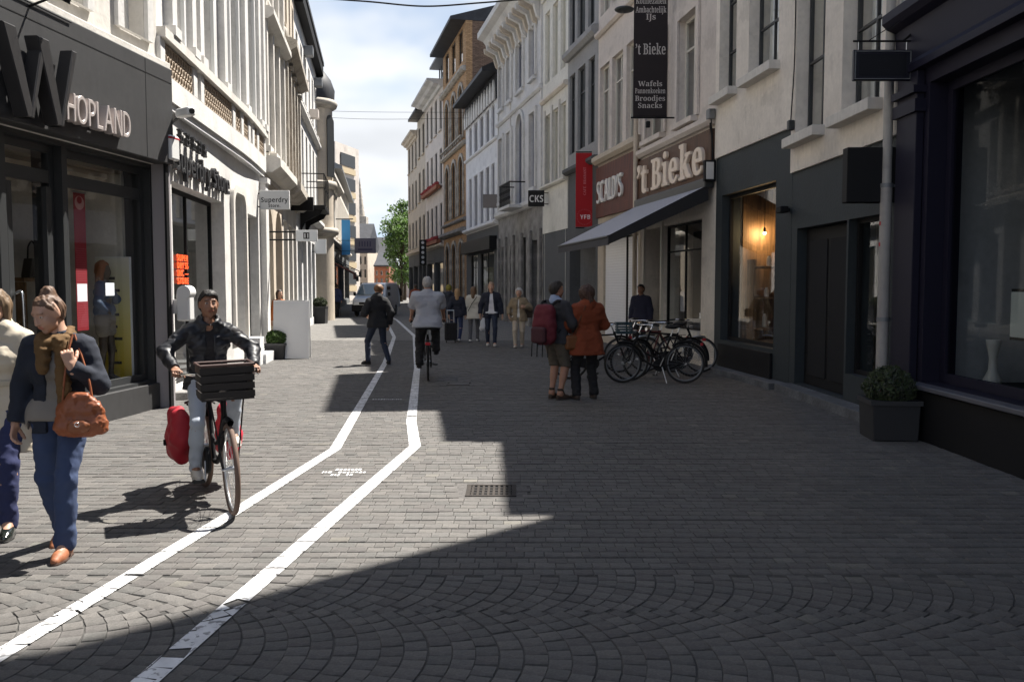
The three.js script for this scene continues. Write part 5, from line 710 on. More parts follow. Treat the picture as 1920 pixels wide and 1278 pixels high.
// planters
function leafBall(parent, cx, cy, cz, rx, ry, n, seed, col) {
  const r = rng(seed), P = [], N = [], C = [];
  for (let i = 0; i < n; i++) {
    const d = new THREE.Vector3(r() * 2 - 1, r() * 2 - 1, r() * 2 - 1); if (d.lengthSq() > 1 || d.lengthSq() < 0.05) { i--; continue; } d.normalize(); const k = (0.72 + 0.32 * r()) * (1 + 0.13 * vnoise(d.x * 3, d.y * 3 + seed, d.z * 3)), p = new THREE.Vector3(cx + d.x * rx * k, cy + d.y * ry * k, cz + d.z * rx * k), q = new THREE.Quaternion().setFromEuler(new THREE.Euler(r() * 6, r() * 6, r() * 6)), w = 0.014 + r() * 0.01, l = 0.024 + r() * 0.02, s = 0.6 + r() * 0.8, nn = new THREE.Vector3(0, 0, 1).applyQuaternion(q);
    const v = [[0, -l, 0], [w, 0, 0.006], [0, l, 0], [-w, 0, 0.006]].map(a => new THREE.Vector3(...a).applyQuaternion(q).add(p)); for (const j of [0, 1, 2, 0, 2, 3]) { P.push(v[j].x, v[j].y, v[j].z); N.push(nn.x, nn.y, nn.z); C.push(col[0] * s, col[1] * s, col[2] * s); }
  }
  const g = new THREE.BufferGeometry(); g.setAttribute('position', new THREE.Float32BufferAttribute(P, 3)); g.setAttribute('normal', new THREE.Float32BufferAttribute(N, 3)); g.setAttribute('color', new THREE.Float32BufferAttribute(C, 3));
  mesh('foliage', g, mat([1, 1, 1], 0.85, { vertexColors: true, side: THREE.DoubleSide, transmission: 0.3, thickness: 0 }), parent);
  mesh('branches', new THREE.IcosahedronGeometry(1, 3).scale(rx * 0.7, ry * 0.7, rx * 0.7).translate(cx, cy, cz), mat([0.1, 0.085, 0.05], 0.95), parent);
}
function planter(label, px, py, w, h, seed, col = [0.07, 0.14, 0.02], turn = 0) {
  const [x, Z] = gnd(px, py), t = thing('potted_shrub', label, 'planter', [x, 0, -Z], turn); mesh('pot', extrude(poly([[-w / 2 * 0.92, 0], [w / 2 * 0.92, 0], [w / 2, h], [-w / 2, h]]), w, 0.012).translate(0, 0, -w / 2), mat([0.02, 0.02, 0.022], 0.7), t); mesh('rim', [box(w + 0.03, 0.05, 0.03, 0, h - 0.02, w / 2), box(w + 0.03, 0.05, 0.03, 0, h - 0.02, -w / 2), box(0.03, 0.05, w - 0.03, w / 2, h - 0.02, 0), box(0.03, 0.05, w - 0.03, -w / 2, h - 0.02, 0)], mat([0.03, 0.03, 0.033], 0.5), t); mesh('soil', box(w * 0.94, 0.02, w * 0.94, 0, h - 0.03, 0), mat([0.04, 0.03, 0.02], 0.95), t);
  leafBall(t, 0, h + w * 0.24, 0, w * 0.5, w * 0.42, 5200, seed, col);
}
planter('round clipped green shrub in a black square pot beside the white board', 519, 672, 0.46, 0.36, 3);
planter('green shrub in a black pot against the white shop plinth', 478, 664, 0.4, 0.36, 8, [0.06, 0.12, 0.02]);
planter('dark shrub in a large black pot before the navy shop front', 1666, 820, 0.52, 0.44, 5, [0.035, 0.055, 0.014], -0.1);
planter('tall dark pot with a shrub by the black eave building', 600, 606, 0.6, 0.75, 12, [0.04, 0.06, 0.015]);
{ // white pavement board
  const [x, Z] = gnd(548, 671), t = thing('pavement_board', 'plain white folding pavement board beside the clipped shrub', 'sandwich board', [x, 0, -Z], 0.12), w = 0.82, h = 1.36, m = mat([0.72, 0.72, 0.72], 0.5);
  for (const s of [1, -1]) { const p = mesh(s > 0 ? 'front_panel' : 'back_panel', [rbox(w, h, 0.025, 0.006, 0, h / 2, 0), box(w - 0.1, h - 0.2, 0.008, 0, h / 2 + 0.03, s * 0.015)], m, t); p.rotation.x = -s * 0.17; p.position.set(0, 0.004, s * 0.24); }
  for (const x2 of [-w / 2 + 0.03, w / 2 - 0.03]) mesh('stay', rod([x2, 0.45, 0.15], [x2, 0.45, -0.15], 0.008), M.steel, t); mesh('hinge', box(w * 0.8, 0.03, 0.05, 0, h - 0.02, 0), M.steel, t);
}
// far cafe terrace furniture
{ const chair = (x, Z, turn, label) => { const t = thing('cafe_chair', label, 'chair', [x, 0, -Z], turn, 'chairs on the far cafe terrace'), m = M.tan; mesh('seat', rbox(0.42, 0.04, 0.42, 0.01, 0, 0.45, 0), m, t); mesh('backrest', rbox(0.42, 0.4, 0.03, 0.01, 0, 0.72, -0.2), m, t); for (const [a, b] of [[-0.18, -0.18], [0.18, -0.18], [-0.18, 0.18], [0.18, 0.18]]) mesh('leg', rod([a, 0, b], [a, 0.44, b], 0.014), M.darkFrame, t); };
  const r = rng(3); for (let i = 0; i < 8; i++) chair(-9.4 - i * 0.42 - (i % 2) * 0.35, 47 + i * 1.5, r() * 3, 'brown slatted chair on the cafe terrace beyond the turret'); }
// ---------------------------------------------------------------- van and bicycles
{
  const [x, Z0] = gnd(694, 594), Z = Z0 + 2, t = thing('delivery_van', 'small silver delivery van with dark bumper facing along the street', 'van', [x, 0, -Z], -0.1), paint = mat([0.62, 0.66, 0.7], 0.32, { metalness: 0.1, clearcoat: 0.8, clearcoatRoughness: 0.1 }), w = 1.7;
  const side = [[-2.2, 0.42], [-2.25, 1.0], [-2.2, 1.72], [-1.9, 1.82], [0.2, 1.8], [0.55, 1.74], [1.2, 1.12], [1.8, 0.98], [1.98, 0.8], [2.0, 0.36], [1.55, 0.34], [1.5, 0.5], [1.32, 0.64], [1.08, 0.64], [0.9, 0.5], [0.85, 0.32], [-1.0, 0.32], [-1.05, 0.5], [-1.23, 0.64], [-1.47, 0.64], [-1.65, 0.5], [-1.7, 0.34]];
  const bg = extrude(poly(side), w, 0.07).translate(0, 0, -w / 2).rotateY(-Math.PI / 2); { const p = bg.attributes.position; for (let i = 0; i < p.count; i++) { const y = p.getY(i); if (y > 1.05) p.setX(i, p.getX(i) * (1 - 0.16 * (y - 1.05) / 0.75)); const z = p.getZ(i); if (z > 1.5) p.setX(i, p.getX(i) * (1 - 0.1 * (z - 1.5) / 0.5)); } bg.computeVertexNormals(); }
  mesh('body', bg, paint, t);
  const ws = extrude(poly([[-0.72, 0], [0.72, 0], [0.62, 0.8], [-0.62, 0.8]]), 0.02).rotateX(-0.83).translate(0, 1.17, 1.19); mesh('windscreen', ws, mat([0.12, 0.18, 0.22], 0.05, { clearcoat: 1 }), t);
  mesh('bumper', rbox(1.62, 0.36, 0.2, 0.06, 0, 0.46, 1.93), M.matteBlack, t); mesh('grille', rbox(0.8, 0.12, 0.06, 0.02, 0, 0.72, 1.985), M.black, t); mesh('number_plate', rbox(0.5, 0.11, 0.015, 0.004, 0.05, 0.5, 2.04), M.paper, t);
  for (const s of [-1, 1]) { mesh('headlight', new THREE.SphereGeometry(0.16, 14, 10).scale(1, 0.9, 0.5).translate(s * 0.62, 0.84, 1.84), mat([0.75, 0.77, 0.8], 0.1, { clearcoat: 1 }), t); mesh('mirror', rbox(0.14, 0.2, 0.1, 0.03, s * 0.95, 1.2, 0.85), M.black, t); mesh('side_window', boxB(s > 0 ? 0.772 : -0.782, s > 0 ? 0.782 : -0.772, 1.2, 1.6, -0.2, 0.6), mat([0.04, 0.05, 0.06], 0.05), t); for (const z of [1.2, -1.35]) { const wh = mesh('wheel', new THREE.TorusGeometry(0.23, 0.085, 12, 28).rotateY(Math.PI / 2).translate(s * 0.74, 0.31, z), M.rubber, t); mesh('rim', cyl(0.2, 0.2, 0.12, 20).rotateZ(Math.PI / 2).translate(s * 0.75, 0.31, z), M.zinc, wh); } }
}
function bicycle(o) { // forward is +z, origin on the ground midway between the wheels
  const t = thing('bicycle', o.label, 'bicycle', o.pos, o.turn, o.group); if (o.lean) t.rotation.set(0, o.turn, o.lean, 'YXZ');
  const R = 0.345, zb = -0.54, zf = 0.54, steer = new THREE.Matrix4(), fm = o.frameMat || M.black, ax = new THREE.Vector3(0, 0.62, -0.26).normalize(), org = new THREE.Vector3(0, 0.62, 0.37);
  steer.makeTranslation(org.x, org.y, org.z).multiply(new THREE.Matrix4().makeRotationAxis(ax, o.steer || 0)).multiply(new THREE.Matrix4().makeTranslation(-org.x, -org.y, -org.z));
  const st = l => [].concat(l).map(g => g.applyMatrix4(steer)), bar = (a, b, r) => rod(a, b, r, r, 10);
  const wheel = (z, s) => { const f = l => (s ? st(l) : [].concat(l)); const w = mesh('wheel', f(new THREE.TorusGeometry(R - 0.02, 0.02, 10, 48).rotateY(Math.PI / 2).translate(0, R, z)), o.tyre || M.rubber, t); mesh('rim', f(new THREE.TorusGeometry(R - 0.046, 0.012, 8, 48).rotateY(Math.PI / 2).translate(0, R, z)), o.rim || M.steel, w); const sp = []; for (let i = 0; i < 28; i++) { const a = i / 28 * 6.283, b = a + (i % 2 ? 0.35 : -0.35); sp.push(rod([i % 4 < 2 ? 0.025 : -0.025, R + Math.sin(b) * 0.02, z + Math.cos(b) * 0.02], [0, R + Math.sin(a) * (R - 0.055), z + Math.cos(a) * (R - 0.055)], 0.0016, 0.0016, 4)); } mesh('spokes', f(sp), o.rim || M.steel, w).userData.kind = 'stuff'; mesh('hub', f([cyl(0.025, 0.025, 0.07, 12).rotateZ(Math.PI / 2).translate(0, R, z), cyl(0.008, 0.008, 0.13, 8).rotateZ(Math.PI / 2).translate(0, R, z)]), M.steel, w); return w; };
  wheel(zb, false); wheel(zf, true);
  const bb = [0, 0.3, -0.1], sc = [0, 0.82, -0.29], h0 = [0, 0.62, 0.37], h1 = [0, 0.88, 0.26];
  const frame = [bar(bb, sc, 0.017), bar(h0, h1, 0.021), bar([0.05, R, zb], [0.03, 0.3, -0.12], 0.01), bar([-0.05, R, zb], [-0.03, 0.3, -0.12], 0.01), bar([0.05, R, zb], [0.015, 0.78, -0.275], 0.008), bar([-0.05, R, zb], [-0.015, 0.78, -0.275], 0.008)];
  if (o.step) frame.push(tube([h0, [0, 0.42, 0.2], [0, 0.31, 0.02], bb], 0.02, 16, 8), tube([[0, 0.76, 0.31], [0, 0.54, 0.16], [0, 0.45, -0.02], [0, 0.5, -0.17]], 0.015, 16, 8)); else frame.push(bar(h0, bb, 0.019), bar([0, 0.83, 0.28], [0, 0.79, -0.28], 0.016));
  mesh('frame', frame, fm, t);
  mesh('fork', st([tube([[0, 0.62, 0.37], [0.055, 0.56, 0.395], [0.056, 0.42, 0.45], [0.05, R, zf]], 0.011, 12, 6), tube([[0, 0.62, 0.37], [-0.055, 0.56, 0.395], [-0.056, 0.42, 0.45], [-0.05, R, zf]], 0.011, 12, 6)]), fm, t);
  const hb = mesh('handlebar', st([bar(h1, [0, 1.0, 0.21], 0.013), bar([0, 1.0, 0.21], [0, 1.02, 0.27], 0.013), tube([[-0.3, 1.03, 0.03], [-0.27, 1.04, 0.14], [-0.16, 1.03, 0.25], [0, 1.02, 0.27], [0.16, 1.03, 0.25], [0.27, 1.04, 0.14], [0.3, 1.03, 0.03]], 0.011, 30, 8)]), M.chrome, t);
  for (const s of [-1, 1]) { mesh('grip', st(bar([s * 0.302, 1.03, 0.0], [s * 0.285, 1.038, 0.11], 0.016)), M.rubber, hb); mesh('brake_lever', st(bar([s * 0.265, 1.02, 0.17], [s * 0.31, 0.99, 0.07], 0.006)), M.steel, hb); }
  const sd = new THREE.SphereGeometry(1, 20, 14); { const p = sd.attributes.position; for (let i = 0; i < p.count; i++) { const z = p.getZ(i), k = z > 0 ? lerp(0.85, 0.22, z) : 1; p.setXYZ(i, p.getX(i) * 0.105 * k, p.getY(i) * 0.035 + (z < -0.4 ? 0.01 : 0), z * 0.14); } sd.computeVertexNormals(); } const sy = o.sy ?? 0.98; mesh('saddle', sd.translate(0, sy, -0.33), o.saddle || M.matteBlack, t); mesh('seat_post', bar(sc, [0, sy - 0.03, -0.335], 0.013), M.steel, t);
  const guard = (z, a0, a1, s) => { const g = new THREE.TorusGeometry(R + 0.025, 0.026, 5, 28, a1 - a0).rotateZ(a0).scale(1, 1, 1).rotateY(-Math.PI / 2).translate(0, R, z); return mesh('mudguard', s ? st(g) : g, o.guardMat || fm, t); }; guard(zb, Math.PI * 0.3, Math.PI * 1.05, false); guard(zf, Math.PI * 0.42, Math.PI * 0.98, true);
  mesh('chain_case', [extrude((() => { const s = new THREE.Shape(); s.absarc(0, 0, 0.11, Math.PI / 2, Math.PI * 1.5, false); s.lineTo(0.42, -0.05); s.absarc(0.42, 0, 0.05, -Math.PI / 2, Math.PI / 2, false); return s; })(), 0.03, 0.005).rotateY(Math.PI / 2).translate(-0.07, 0.31, -0.1)], fm, t);
  const ca = o.crank ?? 0.4; for (const s of [-1, 1]) { const a = ca + (s > 0 ? Math.PI : 0), e = [s * 0.09, 0.3 - Math.cos(a) * 0.17, -0.1 + Math.sin(a) * 0.17], c = mesh('crank', bar([s * 0.07, 0.3, -0.1], e, 0.009), M.steel, t); mesh('pedal', rbox(0.09, 0.02, 0.09, 0.006, s * 0.14, e[1], e[2]), M.rubber, c); }
  if (o.rack !== false) mesh('rack', [bar([0.06, 0.73, -0.36], [0.06, 0.73, -0.78], 0.006), bar([-0.06, 0.73, -0.36], [-0.06, 0.73, -0.78], 0.006), bar([0, 0.73, -0.36], [0, 0.73, -0.78], 0.006), bar([0.06, 0.73, -0.7], [0.055, R, zb], 0.005), bar([-0.06, 0.73, -0.7], [-0.055, R, zb], 0.005), bar([-0.06, 0.73, -0.78], [0.06, 0.73, -0.78], 0.006)], M.black, t);
  mesh('rear_light', rbox(0.09, 0.05, 0.04, 0.01, 0, 0.68, -0.83), M.red, t); mesh('headlight', st([cyl(0.035, 0.03, 0.06, 14).rotateX(Math.PI / 2).translate(0, 0.9, 0.34)]), M.chrome, t);
  if (o.basket) { const B = o.basket, bw = B.w / 2, y0 = B.y, y1 = B.y + B.h, z0 = 0.3, z1 = 0.3 + B.d, bm = mesh('basket', st([boxB(-bw + 0.006, bw - 0.006, y0, y0 + 0.015, z0 + 0.006, z1 - 0.006)]), B.mat, t); for (let i = 0; i < 4; i++) { const a = y0 + 0.018 + i * (B.h - 0.02) / 4, b = a + (B.h - 0.02) / 4 - 0.014; for (const q of [boxB(-bw, bw, a, b, z1 - 0.012, z1), boxB(-bw, bw, a, b, z0, z0 + 0.012), boxB(-bw, -bw + 0.012, a, b, z0 + 0.013, z1 - 0.013), boxB(bw - 0.012, bw, a, b, z0 + 0.013, z1 - 0.013)]) mesh('basket_slat', st(q), B.mat, bm); } for (const x of [-bw + 0.02, 0, bw - 0.02]) for (const zz of [z1 - 0.018, z0 + 0.018]) mesh('basket_post', st(box(0.018, B.h, 0.01, x, y0 + B.h / 2, zz)), B.mat, bm); mesh('basket_rim', st([bar([-bw, y1, z0], [bw, y1, z0], 0.012), bar([-bw, y1, z1], [bw, y1, z1], 0.012), bar([-bw, y1, z0], [-bw, y1, z1], 0.012), bar([bw, y1, z0], [bw, y1, z1], 0.012)]), B.rim || B.mat, bm); mesh('basket_bracket', st([bar([0, 0.72, 0.36], [0, y0, z0 + 0.1], 0.012), bar([0.05, R, zf], [0.12, y0, z0 + B.d * 0.7], 0.006), bar([-0.05, R, zf], [-0.12, y0, z0 + B.d * 0.7], 0.006)]), M.black, t); }
  if (o.stand) mesh('kickstand', bar([0.04, 0.28, -0.14], [0.2, 0.01, -0.2], 0.01), M.steel, t);
  return t;
}
const B1 = (() => { const [fx, fz] = gnd(432, 962), [rx, rz] = gnd(386, 913), dx = fx - rx, dz = rz - fz, turn = Math.atan2(dx, dz); const mx = (fx + rx) / 2, mz = (fz + rz) / 2; return { pos: [mx, 0, -mz], turn }; })();
const wicker = mat([0.02, 0.015, 0.013], 0.6, { map: T.cloth });
bicycle({ label: 'black town bicycle with a large dark front crate, ridden towards the white line', pos: B1.pos, turn: B1.turn, steer: -0.06, step: true, sy: 0.91, tyre: mat([0.13, 0.085, 0.065], 0.85), crank: 0.6, basket: { w: 0.385, h: 0.26, d: 0.3, y: 0.87, mat: wicker, rim: mat([0.06, 0.03, 0.025], 0.6) } });
const B2 = (() => { const [x, z] = gnd(800, 717); return { pos: [x - 0.06, 0, -z - 0.54 - 0.3], turn: Math.PI + 0.1 }; })();
bicycle({ label: 'dark bicycle ridden away along the lane by the grey shirted cyclist', pos: B2.pos, turn: B2.turn, crank: 1.2 });
// parked bicycles before the waffle shop
{
  const F = F3, at = (u, z) => F.world(u, 0, z).toArray(), teal = mat([0.012, 0.04, 0.05], 0.7);
  const near = (px, py) => { const [x, z] = gnd(px, py); return [x, 0, -z]; };
  const spots = [[near(1226, 718), -Math.PI / 2 - 0.05, 'black town bicycle leaning in the front of the row by the awning', { step: true }], [near(1246, 707), -Math.PI / 2 + 0.28, 'black bicycle with chrome bars parked between two others', {}], [near(1212, 698), -Math.PI / 2 + 0.1, 'dark bicycle with red frame bag parked next to the shop door', { frameMat: mat([0.1, 0.012, 0.012], 0.4) }], [near(1124, 712), Math.PI / 2 - 0.25, 'bicycle with teal front crate behind the standing couple', { basket: { w: 0.36, h: 0.2, d: 0.28, y: 0.84, mat: teal } }], [near(1262, 697), Math.PI / 2 - 0.12, 'old dark bicycle with bare steel mudguards against the shop window', { guardMat: M.steel, step: true }]];
  for (const [p, turn, label, x] of spots) bicycle({ label, pos: p, turn, stand: true, lean: 0.06, steer: 0.25, group: 'bicycles parked by the awning', guardMat: M.black, rim: M.zinc, ...x });
}
// ---------------------------------------------------------------- people: joints with radii, joined by smooth minimum and meshed
const v3 = (a) => new THREE.Vector3(...a), add = (a, b, k = 1) => [a[0] + b[0] * k, a[1] + b[1] * k, a[2] + b[2] * k], sub = (a, b) => [a[0] - b[0], a[1] - b[1], a[2] - b[2]], len = a => Math.hypot(a[0], a[1], a[2]), nrm = a => { const l = len(a) || 1; return [a[0] / l, a[1] / l, a[2] / l]; }, crs = (a, b) => [a[1] * b[2] - a[2] * b[1], a[2] * b[0] - a[0] * b[2], a[0] * b[1] - a[1] * b[0]], dot = (a, b) => a[0] * b[0] + a[1] * b[1] + a[2] * b[2], mix3 = (a, b, t) => [lerp(a[0], b[0], t), lerp(a[1], b[1], t), lerp(a[2], b[2], t)];
function surfaceNet(fn, lo, hi, cell) {
  const n = [0, 1, 2].map(i => Math.ceil((hi[i] - lo[i]) / cell) + 2), [nx, ny, nz] = n, val = new Float32Array(nx * ny * nz).fill(1), B = 6;
  for (let bz = 0; bz < nz; bz += B) for (let by = 0; by < ny; by += B) for (let bx = 0; bx < nx; bx += B) {
    const c = [lo[0] + (bx + B / 2) * cell, lo[1] + (by + B / 2) * cell, lo[2] + (bz + B / 2) * cell], d = fn(c[0], c[1], c[2]), rad = cell * B * 0.9;
    if (Math.abs(d) > rad * 1.9 + 0.02) { const s = d > 0 ? 1 : -1; if (s < 0) for (let k = bz; k < Math.min(bz + B, nz); k++) for (let j = by; j < Math.min(by + B, ny); j++) for (let i = bx; i < Math.min(bx + B, nx); i++) val[(k * ny + j) * nx + i] = -1; continue; }
    for (let k = bz; k < Math.min(bz + B, nz); k++) for (let j = by; j < Math.min(by + B, ny); j++) for (let i = bx; i < Math.min(bx + B, nx); i++) val[(k * ny + j) * nx + i] = fn(lo[0] + i * cell, lo[1] + j * cell, lo[2] + k * cell);
  }
  const id = new Int32Array(nx * ny * nz).fill(-1), P = [], at = (i, j, k) => (k * ny + j) * nx + i, E = [[0, 1], [0, 2], [0, 4], [1, 3], [1, 5], [2, 3], [2, 6], [3, 7], [4, 5], [4, 6], [5, 7], [6, 7]];
  for (let k = 0; k < nz - 1; k++) for (let j = 0; j < ny - 1; j++) for (let i = 0; i < nx - 1; i++) {
    const o = at(i, j, k), c = [val[o], val[o + 1], val[o + nx], val[o + nx + 1], val[o + nx * ny], val[o + nx * ny + 1], val[o + nx * ny + nx], val[o + nx * ny + nx + 1]]; let m = 0; for (let q = 0; q < 8; q++) if (c[q] < 0) m |= 1 << q; if (m === 0 || m === 255) continue;
    let x = 0, y = 0, z = 0, s = 0; for (const [a, b] of E) if ((c[a] < 0) !== (c[b] < 0)) { const t = c[a] / (c[a] - c[b]); x += (a & 1) + t * ((b & 1) - (a & 1)); y += (a >> 1 & 1) + t * ((b >> 1 & 1) - (a >> 1 & 1)); z += (a >> 2 & 1) + t * ((b >> 2 & 1) - (a >> 2 & 1)); s++; }
    id[o] = P.length / 3; P.push(lo[0] + (i + x / s) * cell, lo[1] + (j + y / s) * cell, lo[2] + (k + z / s) * cell);
  }
  const I = [], quad = (a, b, c, d, f) => { if (a < 0 || b < 0 || c < 0 || d < 0) return; if (f) I.push(a, b, c, a, c, d); else I.push(a, c, b, a, d, c); };
  for (let k = 1; k < nz - 1; k++) for (let j = 1; j < ny - 1; j++) for (let i = 1; i < nx - 1; i++) {
    const o = at(i, j, k), s = val[o] < 0;
    if (s !== val[o + 1] < 0) quad(id[at(i, j - 1, k - 1)], id[at(i, j, k - 1)], id[at(i, j, k)], id[at(i, j - 1, k)], s);
    if (s !== val[o + nx] < 0) quad(id[at(i - 1, j, k - 1)], id[at(i - 1, j, k)], id[at(i, j, k)], id[at(i, j, k - 1)], s);
    if (s !== val[o + nx * ny] < 0) quad(id[at(i - 1, j - 1, k)], id[at(i, j - 1, k)], id[at(i, j, k)], id[at(i - 1, j, k)], s);
  }
  const g = new THREE.BufferGeometry(); g.setAttribute('position', new THREE.Float32BufferAttribute(P, 3)); g.setIndex(I); g.computeVertexNormals(); return g;
}
// one shape: tapered capsule a-b; q squashes it along f
const cap = (a, b, ra, rb = ra, o = {}) => ({ a, b, ra, rb, ...o });
function dist(p, x, y, z) {
  let dx = x - p.a[0], dy = y - p.a[1], dz = z - p.a[2];
  if (p.e) { const c = p.m, lx = (dx * c[0][0] + dy * c[0][1] + dz * c[0][2]) / p.e[0], ly = (dx * c[1][0] + dy * c[1][1] + dz * c[1][2]) / p.e[1], lz = (dx * c[2][0] + dy * c[2][1] + dz * c[2][2]) / p.e[2], l = Math.sqrt(lx * lx + ly * ly + lz * lz); return (l - 1) * Math.min(p.e[0], p.e[1], p.e[2]) * (l > 1 ? 1 : 1); }
  let q = 1; if (p.q) { const f = p.f, s = (dx * f[0] + dy * f[1] + dz * f[2]) * (1 / p.q - 1); dx += f[0] * s; dy += f[1] * s; dz += f[2] * s; q = (1 + p.q) / 2; }
  const ex = p.b[0] - p.a[0], ey = p.b[1] - p.a[1], ez = p.b[2] - p.a[2], ee = ex * ex + ey * ey + ez * ez || 1e-9, t = Math.max(0, Math.min(1, (dx * ex + dy * ey + dz * ez) / ee)), ux = dx - t * ex, uy = dy - t * ey, uz = dz - t * ez; return (Math.sqrt(ux * ux + uy * uy + uz * uz) - (p.ra + t * (p.rb - p.ra))) * q;
}
function field(prims, k = 0.03) { return (x, y, z) => { let d = 9; for (const p of prims) { const e = dist(p, x, y, z), kk = p.k ?? k; if (e > d + kk * 2) continue; const h = Math.max(0, kk - Math.abs(d - e)) / kk; d = Math.min(d, e) - h * h * kk * 0.25; } return d; }; }
function bounds(prims, pad) { const lo = [9, 9, 9], hi = [-9, -9, -9]; for (const p of prims) { const r = p.e ? Math.max(...p.e) : Math.max(p.ra, p.rb); for (const c of p.e ? [p.a] : [p.a, p.b]) for (let i = 0; i < 3; i++) { lo[i] = Math.min(lo[i], c[i] - r - pad); hi[i] = Math.max(hi[i], c[i] + r + pad); } } return [lo, hi]; }
function ik(a, b, l1, l2, pole) { const d = sub(b, a); let L = len(d); const max = (l1 + l2) * 0.998, dir = nrm(d); if (L > max) { L = max; b = add(a, dir, L); } const x = (l1 * l1 - l2 * l2 + L * L) / (2 * L), h = Math.sqrt(Math.max(0, l1 * l1 - x * x)); let p = sub(pole, dir.map(c => c * dot(pole, dir))); p = nrm(p); return [add(add(a, dir, x), p, h), b]; }
const skinTone = { light: [0.46, 0.27, 0.19], mid: [0.36, 0.19, 0.125], tan: [0.26, 0.13, 0.08] };
const matCache = {}; const fabric = (c, r = 0.9, x = {}) => mat(c, r, { sheen: 0.25, sheenRoughness: 0.6, sheenColor: lin(...c.map(v => Math.min(1, v * 1.4 + 0.02))), ...x });
function person(o) {
  const t = thing('person', o.label, 'person', o.pos, o.turn), k = o.h / 1.75, far = o.far || 1, fem = o.fem, S = (o.stout || 1), cb = 0.014 * far, ch = 0.0055 * far;
  const P = o.pelvis ? o.pelvis.slice() : [0, 0.94, 0], lean = o.lean || 0, tw = o.twist || 0, roll = o.roll || 0;
  const rot = new THREE.Matrix4().makeRotationFromEuler(new THREE.Euler(lean, tw, roll, 'YXZ')), T = (x, y, z) => { const q = new THREE.Vector3(x, y, z).applyMatrix4(rot); return [P[0] + q.x, P[1] + q.y, P[2] + q.z]; }, tf3 = (x, y, z) => { const q = new THREE.Vector3(x, y, z).applyMatrix4(rot); return [q.x, q.y, q.z]; };
  const up = tf3(0, 1, 0), fw = tf3(0, 0, 1), sx = (fem ? 0.155 : 0.18) * S, hipx = fem ? 0.092 : 0.088;
  const sh = { L: T(sx, 0.432, -0.005), R: T(-sx, 0.432, -0.005) }, hip = { L: add(P, [hipx, -0.03, 0]), R: add(P, [-hipx, -0.03, 0]) }, neck = T(0, 0.5, -0.012);
  const kn = {}, an = {}, el = {}, wr = {}, fdir = {};
  for (const s of ['L', 'R']) {
    const f = o.feet[s]; const yaw = f[3] || 0; fdir[s] = nrm([Math.sin(yaw), f[4] || 0, Math.cos(yaw)]);
    [kn[s], an[s]] = ik(hip[s], [f[0], f[1] + 0.085, f[2]], 0.43, 0.425, o.knee?.[s] || [s === 'L' ? 0.12 : -0.12, 0.1, 1]);
    const hd = o.hands[s]; [el[s], wr[s]] = ik(sh[s], hd.slice(0, 3), 0.275, 0.25, o.elbow?.[s] || [s === 'L' ? 0.6 : -0.6, -0.3, -0.8]);
  }
  const hy = o.head?.yaw || 0, hp = o.head?.pitch || 0, hr = new THREE.Matrix4().makeRotationFromEuler(new THREE.Euler(hp, hy, o.head?.roll || 0, 'YXZ')), hx = (x, y, z) => { const q = new THREE.Vector3(x, y, z).applyMatrix4(hr); return [q.x, q.y, q.z]; };
  const hc = add(add(neck, up, 0.06), hx(0, 0.105, 0.025)), Hd = (x, y, z) => add(hc, hx(x, y, z)), hm = [hx(1, 0, 0), hx(0, 1, 0), hx(0, 0, 1)];
  // radii
  const torso = (g, sq = 0.82) => [cap(T(-0.075 * S, 0, 0), T(0.075 * S, 0, 0), 0.105 * S + g, 0.105 * S + g, { q: sq, f: fw }), cap(T(-0.05 * S, 0.15, 0.008), T(0.05 * S, 0.15, 0.008), (fem ? 0.088 : 0.1) * S + g, (fem ? 0.088 : 0.1) * S + g, { q: sq, f: fw }), cap(T(-0.075 * S, 0.31, 0.008), T(0.075 * S, 0.31, 0.008), 0.1 * S + g, 0.1 * S + g, { q: sq + 0.04, f: fw }), cap(T(-sx * 0.78, 0.4, -0.01), T(sx * 0.78, 0.4, -0.01), 0.062 * S + g, 0.062 * S + g), cap(neck, T(-sx * 0.8, 0.432, -0.01), 0.045 + g, 0.042 + g), cap(neck, T(sx * 0.8, 0.432, -0.01), 0.045 + g, 0.042 + g)].concat(o.belly ? [cap(T(-0.06, 0.1, 0.07), T(0.06, 0.1, 0.07), 0.11 + g, 0.11 + g)] : []).concat(fem ? [cap(T(-0.065, 0.3, 0.065), T(-0.065, 0.28, 0.07), 0.055 + g, 0.05 + g), cap(T(0.065, 0.3, 0.065), T(0.065, 0.28, 0.07), 0.055 + g, 0.05 + g)] : []);
  const leg = (s, g0, g1, to = 1) => [cap(hip[s], kn[s], 0.082 * S + g0, 0.054 * S + g0 * 0.7), cap(kn[s], mix3(kn[s], an[s], to), 0.053 * S + g0 * 0.7, lerp(0.053, 0.038, to) * S + g1), cap(mix3(kn[s], an[s], 0.2), mix3(kn[s], an[s], 0.42), 0.05 * S + g0 * 0.4, 0.045 * S + g1 * 0.6, {})];
  const arm = (s, g) => [cap(sh[s], el[s], 0.052 * S + g, 0.04 + g), cap(el[s], wr[s], 0.04 + g, 0.027 + g)];
  const geos = [];
  const bodyPrims = [...torso(0), ...leg('L', 0, 0), ...leg('R', 0, 0), ...arm('L', 0), ...arm('R', 0), cap(neck, Hd(0, -0.06, -0.02), 0.056, 0.052), ...['L', 'R'].map(s => cap(an[s], add(add(an[s], fdir[s], 0.13), [0, -0.05, 0]), 0.036, 0.028))];
  const build = (prims, kk, cell, post) => { const f0 = field(prims, kk), f = post ? (x, y, z) => post(x, y, z, f0(x, y, z)) : f0, [lo, hi] = bounds(prims, 0.03 + cell * 2); return surfaceNet(f, lo, hi, cell); };
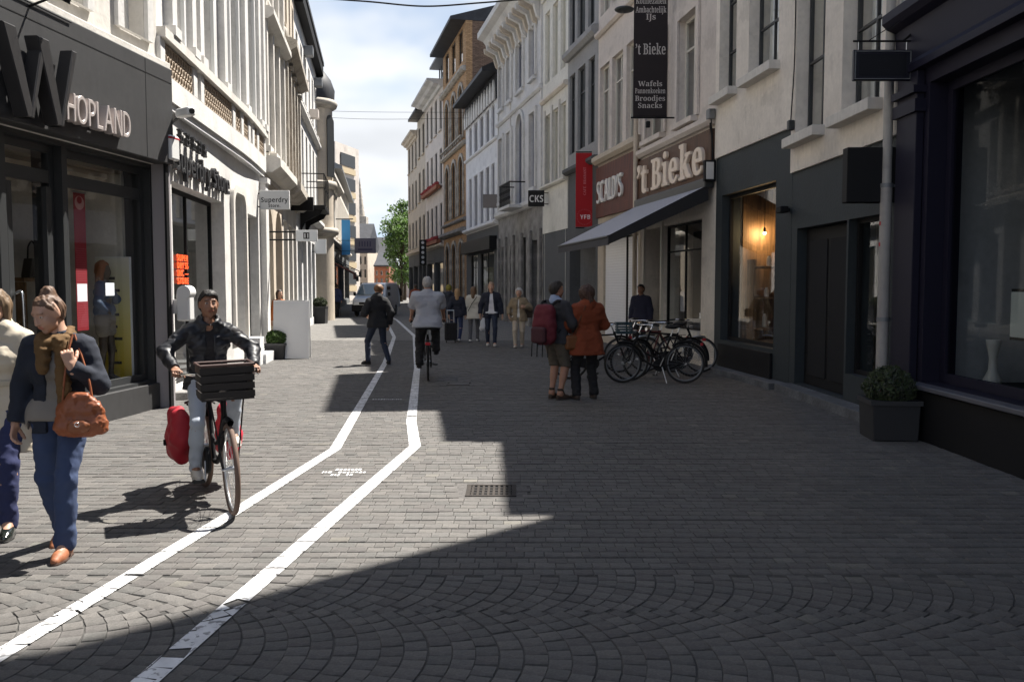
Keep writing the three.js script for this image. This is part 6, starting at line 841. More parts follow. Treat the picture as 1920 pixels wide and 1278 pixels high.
  const paintAll = (g, c) => { const n = g.attributes.position.count, a = new Float32Array(n * 3); for (let i = 0; i < n; i++) { a[3 * i] = c[0]; a[3 * i + 1] = c[1]; a[3 * i + 2] = c[2]; } g.setAttribute('color', new THREE.BufferAttribute(a, 3)); return g; };
  const skin = skinTone[o.skin || 'light'];
  geos.push(paintAll(build(bodyPrims, 0.045, cb), skin));
  // head
  const E = (c, e) => ({ a: Hd(...c), e, m: hm, b: Hd(...c), ra: 0, rb: 0 });
  const headP = [E([0, 0.03, -0.012], [0.075, 0.09, 0.095]), E([0, -0.03, 0.03], [0.06, 0.08, 0.062]), cap(Hd(-0.03, -0.055, 0.03), Hd(0.03, -0.055, 0.03), 0.036, 0.036), cap(Hd(0, -0.06, 0.05), Hd(0, -0.094, 0.066), 0.034, 0.021), cap(Hd(-0.034, -0.022, 0.06), Hd(-0.036, -0.03, 0.058), 0.026, 0.026), cap(Hd(0.034, -0.022, 0.06), Hd(0.036, -0.03, 0.058), 0.026, 0.026), cap(Hd(-0.034, 0.034, 0.074), Hd(0.034, 0.034, 0.074), 0.013, 0.013, { k: 0.02 }), cap(Hd(0, 0.015, 0.09), Hd(0, -0.026, 0.108), 0.009, 0.013, { k: 0.014 }), cap(Hd(-0.011, -0.03, 0.096), Hd(0.011, -0.03, 0.096), 0.01, 0.01, { k: 0.012 }), cap(Hd(-0.018, -0.053, 0.088), Hd(0.018, -0.053, 0.088), 0.0075, 0.0075, { k: 0.01 }), cap(Hd(-0.016, -0.063, 0.087), Hd(0.016, -0.063, 0.087), 0.008, 0.008, { k: 0.01 }), E([-0.077, 0.0, -0.008], [0.01, 0.032, 0.02]), E([0.077, 0.0, -0.008], [0.01, 0.032, 0.02]), cap(Hd(0, -0.05, -0.03), neck, 0.05, 0.054)];
  const eyes = [Hd(-0.031, 0.012, 0.1), Hd(0.031, 0.012, 0.1)], balls = [Hd(-0.031, 0.011, 0.074), Hd(0.031, 0.011, 0.074)];
  const hg = build(headP, 0.02, ch, (x, y, z, d) => { for (const e of eyes) { const q = 0.019 - Math.hypot(x - e[0], y - e[1], z - e[2]), h = Math.max(0, 0.012 - Math.abs(d - q)) / 0.012; d = Math.max(d, q) + h * h * 0.003; } for (const b of balls) d = Math.min(d, Math.hypot(x - b[0], y - b[1], z - b[2]) - 0.0135); return d; });
  paintAll(hg, skin); { const p = hg.attributes.position, c = hg.attributes.color, hair = o.hairCol || [0.05, 0.03, 0.02]; for (let i = 0; i < p.count; i++) { const q = [p.getX(i) - hc[0], p.getY(i) - hc[1], p.getZ(i) - hc[2]], x = dot(q, hm[0]), y = dot(q, hm[1]), z = dot(q, hm[2]); if (z < 0.03) continue; const ax = Math.abs(x); let m = null; if (Math.hypot(ax - 0.031, (y - 0.011) * 1.7) < 0.0125 && z > 0.07) m = Math.hypot(ax - 0.031, y - 0.011) < 0.0062 ? [0.03, 0.02, 0.015] : [0.5, 0.47, 0.44]; else if (Math.abs(y - 0.035 - 0.004 * Math.cos(ax * 60)) < 0.0052 && ax > 0.012 && ax < 0.05) m = hair; else if (Math.abs(y + 0.058) < 0.0095 && ax < 0.024 && z > 0.08) m = [skin[0] * 0.85, skin[1] * 0.5, skin[2] * 0.5]; if (m) c.setXYZ(i, ...mix3([c.getX(i), c.getY(i), c.getZ(i)], m, m === hair ? 0.6 : 0.9)); } }
  geos.push(hg);
  // hands: palm, four fingers of unequal length and a thumb from the side of the palm
  for (const s of ['L', 'R']) {
    const hd = o.hands[s], opt = hd[3] || {}, sg = s === 'L' ? 1 : -1, d = nrm(opt.dir || sub(wr[s], el[s])); let palm = opt.palm || [-sg, 0, 0]; palm = nrm(sub(palm, d.map(c => c * dot(palm, d)))); const ac = crs(d, palm), th = opt.thumb ?? (s === 'L' ? 1 : -1), A = (u, v, w) => add(add(add(wr[s], d, u), ac, v * th), palm, w), curl = opt.curl ?? 0.35, pr = [cap(A(0, 0, 0), A(0.075, 0.016, 0), 0.026, 0.02, { q: 0.62, f: palm }), cap(A(0.02, -0.014, 0), A(0.078, -0.022, 0), 0.022, 0.017, { q: 0.62, f: palm }), cap(A(0.015, 0.012, 0), A(0.078, 0.0, 0), 0.022, 0.018, { q: 0.62, f: palm }), cap(A(-0.04, 0, 0), A(0.01, 0, 0), 0.027, 0.026)];
    [[0.03, 0.072, 1], [0.01, 0.08, 1.08], [-0.01, 0.075, 1], [-0.029, 0.06, 0.95]].forEach(([v, L, cc]) => { let pos = A(0.082, v, 0), a = curl * cc * 0.7; for (const f of [0.45, 0.32, 0.23]) { const n2 = add(pos, add(d.map(c => c * Math.cos(a)), palm, Math.sin(a)), L * f); pr.push(cap(pos, n2, 0.0092, 0.0082, { k: 0.004 })); pos = n2; a += curl * cc; } });
    { let pos = A(0.022, 0.026, 0.004), dir = nrm(add(add(d.map(c => c * 0.75), ac, 0.62 * th), palm, 0.15 + curl * 0.35)); for (const f of [0.036, 0.03, 0.024]) { const n2 = add(pos, dir, f); pr.push(cap(pos, n2, 0.0115, 0.0098, { k: 0.008 })); pos = n2; dir = nrm(add(add(dir, palm, curl * 0.45), d, 0.25)); } }
    geos.push(paintAll(build(pr, 0.012, 0.0042 * Math.min(far, 1.8)), skin));
  }
  mesh('body', join(geos.map(g => g.scale(k, k, k))), mat([1, 1, 1], 0.55, { vertexColors: true }), t);
  const out = (name, g, m) => mesh(name, g.scale(k, k, k), m, t);
  const wrinkle = (x, y, z, amp, f = 16) => amp * (vnoise(x * f, y * f * 1.7, z * f) + 0.5 * vnoise(x * f * 2.3 + 7, y * f * 3.1, z * f * 2.3)), tl = (x, y, z) => { const q = [x - P[0], y - P[1], z - P[2]]; return [dot(q, tf3(1, 0, 0)), dot(q, up), dot(q, fw)]; };
  // trousers
  const tr = o.trousers, cc2 = 0.012 * far;
  { const to = tr.to ?? 1, prims = [...torso(0.012).slice(0, 2), ...leg('L', tr.g ?? 0.012, tr.cuff ?? 0.014, to), ...leg('R', tr.g ?? 0.012, tr.cuff ?? 0.014, to)]; const cut = {}; for (const s of ['L', 'R']) { const e = mix3(kn[s], an[s], to), d = nrm(sub(an[s], kn[s])); cut[s] = [add(e, d, tr.to ? 0 : 0.035), d]; }
    out('trousers', build(prims, 0.03, cc2, (x, y, z, d) => { if (d < 0.05) d += wrinkle(x, y, z, tr.w ?? 0.006); const q = tl(x, y, z); d = Math.max(d, q[1] - 0.1); const s = Math.hypot(x - an.L[0], z - an.L[2], (y - an.L[1]) * 0.6) < Math.hypot(x - an.R[0], z - an.R[2], (y - an.R[1]) * 0.6) ? 'L' : 'R', c = cut[s]; if (q[1] < -0.25) d = Math.max(d, dot([x - c[0][0], y - c[0][1], z - c[0][2]], c[1])); return d; }), tr.mat); }
  // shoes
  for (const s of ['L', 'R']) { const a = an[s], f = fdir[s], flat = nrm([f[0], 0, f[2]]), sd = crs([0, 1, 0], f), base = add(a, [0, -0.085, 0]), pr = [cap(add(add(base, f, -0.035), [0, 0.035, 0]), add(add(base, f, 0.12), [0, 0.03, 0]), 0.036, 0.038), cap(add(add(base, f, 0.1), [0, 0.026, 0]), add(add(base, f, 0.17), [0, 0.02, 0]), 0.038, 0.027), cap(add(a, [0, o.boots ? 0.07 : -0.012, 0]), add(add(base, f, 0.06), [0, 0.045, 0]), 0.042, 0.036)], ny = nrm(crs(sd, f).map(c => -c)), up2 = ny[1] > 0 ? ny : ny.map(c => -c);
    out('shoe', build(pr, 0.03, 0.008 * Math.min(far, 1.8), (x, y, z, d) => { const h = dot([x - base[0], y - base[1], z - base[2]], up2); return Math.max(d, -h, (y - a[1] - (o.boots ? 0.08 : 0.012))); }), o.shoeMat || M.matteBlack);
    out('sole', build([cap(add(base, f, -0.035), add(base, f, 0.11), 0.038, 0.042), cap(add(base, f, 0.1), add(base, f, 0.172), 0.041, 0.029)], 0.03, 0.008 * Math.min(far, 1.8), (x, y, z, d) => Math.max(d, Math.abs(dot([x - base[0], y - base[1], z - base[2]], up2) - 0.007) - 0.011)), o.soleMat || M.rubber); }
  const segD = (x, y, z, a, b) => dist({ a, b, ra: 0, rb: 0 }, x, y, z), armD = (x, y, z) => Math.min(segD(x, y, z, el.L, wr.L), segD(x, y, z, el.R, wr.R), segD(x, y, z, sh.L, el.L), segD(x, y, z, sh.R, el.R));
  // layers on the upper body
  for (const l of o.tops) {
    const g = l.g ?? 0.018, prims = torso(g).map(p => ({ ...p })); const hem = l.hem ?? -0.1;
    if (hem < -0.02) { const fl = l.flare ?? 0.01; prims.push(cap(T(-0.075 * S, hem * 0.5, 0), T(0.075 * S, hem * 0.5, 0), 0.112 * S + g + fl * 0.5, 0.112 * S + g + fl * 0.5, { q: 0.82, f: fw }), cap(T(-0.075 * S, hem, 0), T(0.075 * S, hem, 0), 0.115 * S + g + fl, 0.115 * S + g + fl, { q: 0.85, f: fw })); }
    const sl = l.sleeve ?? 1; for (const s of ['L', 'R']) { if (sl <= 0) continue; if (sl <= 0.5) prims.push(cap(sh[s], mix3(sh[s], el[s], sl * 2), 0.056 * S + g, 0.05 + g + 0.006)); else prims.push(cap(sh[s], el[s], 0.054 * S + g, 0.042 + g), cap(el[s], mix3(el[s], wr[s], (sl - 0.5) * 2), 0.042 + g, 0.031 + g * 0.8)); }
    if (l.collar) prims.push(cap(T(-0.05, 0.5, 0.0), T(0.05, 0.5, 0.0), 0.05 + g, 0.05 + g), cap(T(0, 0.5, -0.03), T(0, 0.54, -0.03), 0.055 + g, 0.056 + g));
    if (l.hood) prims.push(cap(T(-0.07, 0.49, -0.09), T(0.07, 0.49, -0.09), 0.05, 0.05), cap(T(0, 0.44, -0.12), T(0, 0.5, -0.1), 0.07, 0.05));
    const ny = l.neckY ?? 0.5, ends = {}; for (const s of ['L', 'R']) { const c = sl <= 0.5 ? [sh[s], el[s], sl * 2] : [el[s], wr[s], (sl - 0.5) * 2]; ends[s] = [mix3(c[0], c[1], c[2]), nrm(sub(c[1], c[0]))]; }
    out(l.name, build(prims, 0.035, cc2, (x, y, z, d) => {
      if (d < 0.05) d += wrinkle(x, y, z, l.w ?? 0.006, l.f ?? 14);
      const q = tl(x, y, z); if (hem - q[1] > d && armD(x, y, z) > 0.075 + g) d = Math.max(d, hem - q[1]);
      d = Math.max(d, (l.collar ? 0.058 : 0.05) - Math.hypot(q[0], (q[1] - ny - 0.045) * 0.9, q[2] - 0.012) - (l.collar ? 0.0 : 0.0));
      for (const s of ['L', 'R']) { const e = ends[s], v = [x - e[0][0], y - e[0][1], z - e[0][2]]; if (len(v) < 0.13) d = Math.max(d, dot(v, e[1])); }
      if (l.open && q[2] > 0 && q[1] < 0.5) { const wd = l.open * (0.5 + 0.5 * smooth(0.5, 0.05, q[1])) * (q[1] > 0.3 ? 1 - (q[1] - 0.3) * (l.vneck ? -1 : 2.2) : 1); d = Math.max(d, wd - Math.abs(q[0])); }
      return d;
    }), l.mat);
  }
  // hair
  const hs = o.hair || 'short';
  if (hs !== 'none') {
    const thinH = hs === 'bun' || hs === 'tied' || hs === 'short', pr = [thinH ? E([0, 0.034, -0.015], [0.08, 0.092, 0.1]) : E([0, 0.038, -0.016], [0.085, 0.096, 0.104])]; if (hs === 'short') pr.push(E([0, 0.0, -0.04], [0.08, 0.085, 0.075]), E([0, 0.075, 0.02], [0.068, 0.054, 0.07]));
    if (hs === 'cap') pr.push(E([0, 0.05, -0.01], [0.092, 0.092, 0.112]));
    if (hs === 'bun' || hs === 'tied') { pr.push(E([0, 0.0, -0.045], [0.077, 0.082, 0.068])); if (hs === 'bun') pr.push(E([0, 0.12, -0.07], [0.042, 0.045, 0.042])); else pr.push(cap(Hd(0, 0.03, -0.11), Hd(0, -0.12, -0.13), 0.03, 0.02)); }
    if (hs === 'long' || hs === 'bob') { const yl = hs === 'bob' ? -0.11 : -0.21; pr.push(cap(Hd(0, 0, -0.06), Hd(0, yl, -0.085), 0.08, 0.06), cap(Hd(-0.062, 0.01, -0.02), Hd(-0.07, yl, -0.02), 0.036, 0.03), cap(Hd(0.062, 0.01, -0.02), Hd(0.07, yl, -0.02), 0.036, 0.03)); }
    if (o.hairBig) pr.push(E([0, 0.02, -0.025], [0.115, 0.12, 0.12]));
    if (hs === 'curly') pr.push(E([0, 0.02, -0.03], [0.115, 0.125, 0.12]));
    out('hair', build(pr, 0.03, 0.007 * Math.min(far, 2), (x, y, z, d) => { const q = [x - hc[0], y - hc[1], z - hc[2]], a = dot(q, hm[0]), b = dot(q, hm[1]), c = dot(q, hm[2]); if (d < 0.04) d += (hs === 'curly' || o.hairBig ? 0.014 : hs === 'short' || hs === 'cap' ? 0.0065 : 0.006) * (vnoise(a * 90, b * (hs === 'curly' ? 60 : 14), c * 90) + 0.6 * vnoise(a * 45, b * 12, c * 45)); const line = o.fringe ?? 0.062; const face = Math.max(-(c - 0.012 - 0.06 * smooth(0.0, 0.11, b)), b - line - 0.012 * Math.cos(a * 30) - 0.014 * vnoise(a * 55, 3, 7), Math.abs(a) - (hs === 'long' || hs === 'bob' ? 0.066 : 0.2)); d = Math.max(d, -face); if (hs !== 'long' && hs !== 'bob' && hs !== 'tied') d = Math.max(d, lerp(-0.078, 0.022, smooth(-0.06, 0.03, c)) - b); return d; }), mat(o.hairCol || [0.05, 0.03, 0.02], 0.6));
  }
  if (o.extra) o.extra({ t, out, build, cap, T, Hd, sh, el, wr, kn, an, hip, P, k, tl, wrinkle, far, E });
  return t;
}
// ---------------------------------------------------------------- the people in the street
const at2 = (px, py) => { const [x, z] = gnd(px, py); return [x, 0, -z]; };
const denim = fabric([0.035, 0.055, 0.12], 0.9, {}), dkDenim = fabric([0.018, 0.026, 0.05]), blackCloth = fabric([0.014, 0.014, 0.016]), leather = mat([0.011, 0.012, 0.017], 0.5), tanLeather = mat([0.24, 0.07, 0.025], 0.5);
const hang = (s, z = 0.02, o = {}) => [s * 0.27, 0.86, z, { curl: 0.4, palm: [-s, 0, 0], ...o }];
// woman with scarf and shoulder bag, walking towards us
const pW = at2(122, 1030), tW = 0.06;
person({ label: 'woman in dark cardigan and brown scarf looking down, with brown shoulder bag', pos: [pW[0], 0, pW[2]], turn: tW, h: 1.7, fem: 1, lean: 0.03, twist: 0.1, pelvis: [0, 0.935, 0], feet: { L: [0.07, 0.0, 0.16, 0.05, 0.0], R: [-0.1, 0.02, -0.22, 0.0, -0.25] }, hands: { L: [0.15, 1.25, 0.17, { curl: 1.5, dir: [-0.25, 0.95, 0.1], palm: [-0.4, 0, -0.9], thumb: -1 }], R: [-0.26, 0.87, 0.07, { curl: 0.5, palm: [1, 0, 0] }] }, elbow: { L: [0.45, -1, -0.35], R: [-0.6, 0, -0.8] }, head: { yaw: -0.45, pitch: 0.42, roll: 0.06 }, skin: 'light', hair: 'bun', hairCol: [0.11, 0.06, 0.035], fringe: 0.078,
  trousers: { mat: denim, g: 0.016, cuff: 0.03, w: 0.008 }, shoeMat: mat([0.3, 0.11, 0.05], 0.6), soleMat: mat([0.06, 0.03, 0.02], 0.8),
  tops: [{ name: 'blouse', g: 0.017, hem: -0.05, sleeve: 0, mat: fabric([0.2, 0.18, 0.16]), w: 0.004 }, { name: 'cardigan', g: 0.024, hem: -0.13, flare: 0.0, open: 0.055, mat: fabric([0.012, 0.016, 0.028]), w: 0.008 }],
  extra: ({ out, build, cap, T, wrinkle }) => { const m = fabric([0.12, 0.065, 0.022]); out('scarf', build([cap(T(-0.07, 0.47, 0.07), T(0.07, 0.47, 0.07), 0.042, 0.042), cap(T(-0.08, 0.49, 0.03), T(-0.05, 0.52, -0.06), 0.038, 0.036), cap(T(0.08, 0.49, 0.03), T(0.05, 0.52, -0.06), 0.038, 0.036), cap(T(-0.05, 0.52, -0.06), T(0.05, 0.52, -0.06), 0.036, 0.036), cap(T(0.05, 0.46, 0.1), T(0.07, 0.18, 0.145), 0.045, 0.04), cap(T(0.07, 0.18, 0.145), T(0.08, -0.02, 0.15), 0.04, 0.042), cap(T(-0.06, 0.45, 0.1), T(-0.05, 0.3, 0.14), 0.045, 0.04)], 0.03, 0.009, (x, y, z, d) => d + (d < 0.04 ? wrinkle(x, y, z, 0.009, 30) : 0)), m); } });
{ // her bag
  const t = thing('shoulder_bag', 'soft reddish brown leather shoulder bag against the scarfed woman\u2019s hip', 'handbag', [pW[0] + 0.2, 0.93, pW[2] + 0.15], tW + 0.15), f = field([cap([-0.12, -0.12, 0], [0.12, -0.12, 0], 0.1, 0.1, { q: 0.8, f: [0, 0, 1] }), cap([-0.1, 0.02, 0], [0.1, 0.02, 0], 0.08, 0.08, { q: 0.75, f: [0, 0, 1] }), cap([-0.05, 0.12, 0], [0.05, 0.12, 0], 0.04, 0.04)], 0.06);
  mesh('body', surfaceNet((x, y, z) => f(x, y, z) + 0.012 * vnoise(x * 22, y * 22, z * 22) + 0.005 * vnoise(x * 60, y * 60, z * 60), [-0.28, -0.28, -0.16], [0.28, 0.2, 0.16], 0.0085), tanLeather, t);
  mesh('strap', tube([[-0.14, 0.02, 0], [-0.12, 0.25, 0.0], [-0.09, 0.5, -0.04], [-0.07, 0.64, -0.1]], 0.01, 24, 6), tanLeather, t); mesh('strap', [tube([[0.1, 0.02, -0.02], [0.06, 0.25, -0.06], [-0.02, 0.5, -0.12], [-0.07, 0.64, -0.16]], 0.01, 24, 6)], tanLeather, t); mesh('pocket', surfaceNet((x, y, z) => field([cap([-0.04, -0.12, 0.08], [0.04, -0.12, 0.08], 0.055, 0.055, { q: 0.6, f: [0, 0, 1] })])(x, y, z) + 0.008 * vnoise(x * 40, y * 40, z * 40), [-0.13, -0.22, -0.02], [0.13, 0.0, 0.18], 0.008), mat([0.22, 0.07, 0.025], 0.5), t); t.scale.setScalar(0.74); mesh('buckle', new THREE.TorusGeometry(0.018, 0.004, 6, 14).translate(0, -0.1, 0.12), M.chrome, t);
}
// person in beige trench coat at the left edge
const pC = at2(8, 992);
person({ label: 'person in long beige trench coat and blue jeans walking beside the scarfed woman', pos: pC, turn: 0.2, h: 1.72, fem: 1, pelvis: [0, 0.93, 0], feet: { L: [0.09, 0.0, 0.18, 0.15], R: [-0.1, 0.03, -0.25, 0, -0.3] }, hands: { L: hang(1, 0.05), R: hang(-1, -0.08) }, hair: 'bob', hairCol: [0.14, 0.09, 0.05], head: { yaw: -0.2, pitch: 0.1 }, trousers: { mat: fabric([0.022, 0.028, 0.085]), cuff: 0.018, w: 0.009 }, shoeMat: mat([0.01, 0.014, 0.012], 0.2, { clearcoat: 1 }), tops: [{ name: 'trench_coat', g: 0.03, hem: -0.36, flare: 0.05, collar: 1, mat: fabric([0.5, 0.44, 0.35], 0.8), w: 0.008 }],
  extra: ({ out, build, cap, T }) => out('coat_belt', build([cap(T(-0.05, 0.15, 0.008), T(0.05, 0.15, 0.008), 0.13, 0.13, { q: 0.86, f: [0, 0, 1] })], 0.02, 0.012, (x, y, z, d) => Math.max(d, Math.abs(y - T(0, 0.13, 0)[1]) - 0.025)), fabric([0.42, 0.37, 0.29])) });
// cyclist with the crate
person({ label: 'cyclist with short dark hair in black leather jacket and pale trousers, riding towards us', pos: B1.pos, turn: B1.turn, h: 1.6, stout: 0.95, pelvis: [0, 1.045, -0.34], lean: 0.2, feet: { L: [0.147, 0.48, -0.02, 0], R: [-0.147, 0.178, -0.2, 0] }, hands: { L: [0.328, 1.166, 0.02, { curl: 1.1, dir: [0.0, -0.15, 1], palm: [0, -1, 0], thumb: -1 }], R: [-0.328, 1.166, 0.0, { curl: 1.1, dir: [0, -0.15, 1], palm: [0, -1, 0], thumb: 1 }] }, elbow: { L: [1, -0.35, -0.3], R: [-1, -0.35, -0.3] }, head: { yaw: 0.0, pitch: -0.04 }, skin: 'tan', hair: 'short', hairCol: [0.012, 0.01, 0.009], fringe: 0.064, trousers: { mat: fabric([0.36, 0.4, 0.46]), g: 0.014, cuff: 0.02, w: 0.007 }, shoeMat: mat([0.5, 0.47, 0.42], 0.8), soleMat: mat([0.5, 0.48, 0.45], 0.8),
  tops: [{ name: 'shirt', g: 0.01, hem: -0.08, sleeve: 0.3, mat: fabric([0.016, 0.014, 0.016]) }, { name: 'leather_jacket', g: 0.018, hem: -0.1, collar: 1, open: 0.045, vneck: 1, mat: leather, w: 0.011, f: 20 }] });
for (const [s, l] of [[-1, 'bulging red pannier bag on the shop side of the ridden bicycle'], [1, 'bright red pannier bag on the lane side of the ridden bicycle']]) {
  const q = new THREE.Vector3(s * 0.2, 0.44, -0.52).applyAxisAngle(new THREE.Vector3(0, 1, 0), B1.turn).add(v3(B1.pos)), t = thing('pannier_bag', l, 'bag', q.toArray(), B1.turn), f = field([cap([0, -0.1, 0.02], [0, -0.1, -0.1], 0.12, 0.12, { q: 0.75, f: [1, 0, 0] }), cap([0, 0.16, 0.1], [0, 0.16, -0.12], 0.1, 0.1, { q: 0.75, f: [1, 0, 0] }), cap([0, 0.02, 0.1], [0, 0.0, -0.16], 0.12, 0.11, { q: 0.8, f: [1, 0, 0] })], 0.07);
  mesh('body', surfaceNet((x, y, z) => f(x, y, z) + 0.014 * vnoise(x * 14, y * 14, z * 14 + s * 9), [-0.2, -0.32, -0.36], [0.2, 0.36, 0.32], 0.012), mat(s < 0 ? [0.33, 0.008, 0.02] : [0.6, 0.02, 0.05], 0.65), t); mesh('strap', [tube([[-s * 0.06, 0.28, 0.06], [-s * 0.1, 0.3, 0], [-s * 0.06, 0.28, -0.06]], 0.012, 12, 5)], M.matteBlack, t); mesh('buckle', rbox(0.03, 0.05, 0.03, 0.006, s * 0.1, -0.05, -0.1), M.black, t);
}
// man standing astride on the lane, seen from behind
person({ label: 'man in black jacket and dark jeans standing with legs apart on the lane, turned away', pos: at2(709, 683), turn: Math.PI + 0.55, h: 1.78, far: 1.25, pelvis: [0, 0.9, 0], lean: 0.04, feet: { L: [0.17, 0, 0.14, 0.4], R: [-0.22, 0, -0.05, -0.3] }, hands: { L: [0.2, 1.05, 0.2, { curl: 0.6 }], R: [-0.27, 0.85, 0.02, { curl: 0.4 }] }, head: { yaw: -1.0, pitch: 0.3 }, hair: 'cap', hairCol: [0.14, 0.065, 0.025], trousers: { mat: dkDenim, cuff: 0.016 }, tops: [{ name: 'jacket', g: 0.035, hem: -0.12, flare: 0.02, collar: 1, mat: blackCloth, w: 0.009 }] });
// grey shirted cyclist
person({ label: 'stout grey haired cyclist in grey T-shirt and black trousers riding away', pos: B2.pos, turn: B2.turn, h: 1.78, far: 1.2, stout: 1.14, belly: 1, pelvis: [0, 1.04, -0.32], lean: 0.1, feet: { L: [0.15, 0.2, -0.26, 0.1], R: [-0.15, 0.42, 0.02, -0.1] }, hands: { L: [0.3, 1.06, 0.04, { curl: 1.1, dir: [0, -0.1, 1], palm: [0, -1, 0], thumb: -1 }], R: [-0.3, 1.06, 0.04, { curl: 1.1, dir: [0, -0.1, 1], palm: [0, -1, 0], thumb: 1 }] }, elbow: { L: [1, -0.3, -0.3], R: [-1, -0.3, -0.3] }, head: { pitch: 0.05 }, skin: 'mid', hair: 'short', hairCol: [0.3, 0.29, 0.28], trousers: { mat: blackCloth, g: 0.03, cuff: 0.03, w: 0.012 }, tops: [{ name: 't_shirt', g: 0.035, hem: -0.12, flare: 0.02, sleeve: 0.42, mat: fabric([0.33, 0.34, 0.38]), w: 0.012, f: 11 }] });
// walkers on the shaded side
person({ label: 'blond woman in navy jacket walking away pulling a black suitcase', pos: at2(858, 640), turn: Math.PI - 0.1, h: 1.62, fem: 1, far: 1.5, feet: { L: [0.08, 0, 0.12, 0], R: [-0.08, 0.02, -0.14, 0] }, hands: { L: [0.27, 0.88, -0.08], R: hang(-1) }, hair: 'long', hairCol: [0.32, 0.2, 0.1], trousers: { mat: fabric([0.03, 0.045, 0.11]) }, shoeMat: M.whiteFrame, tops: [{ name: 'jacket', g: 0.03, hem: -0.14, mat: fabric([0.014, 0.017, 0.03]) }] });
{ const p = at2(845, 642), t = thing('suitcase', 'black wheeled suitcase pulled by the blond woman', 'suitcase', p, 0.1); mesh('shell', rbox(0.36, 0.52, 0.22, 0.04, 0, 0.33, 0, 3), blackCloth, t); mesh('handle', [rod([-0.1, 0.58, -0.08], [-0.1, 0.95, -0.16], 0.008), rod([0.1, 0.58, -0.08], [0.1, 0.95, -0.16], 0.008), rod([-0.11, 0.95, -0.16], [0.11, 0.95, -0.16], 0.013)], M.steel, t); for (const x of [-0.13, 0.13]) for (const z of [-0.07, 0.07]) mesh('wheel', cyl(0.035, 0.035, 0.025, 14).rotateZ(Math.PI / 2).translate(x, 0.035, z), M.rubber, t); for (const x of [-0.09, 0, 0.09]) mesh('rib', rbox(0.02, 0.46, 0.015, 0.005, x, 0.33, 0.112), M.black, t); }
person({ label: 'person in olive yellow hooded jacket walking ahead of the suitcase', pos: at2(842, 622), turn: Math.PI, h: 1.72, far: 1.7, feet: { L: [0.08, 0, 0.1, 0], R: [-0.08, 0, -0.12, 0] }, hands: { L: hang(1), R: hang(-1) }, hair: 'curly', hairCol: [0.2, 0.17, 0.02], trousers: { mat: dkDenim }, tops: [{ name: 'hooded_jacket', g: 0.035, hem: -0.14, hood: 1, mat: fabric([0.025, 0.03, 0.045]) }] });
const pWh = at2(888, 640);
person({ label: 'long haired woman in white cardigan with a thin cross strap, walking away', pos: pWh, turn: Math.PI - 0.15, h: 1.68, fem: 1, far: 1.5, feet: { L: [0.08, 0, -0.16, 0], R: [-0.09, 0.0, 0.14, 0] }, hands: { L: hang(1, 0.0), R: hang(-1, 0.1) }, hair: 'long', hairCol: [0.13, 0.075, 0.04], trousers: { mat: fabric([0.1, 0.1, 0.11]) }, shoeMat: M.whiteFrame, tops: [{ name: 'cardigan', g: 0.034, hem: -0.22, flare: 0.03, mat: fabric([0.52, 0.5, 0.44]), w: 0.009 }], extra: ({ out, build, cap, T }) => out('cross_strap', build([cap(T(-0.13, 0.47, -0.1), T(0.02, 0.25, -0.165), 0.012, 0.012), cap(T(0.02, 0.25, -0.165), T(0.15, 0.02, -0.13), 0.012, 0.012)], 0.01, 0.012), M.black) });
{ const t = thing('carrier_bag', 'white plastic carrier bag held by the woman in white cardigan', 'bag', [pWh[0] + 0.3, 0.55, pWh[2] + 0.05], 0.4), f = field([cap([0, -0.12, 0], [0, 0.02, 0], 0.13, 0.1, { q: 0.6, f: [0, 0, 1] }), cap([0, 0.1, 0], [0, 0.24, 0], 0.04, 0.012)], 0.06); mesh('body', surfaceNet((x, y, z) => f(x, y, z) + 0.012 * vnoise(x * 20, y * 12, z * 20), [-0.2, -0.3, -0.15], [0.2, 0.3, 0.15], 0.015), mat([0.6, 0.62, 0.66], 0.5), t); }
person({ label: 'bald man in navy blazer and white shirt with dark jeans walking towards us', pos: at2(921, 649), turn: 0.05, h: 1.8, far: 1.5, feet: { L: [0.09, 0, 0.12, 0.05], R: [-0.09, 0, -0.14, 0] }, hands: { L: [0.3, 0.86, 0.06], R: [-0.3, 0.88, 0.05] }, hair: 'short', hairCol: [0.35, 0.24, 0.17], skin: 'light', trousers: { mat: dkDenim }, shoeMat: mat([0.4, 0.38, 0.36], 0.7), tops: [{ name: 'shirt', g: 0.012, hem: -0.06, sleeve: 0.3, mat: fabric([0.62, 0.62, 0.65]) }, { name: 'blazer', g: 0.03, hem: -0.17, open: 0.07, vneck: 1, mat: fabric([0.014, 0.017, 0.03]) }] });
person({ label: 'older white haired woman in beige jacket and cream trousers walking towards us', pos: at2(973, 651), turn: -0.15, h: 1.63, fem: 1, far: 1.5, stout: 1.08, feet: { L: [0.08, 0, -0.12, 0], R: [-0.08, 0, 0.13, 0] }, hands: { L: [0.2, 1.2, 0.2, { curl: 0.9 }], R: [-0.28, 0.95, 0.12] }, hair: 'curly', hairCol: [0.5, 0.48, 0.46], trousers: { mat: fabric([0.42, 0.36, 0.29]), g: 0.02 }, shoeMat: mat([0.45, 0.4, 0.35], 0.7), tops: [{ name: 'blouse', g: 0.01, hem: -0.06, sleeve: 0.3, mat: fabric([0.6, 0.58, 0.55]) }, { name: 'jacket', g: 0.034, hem: -0.17, open: 0.03, vneck: 1, flare: 0.02, mat: fabric([0.22, 0.17, 0.11]), w: 0.009 }] });
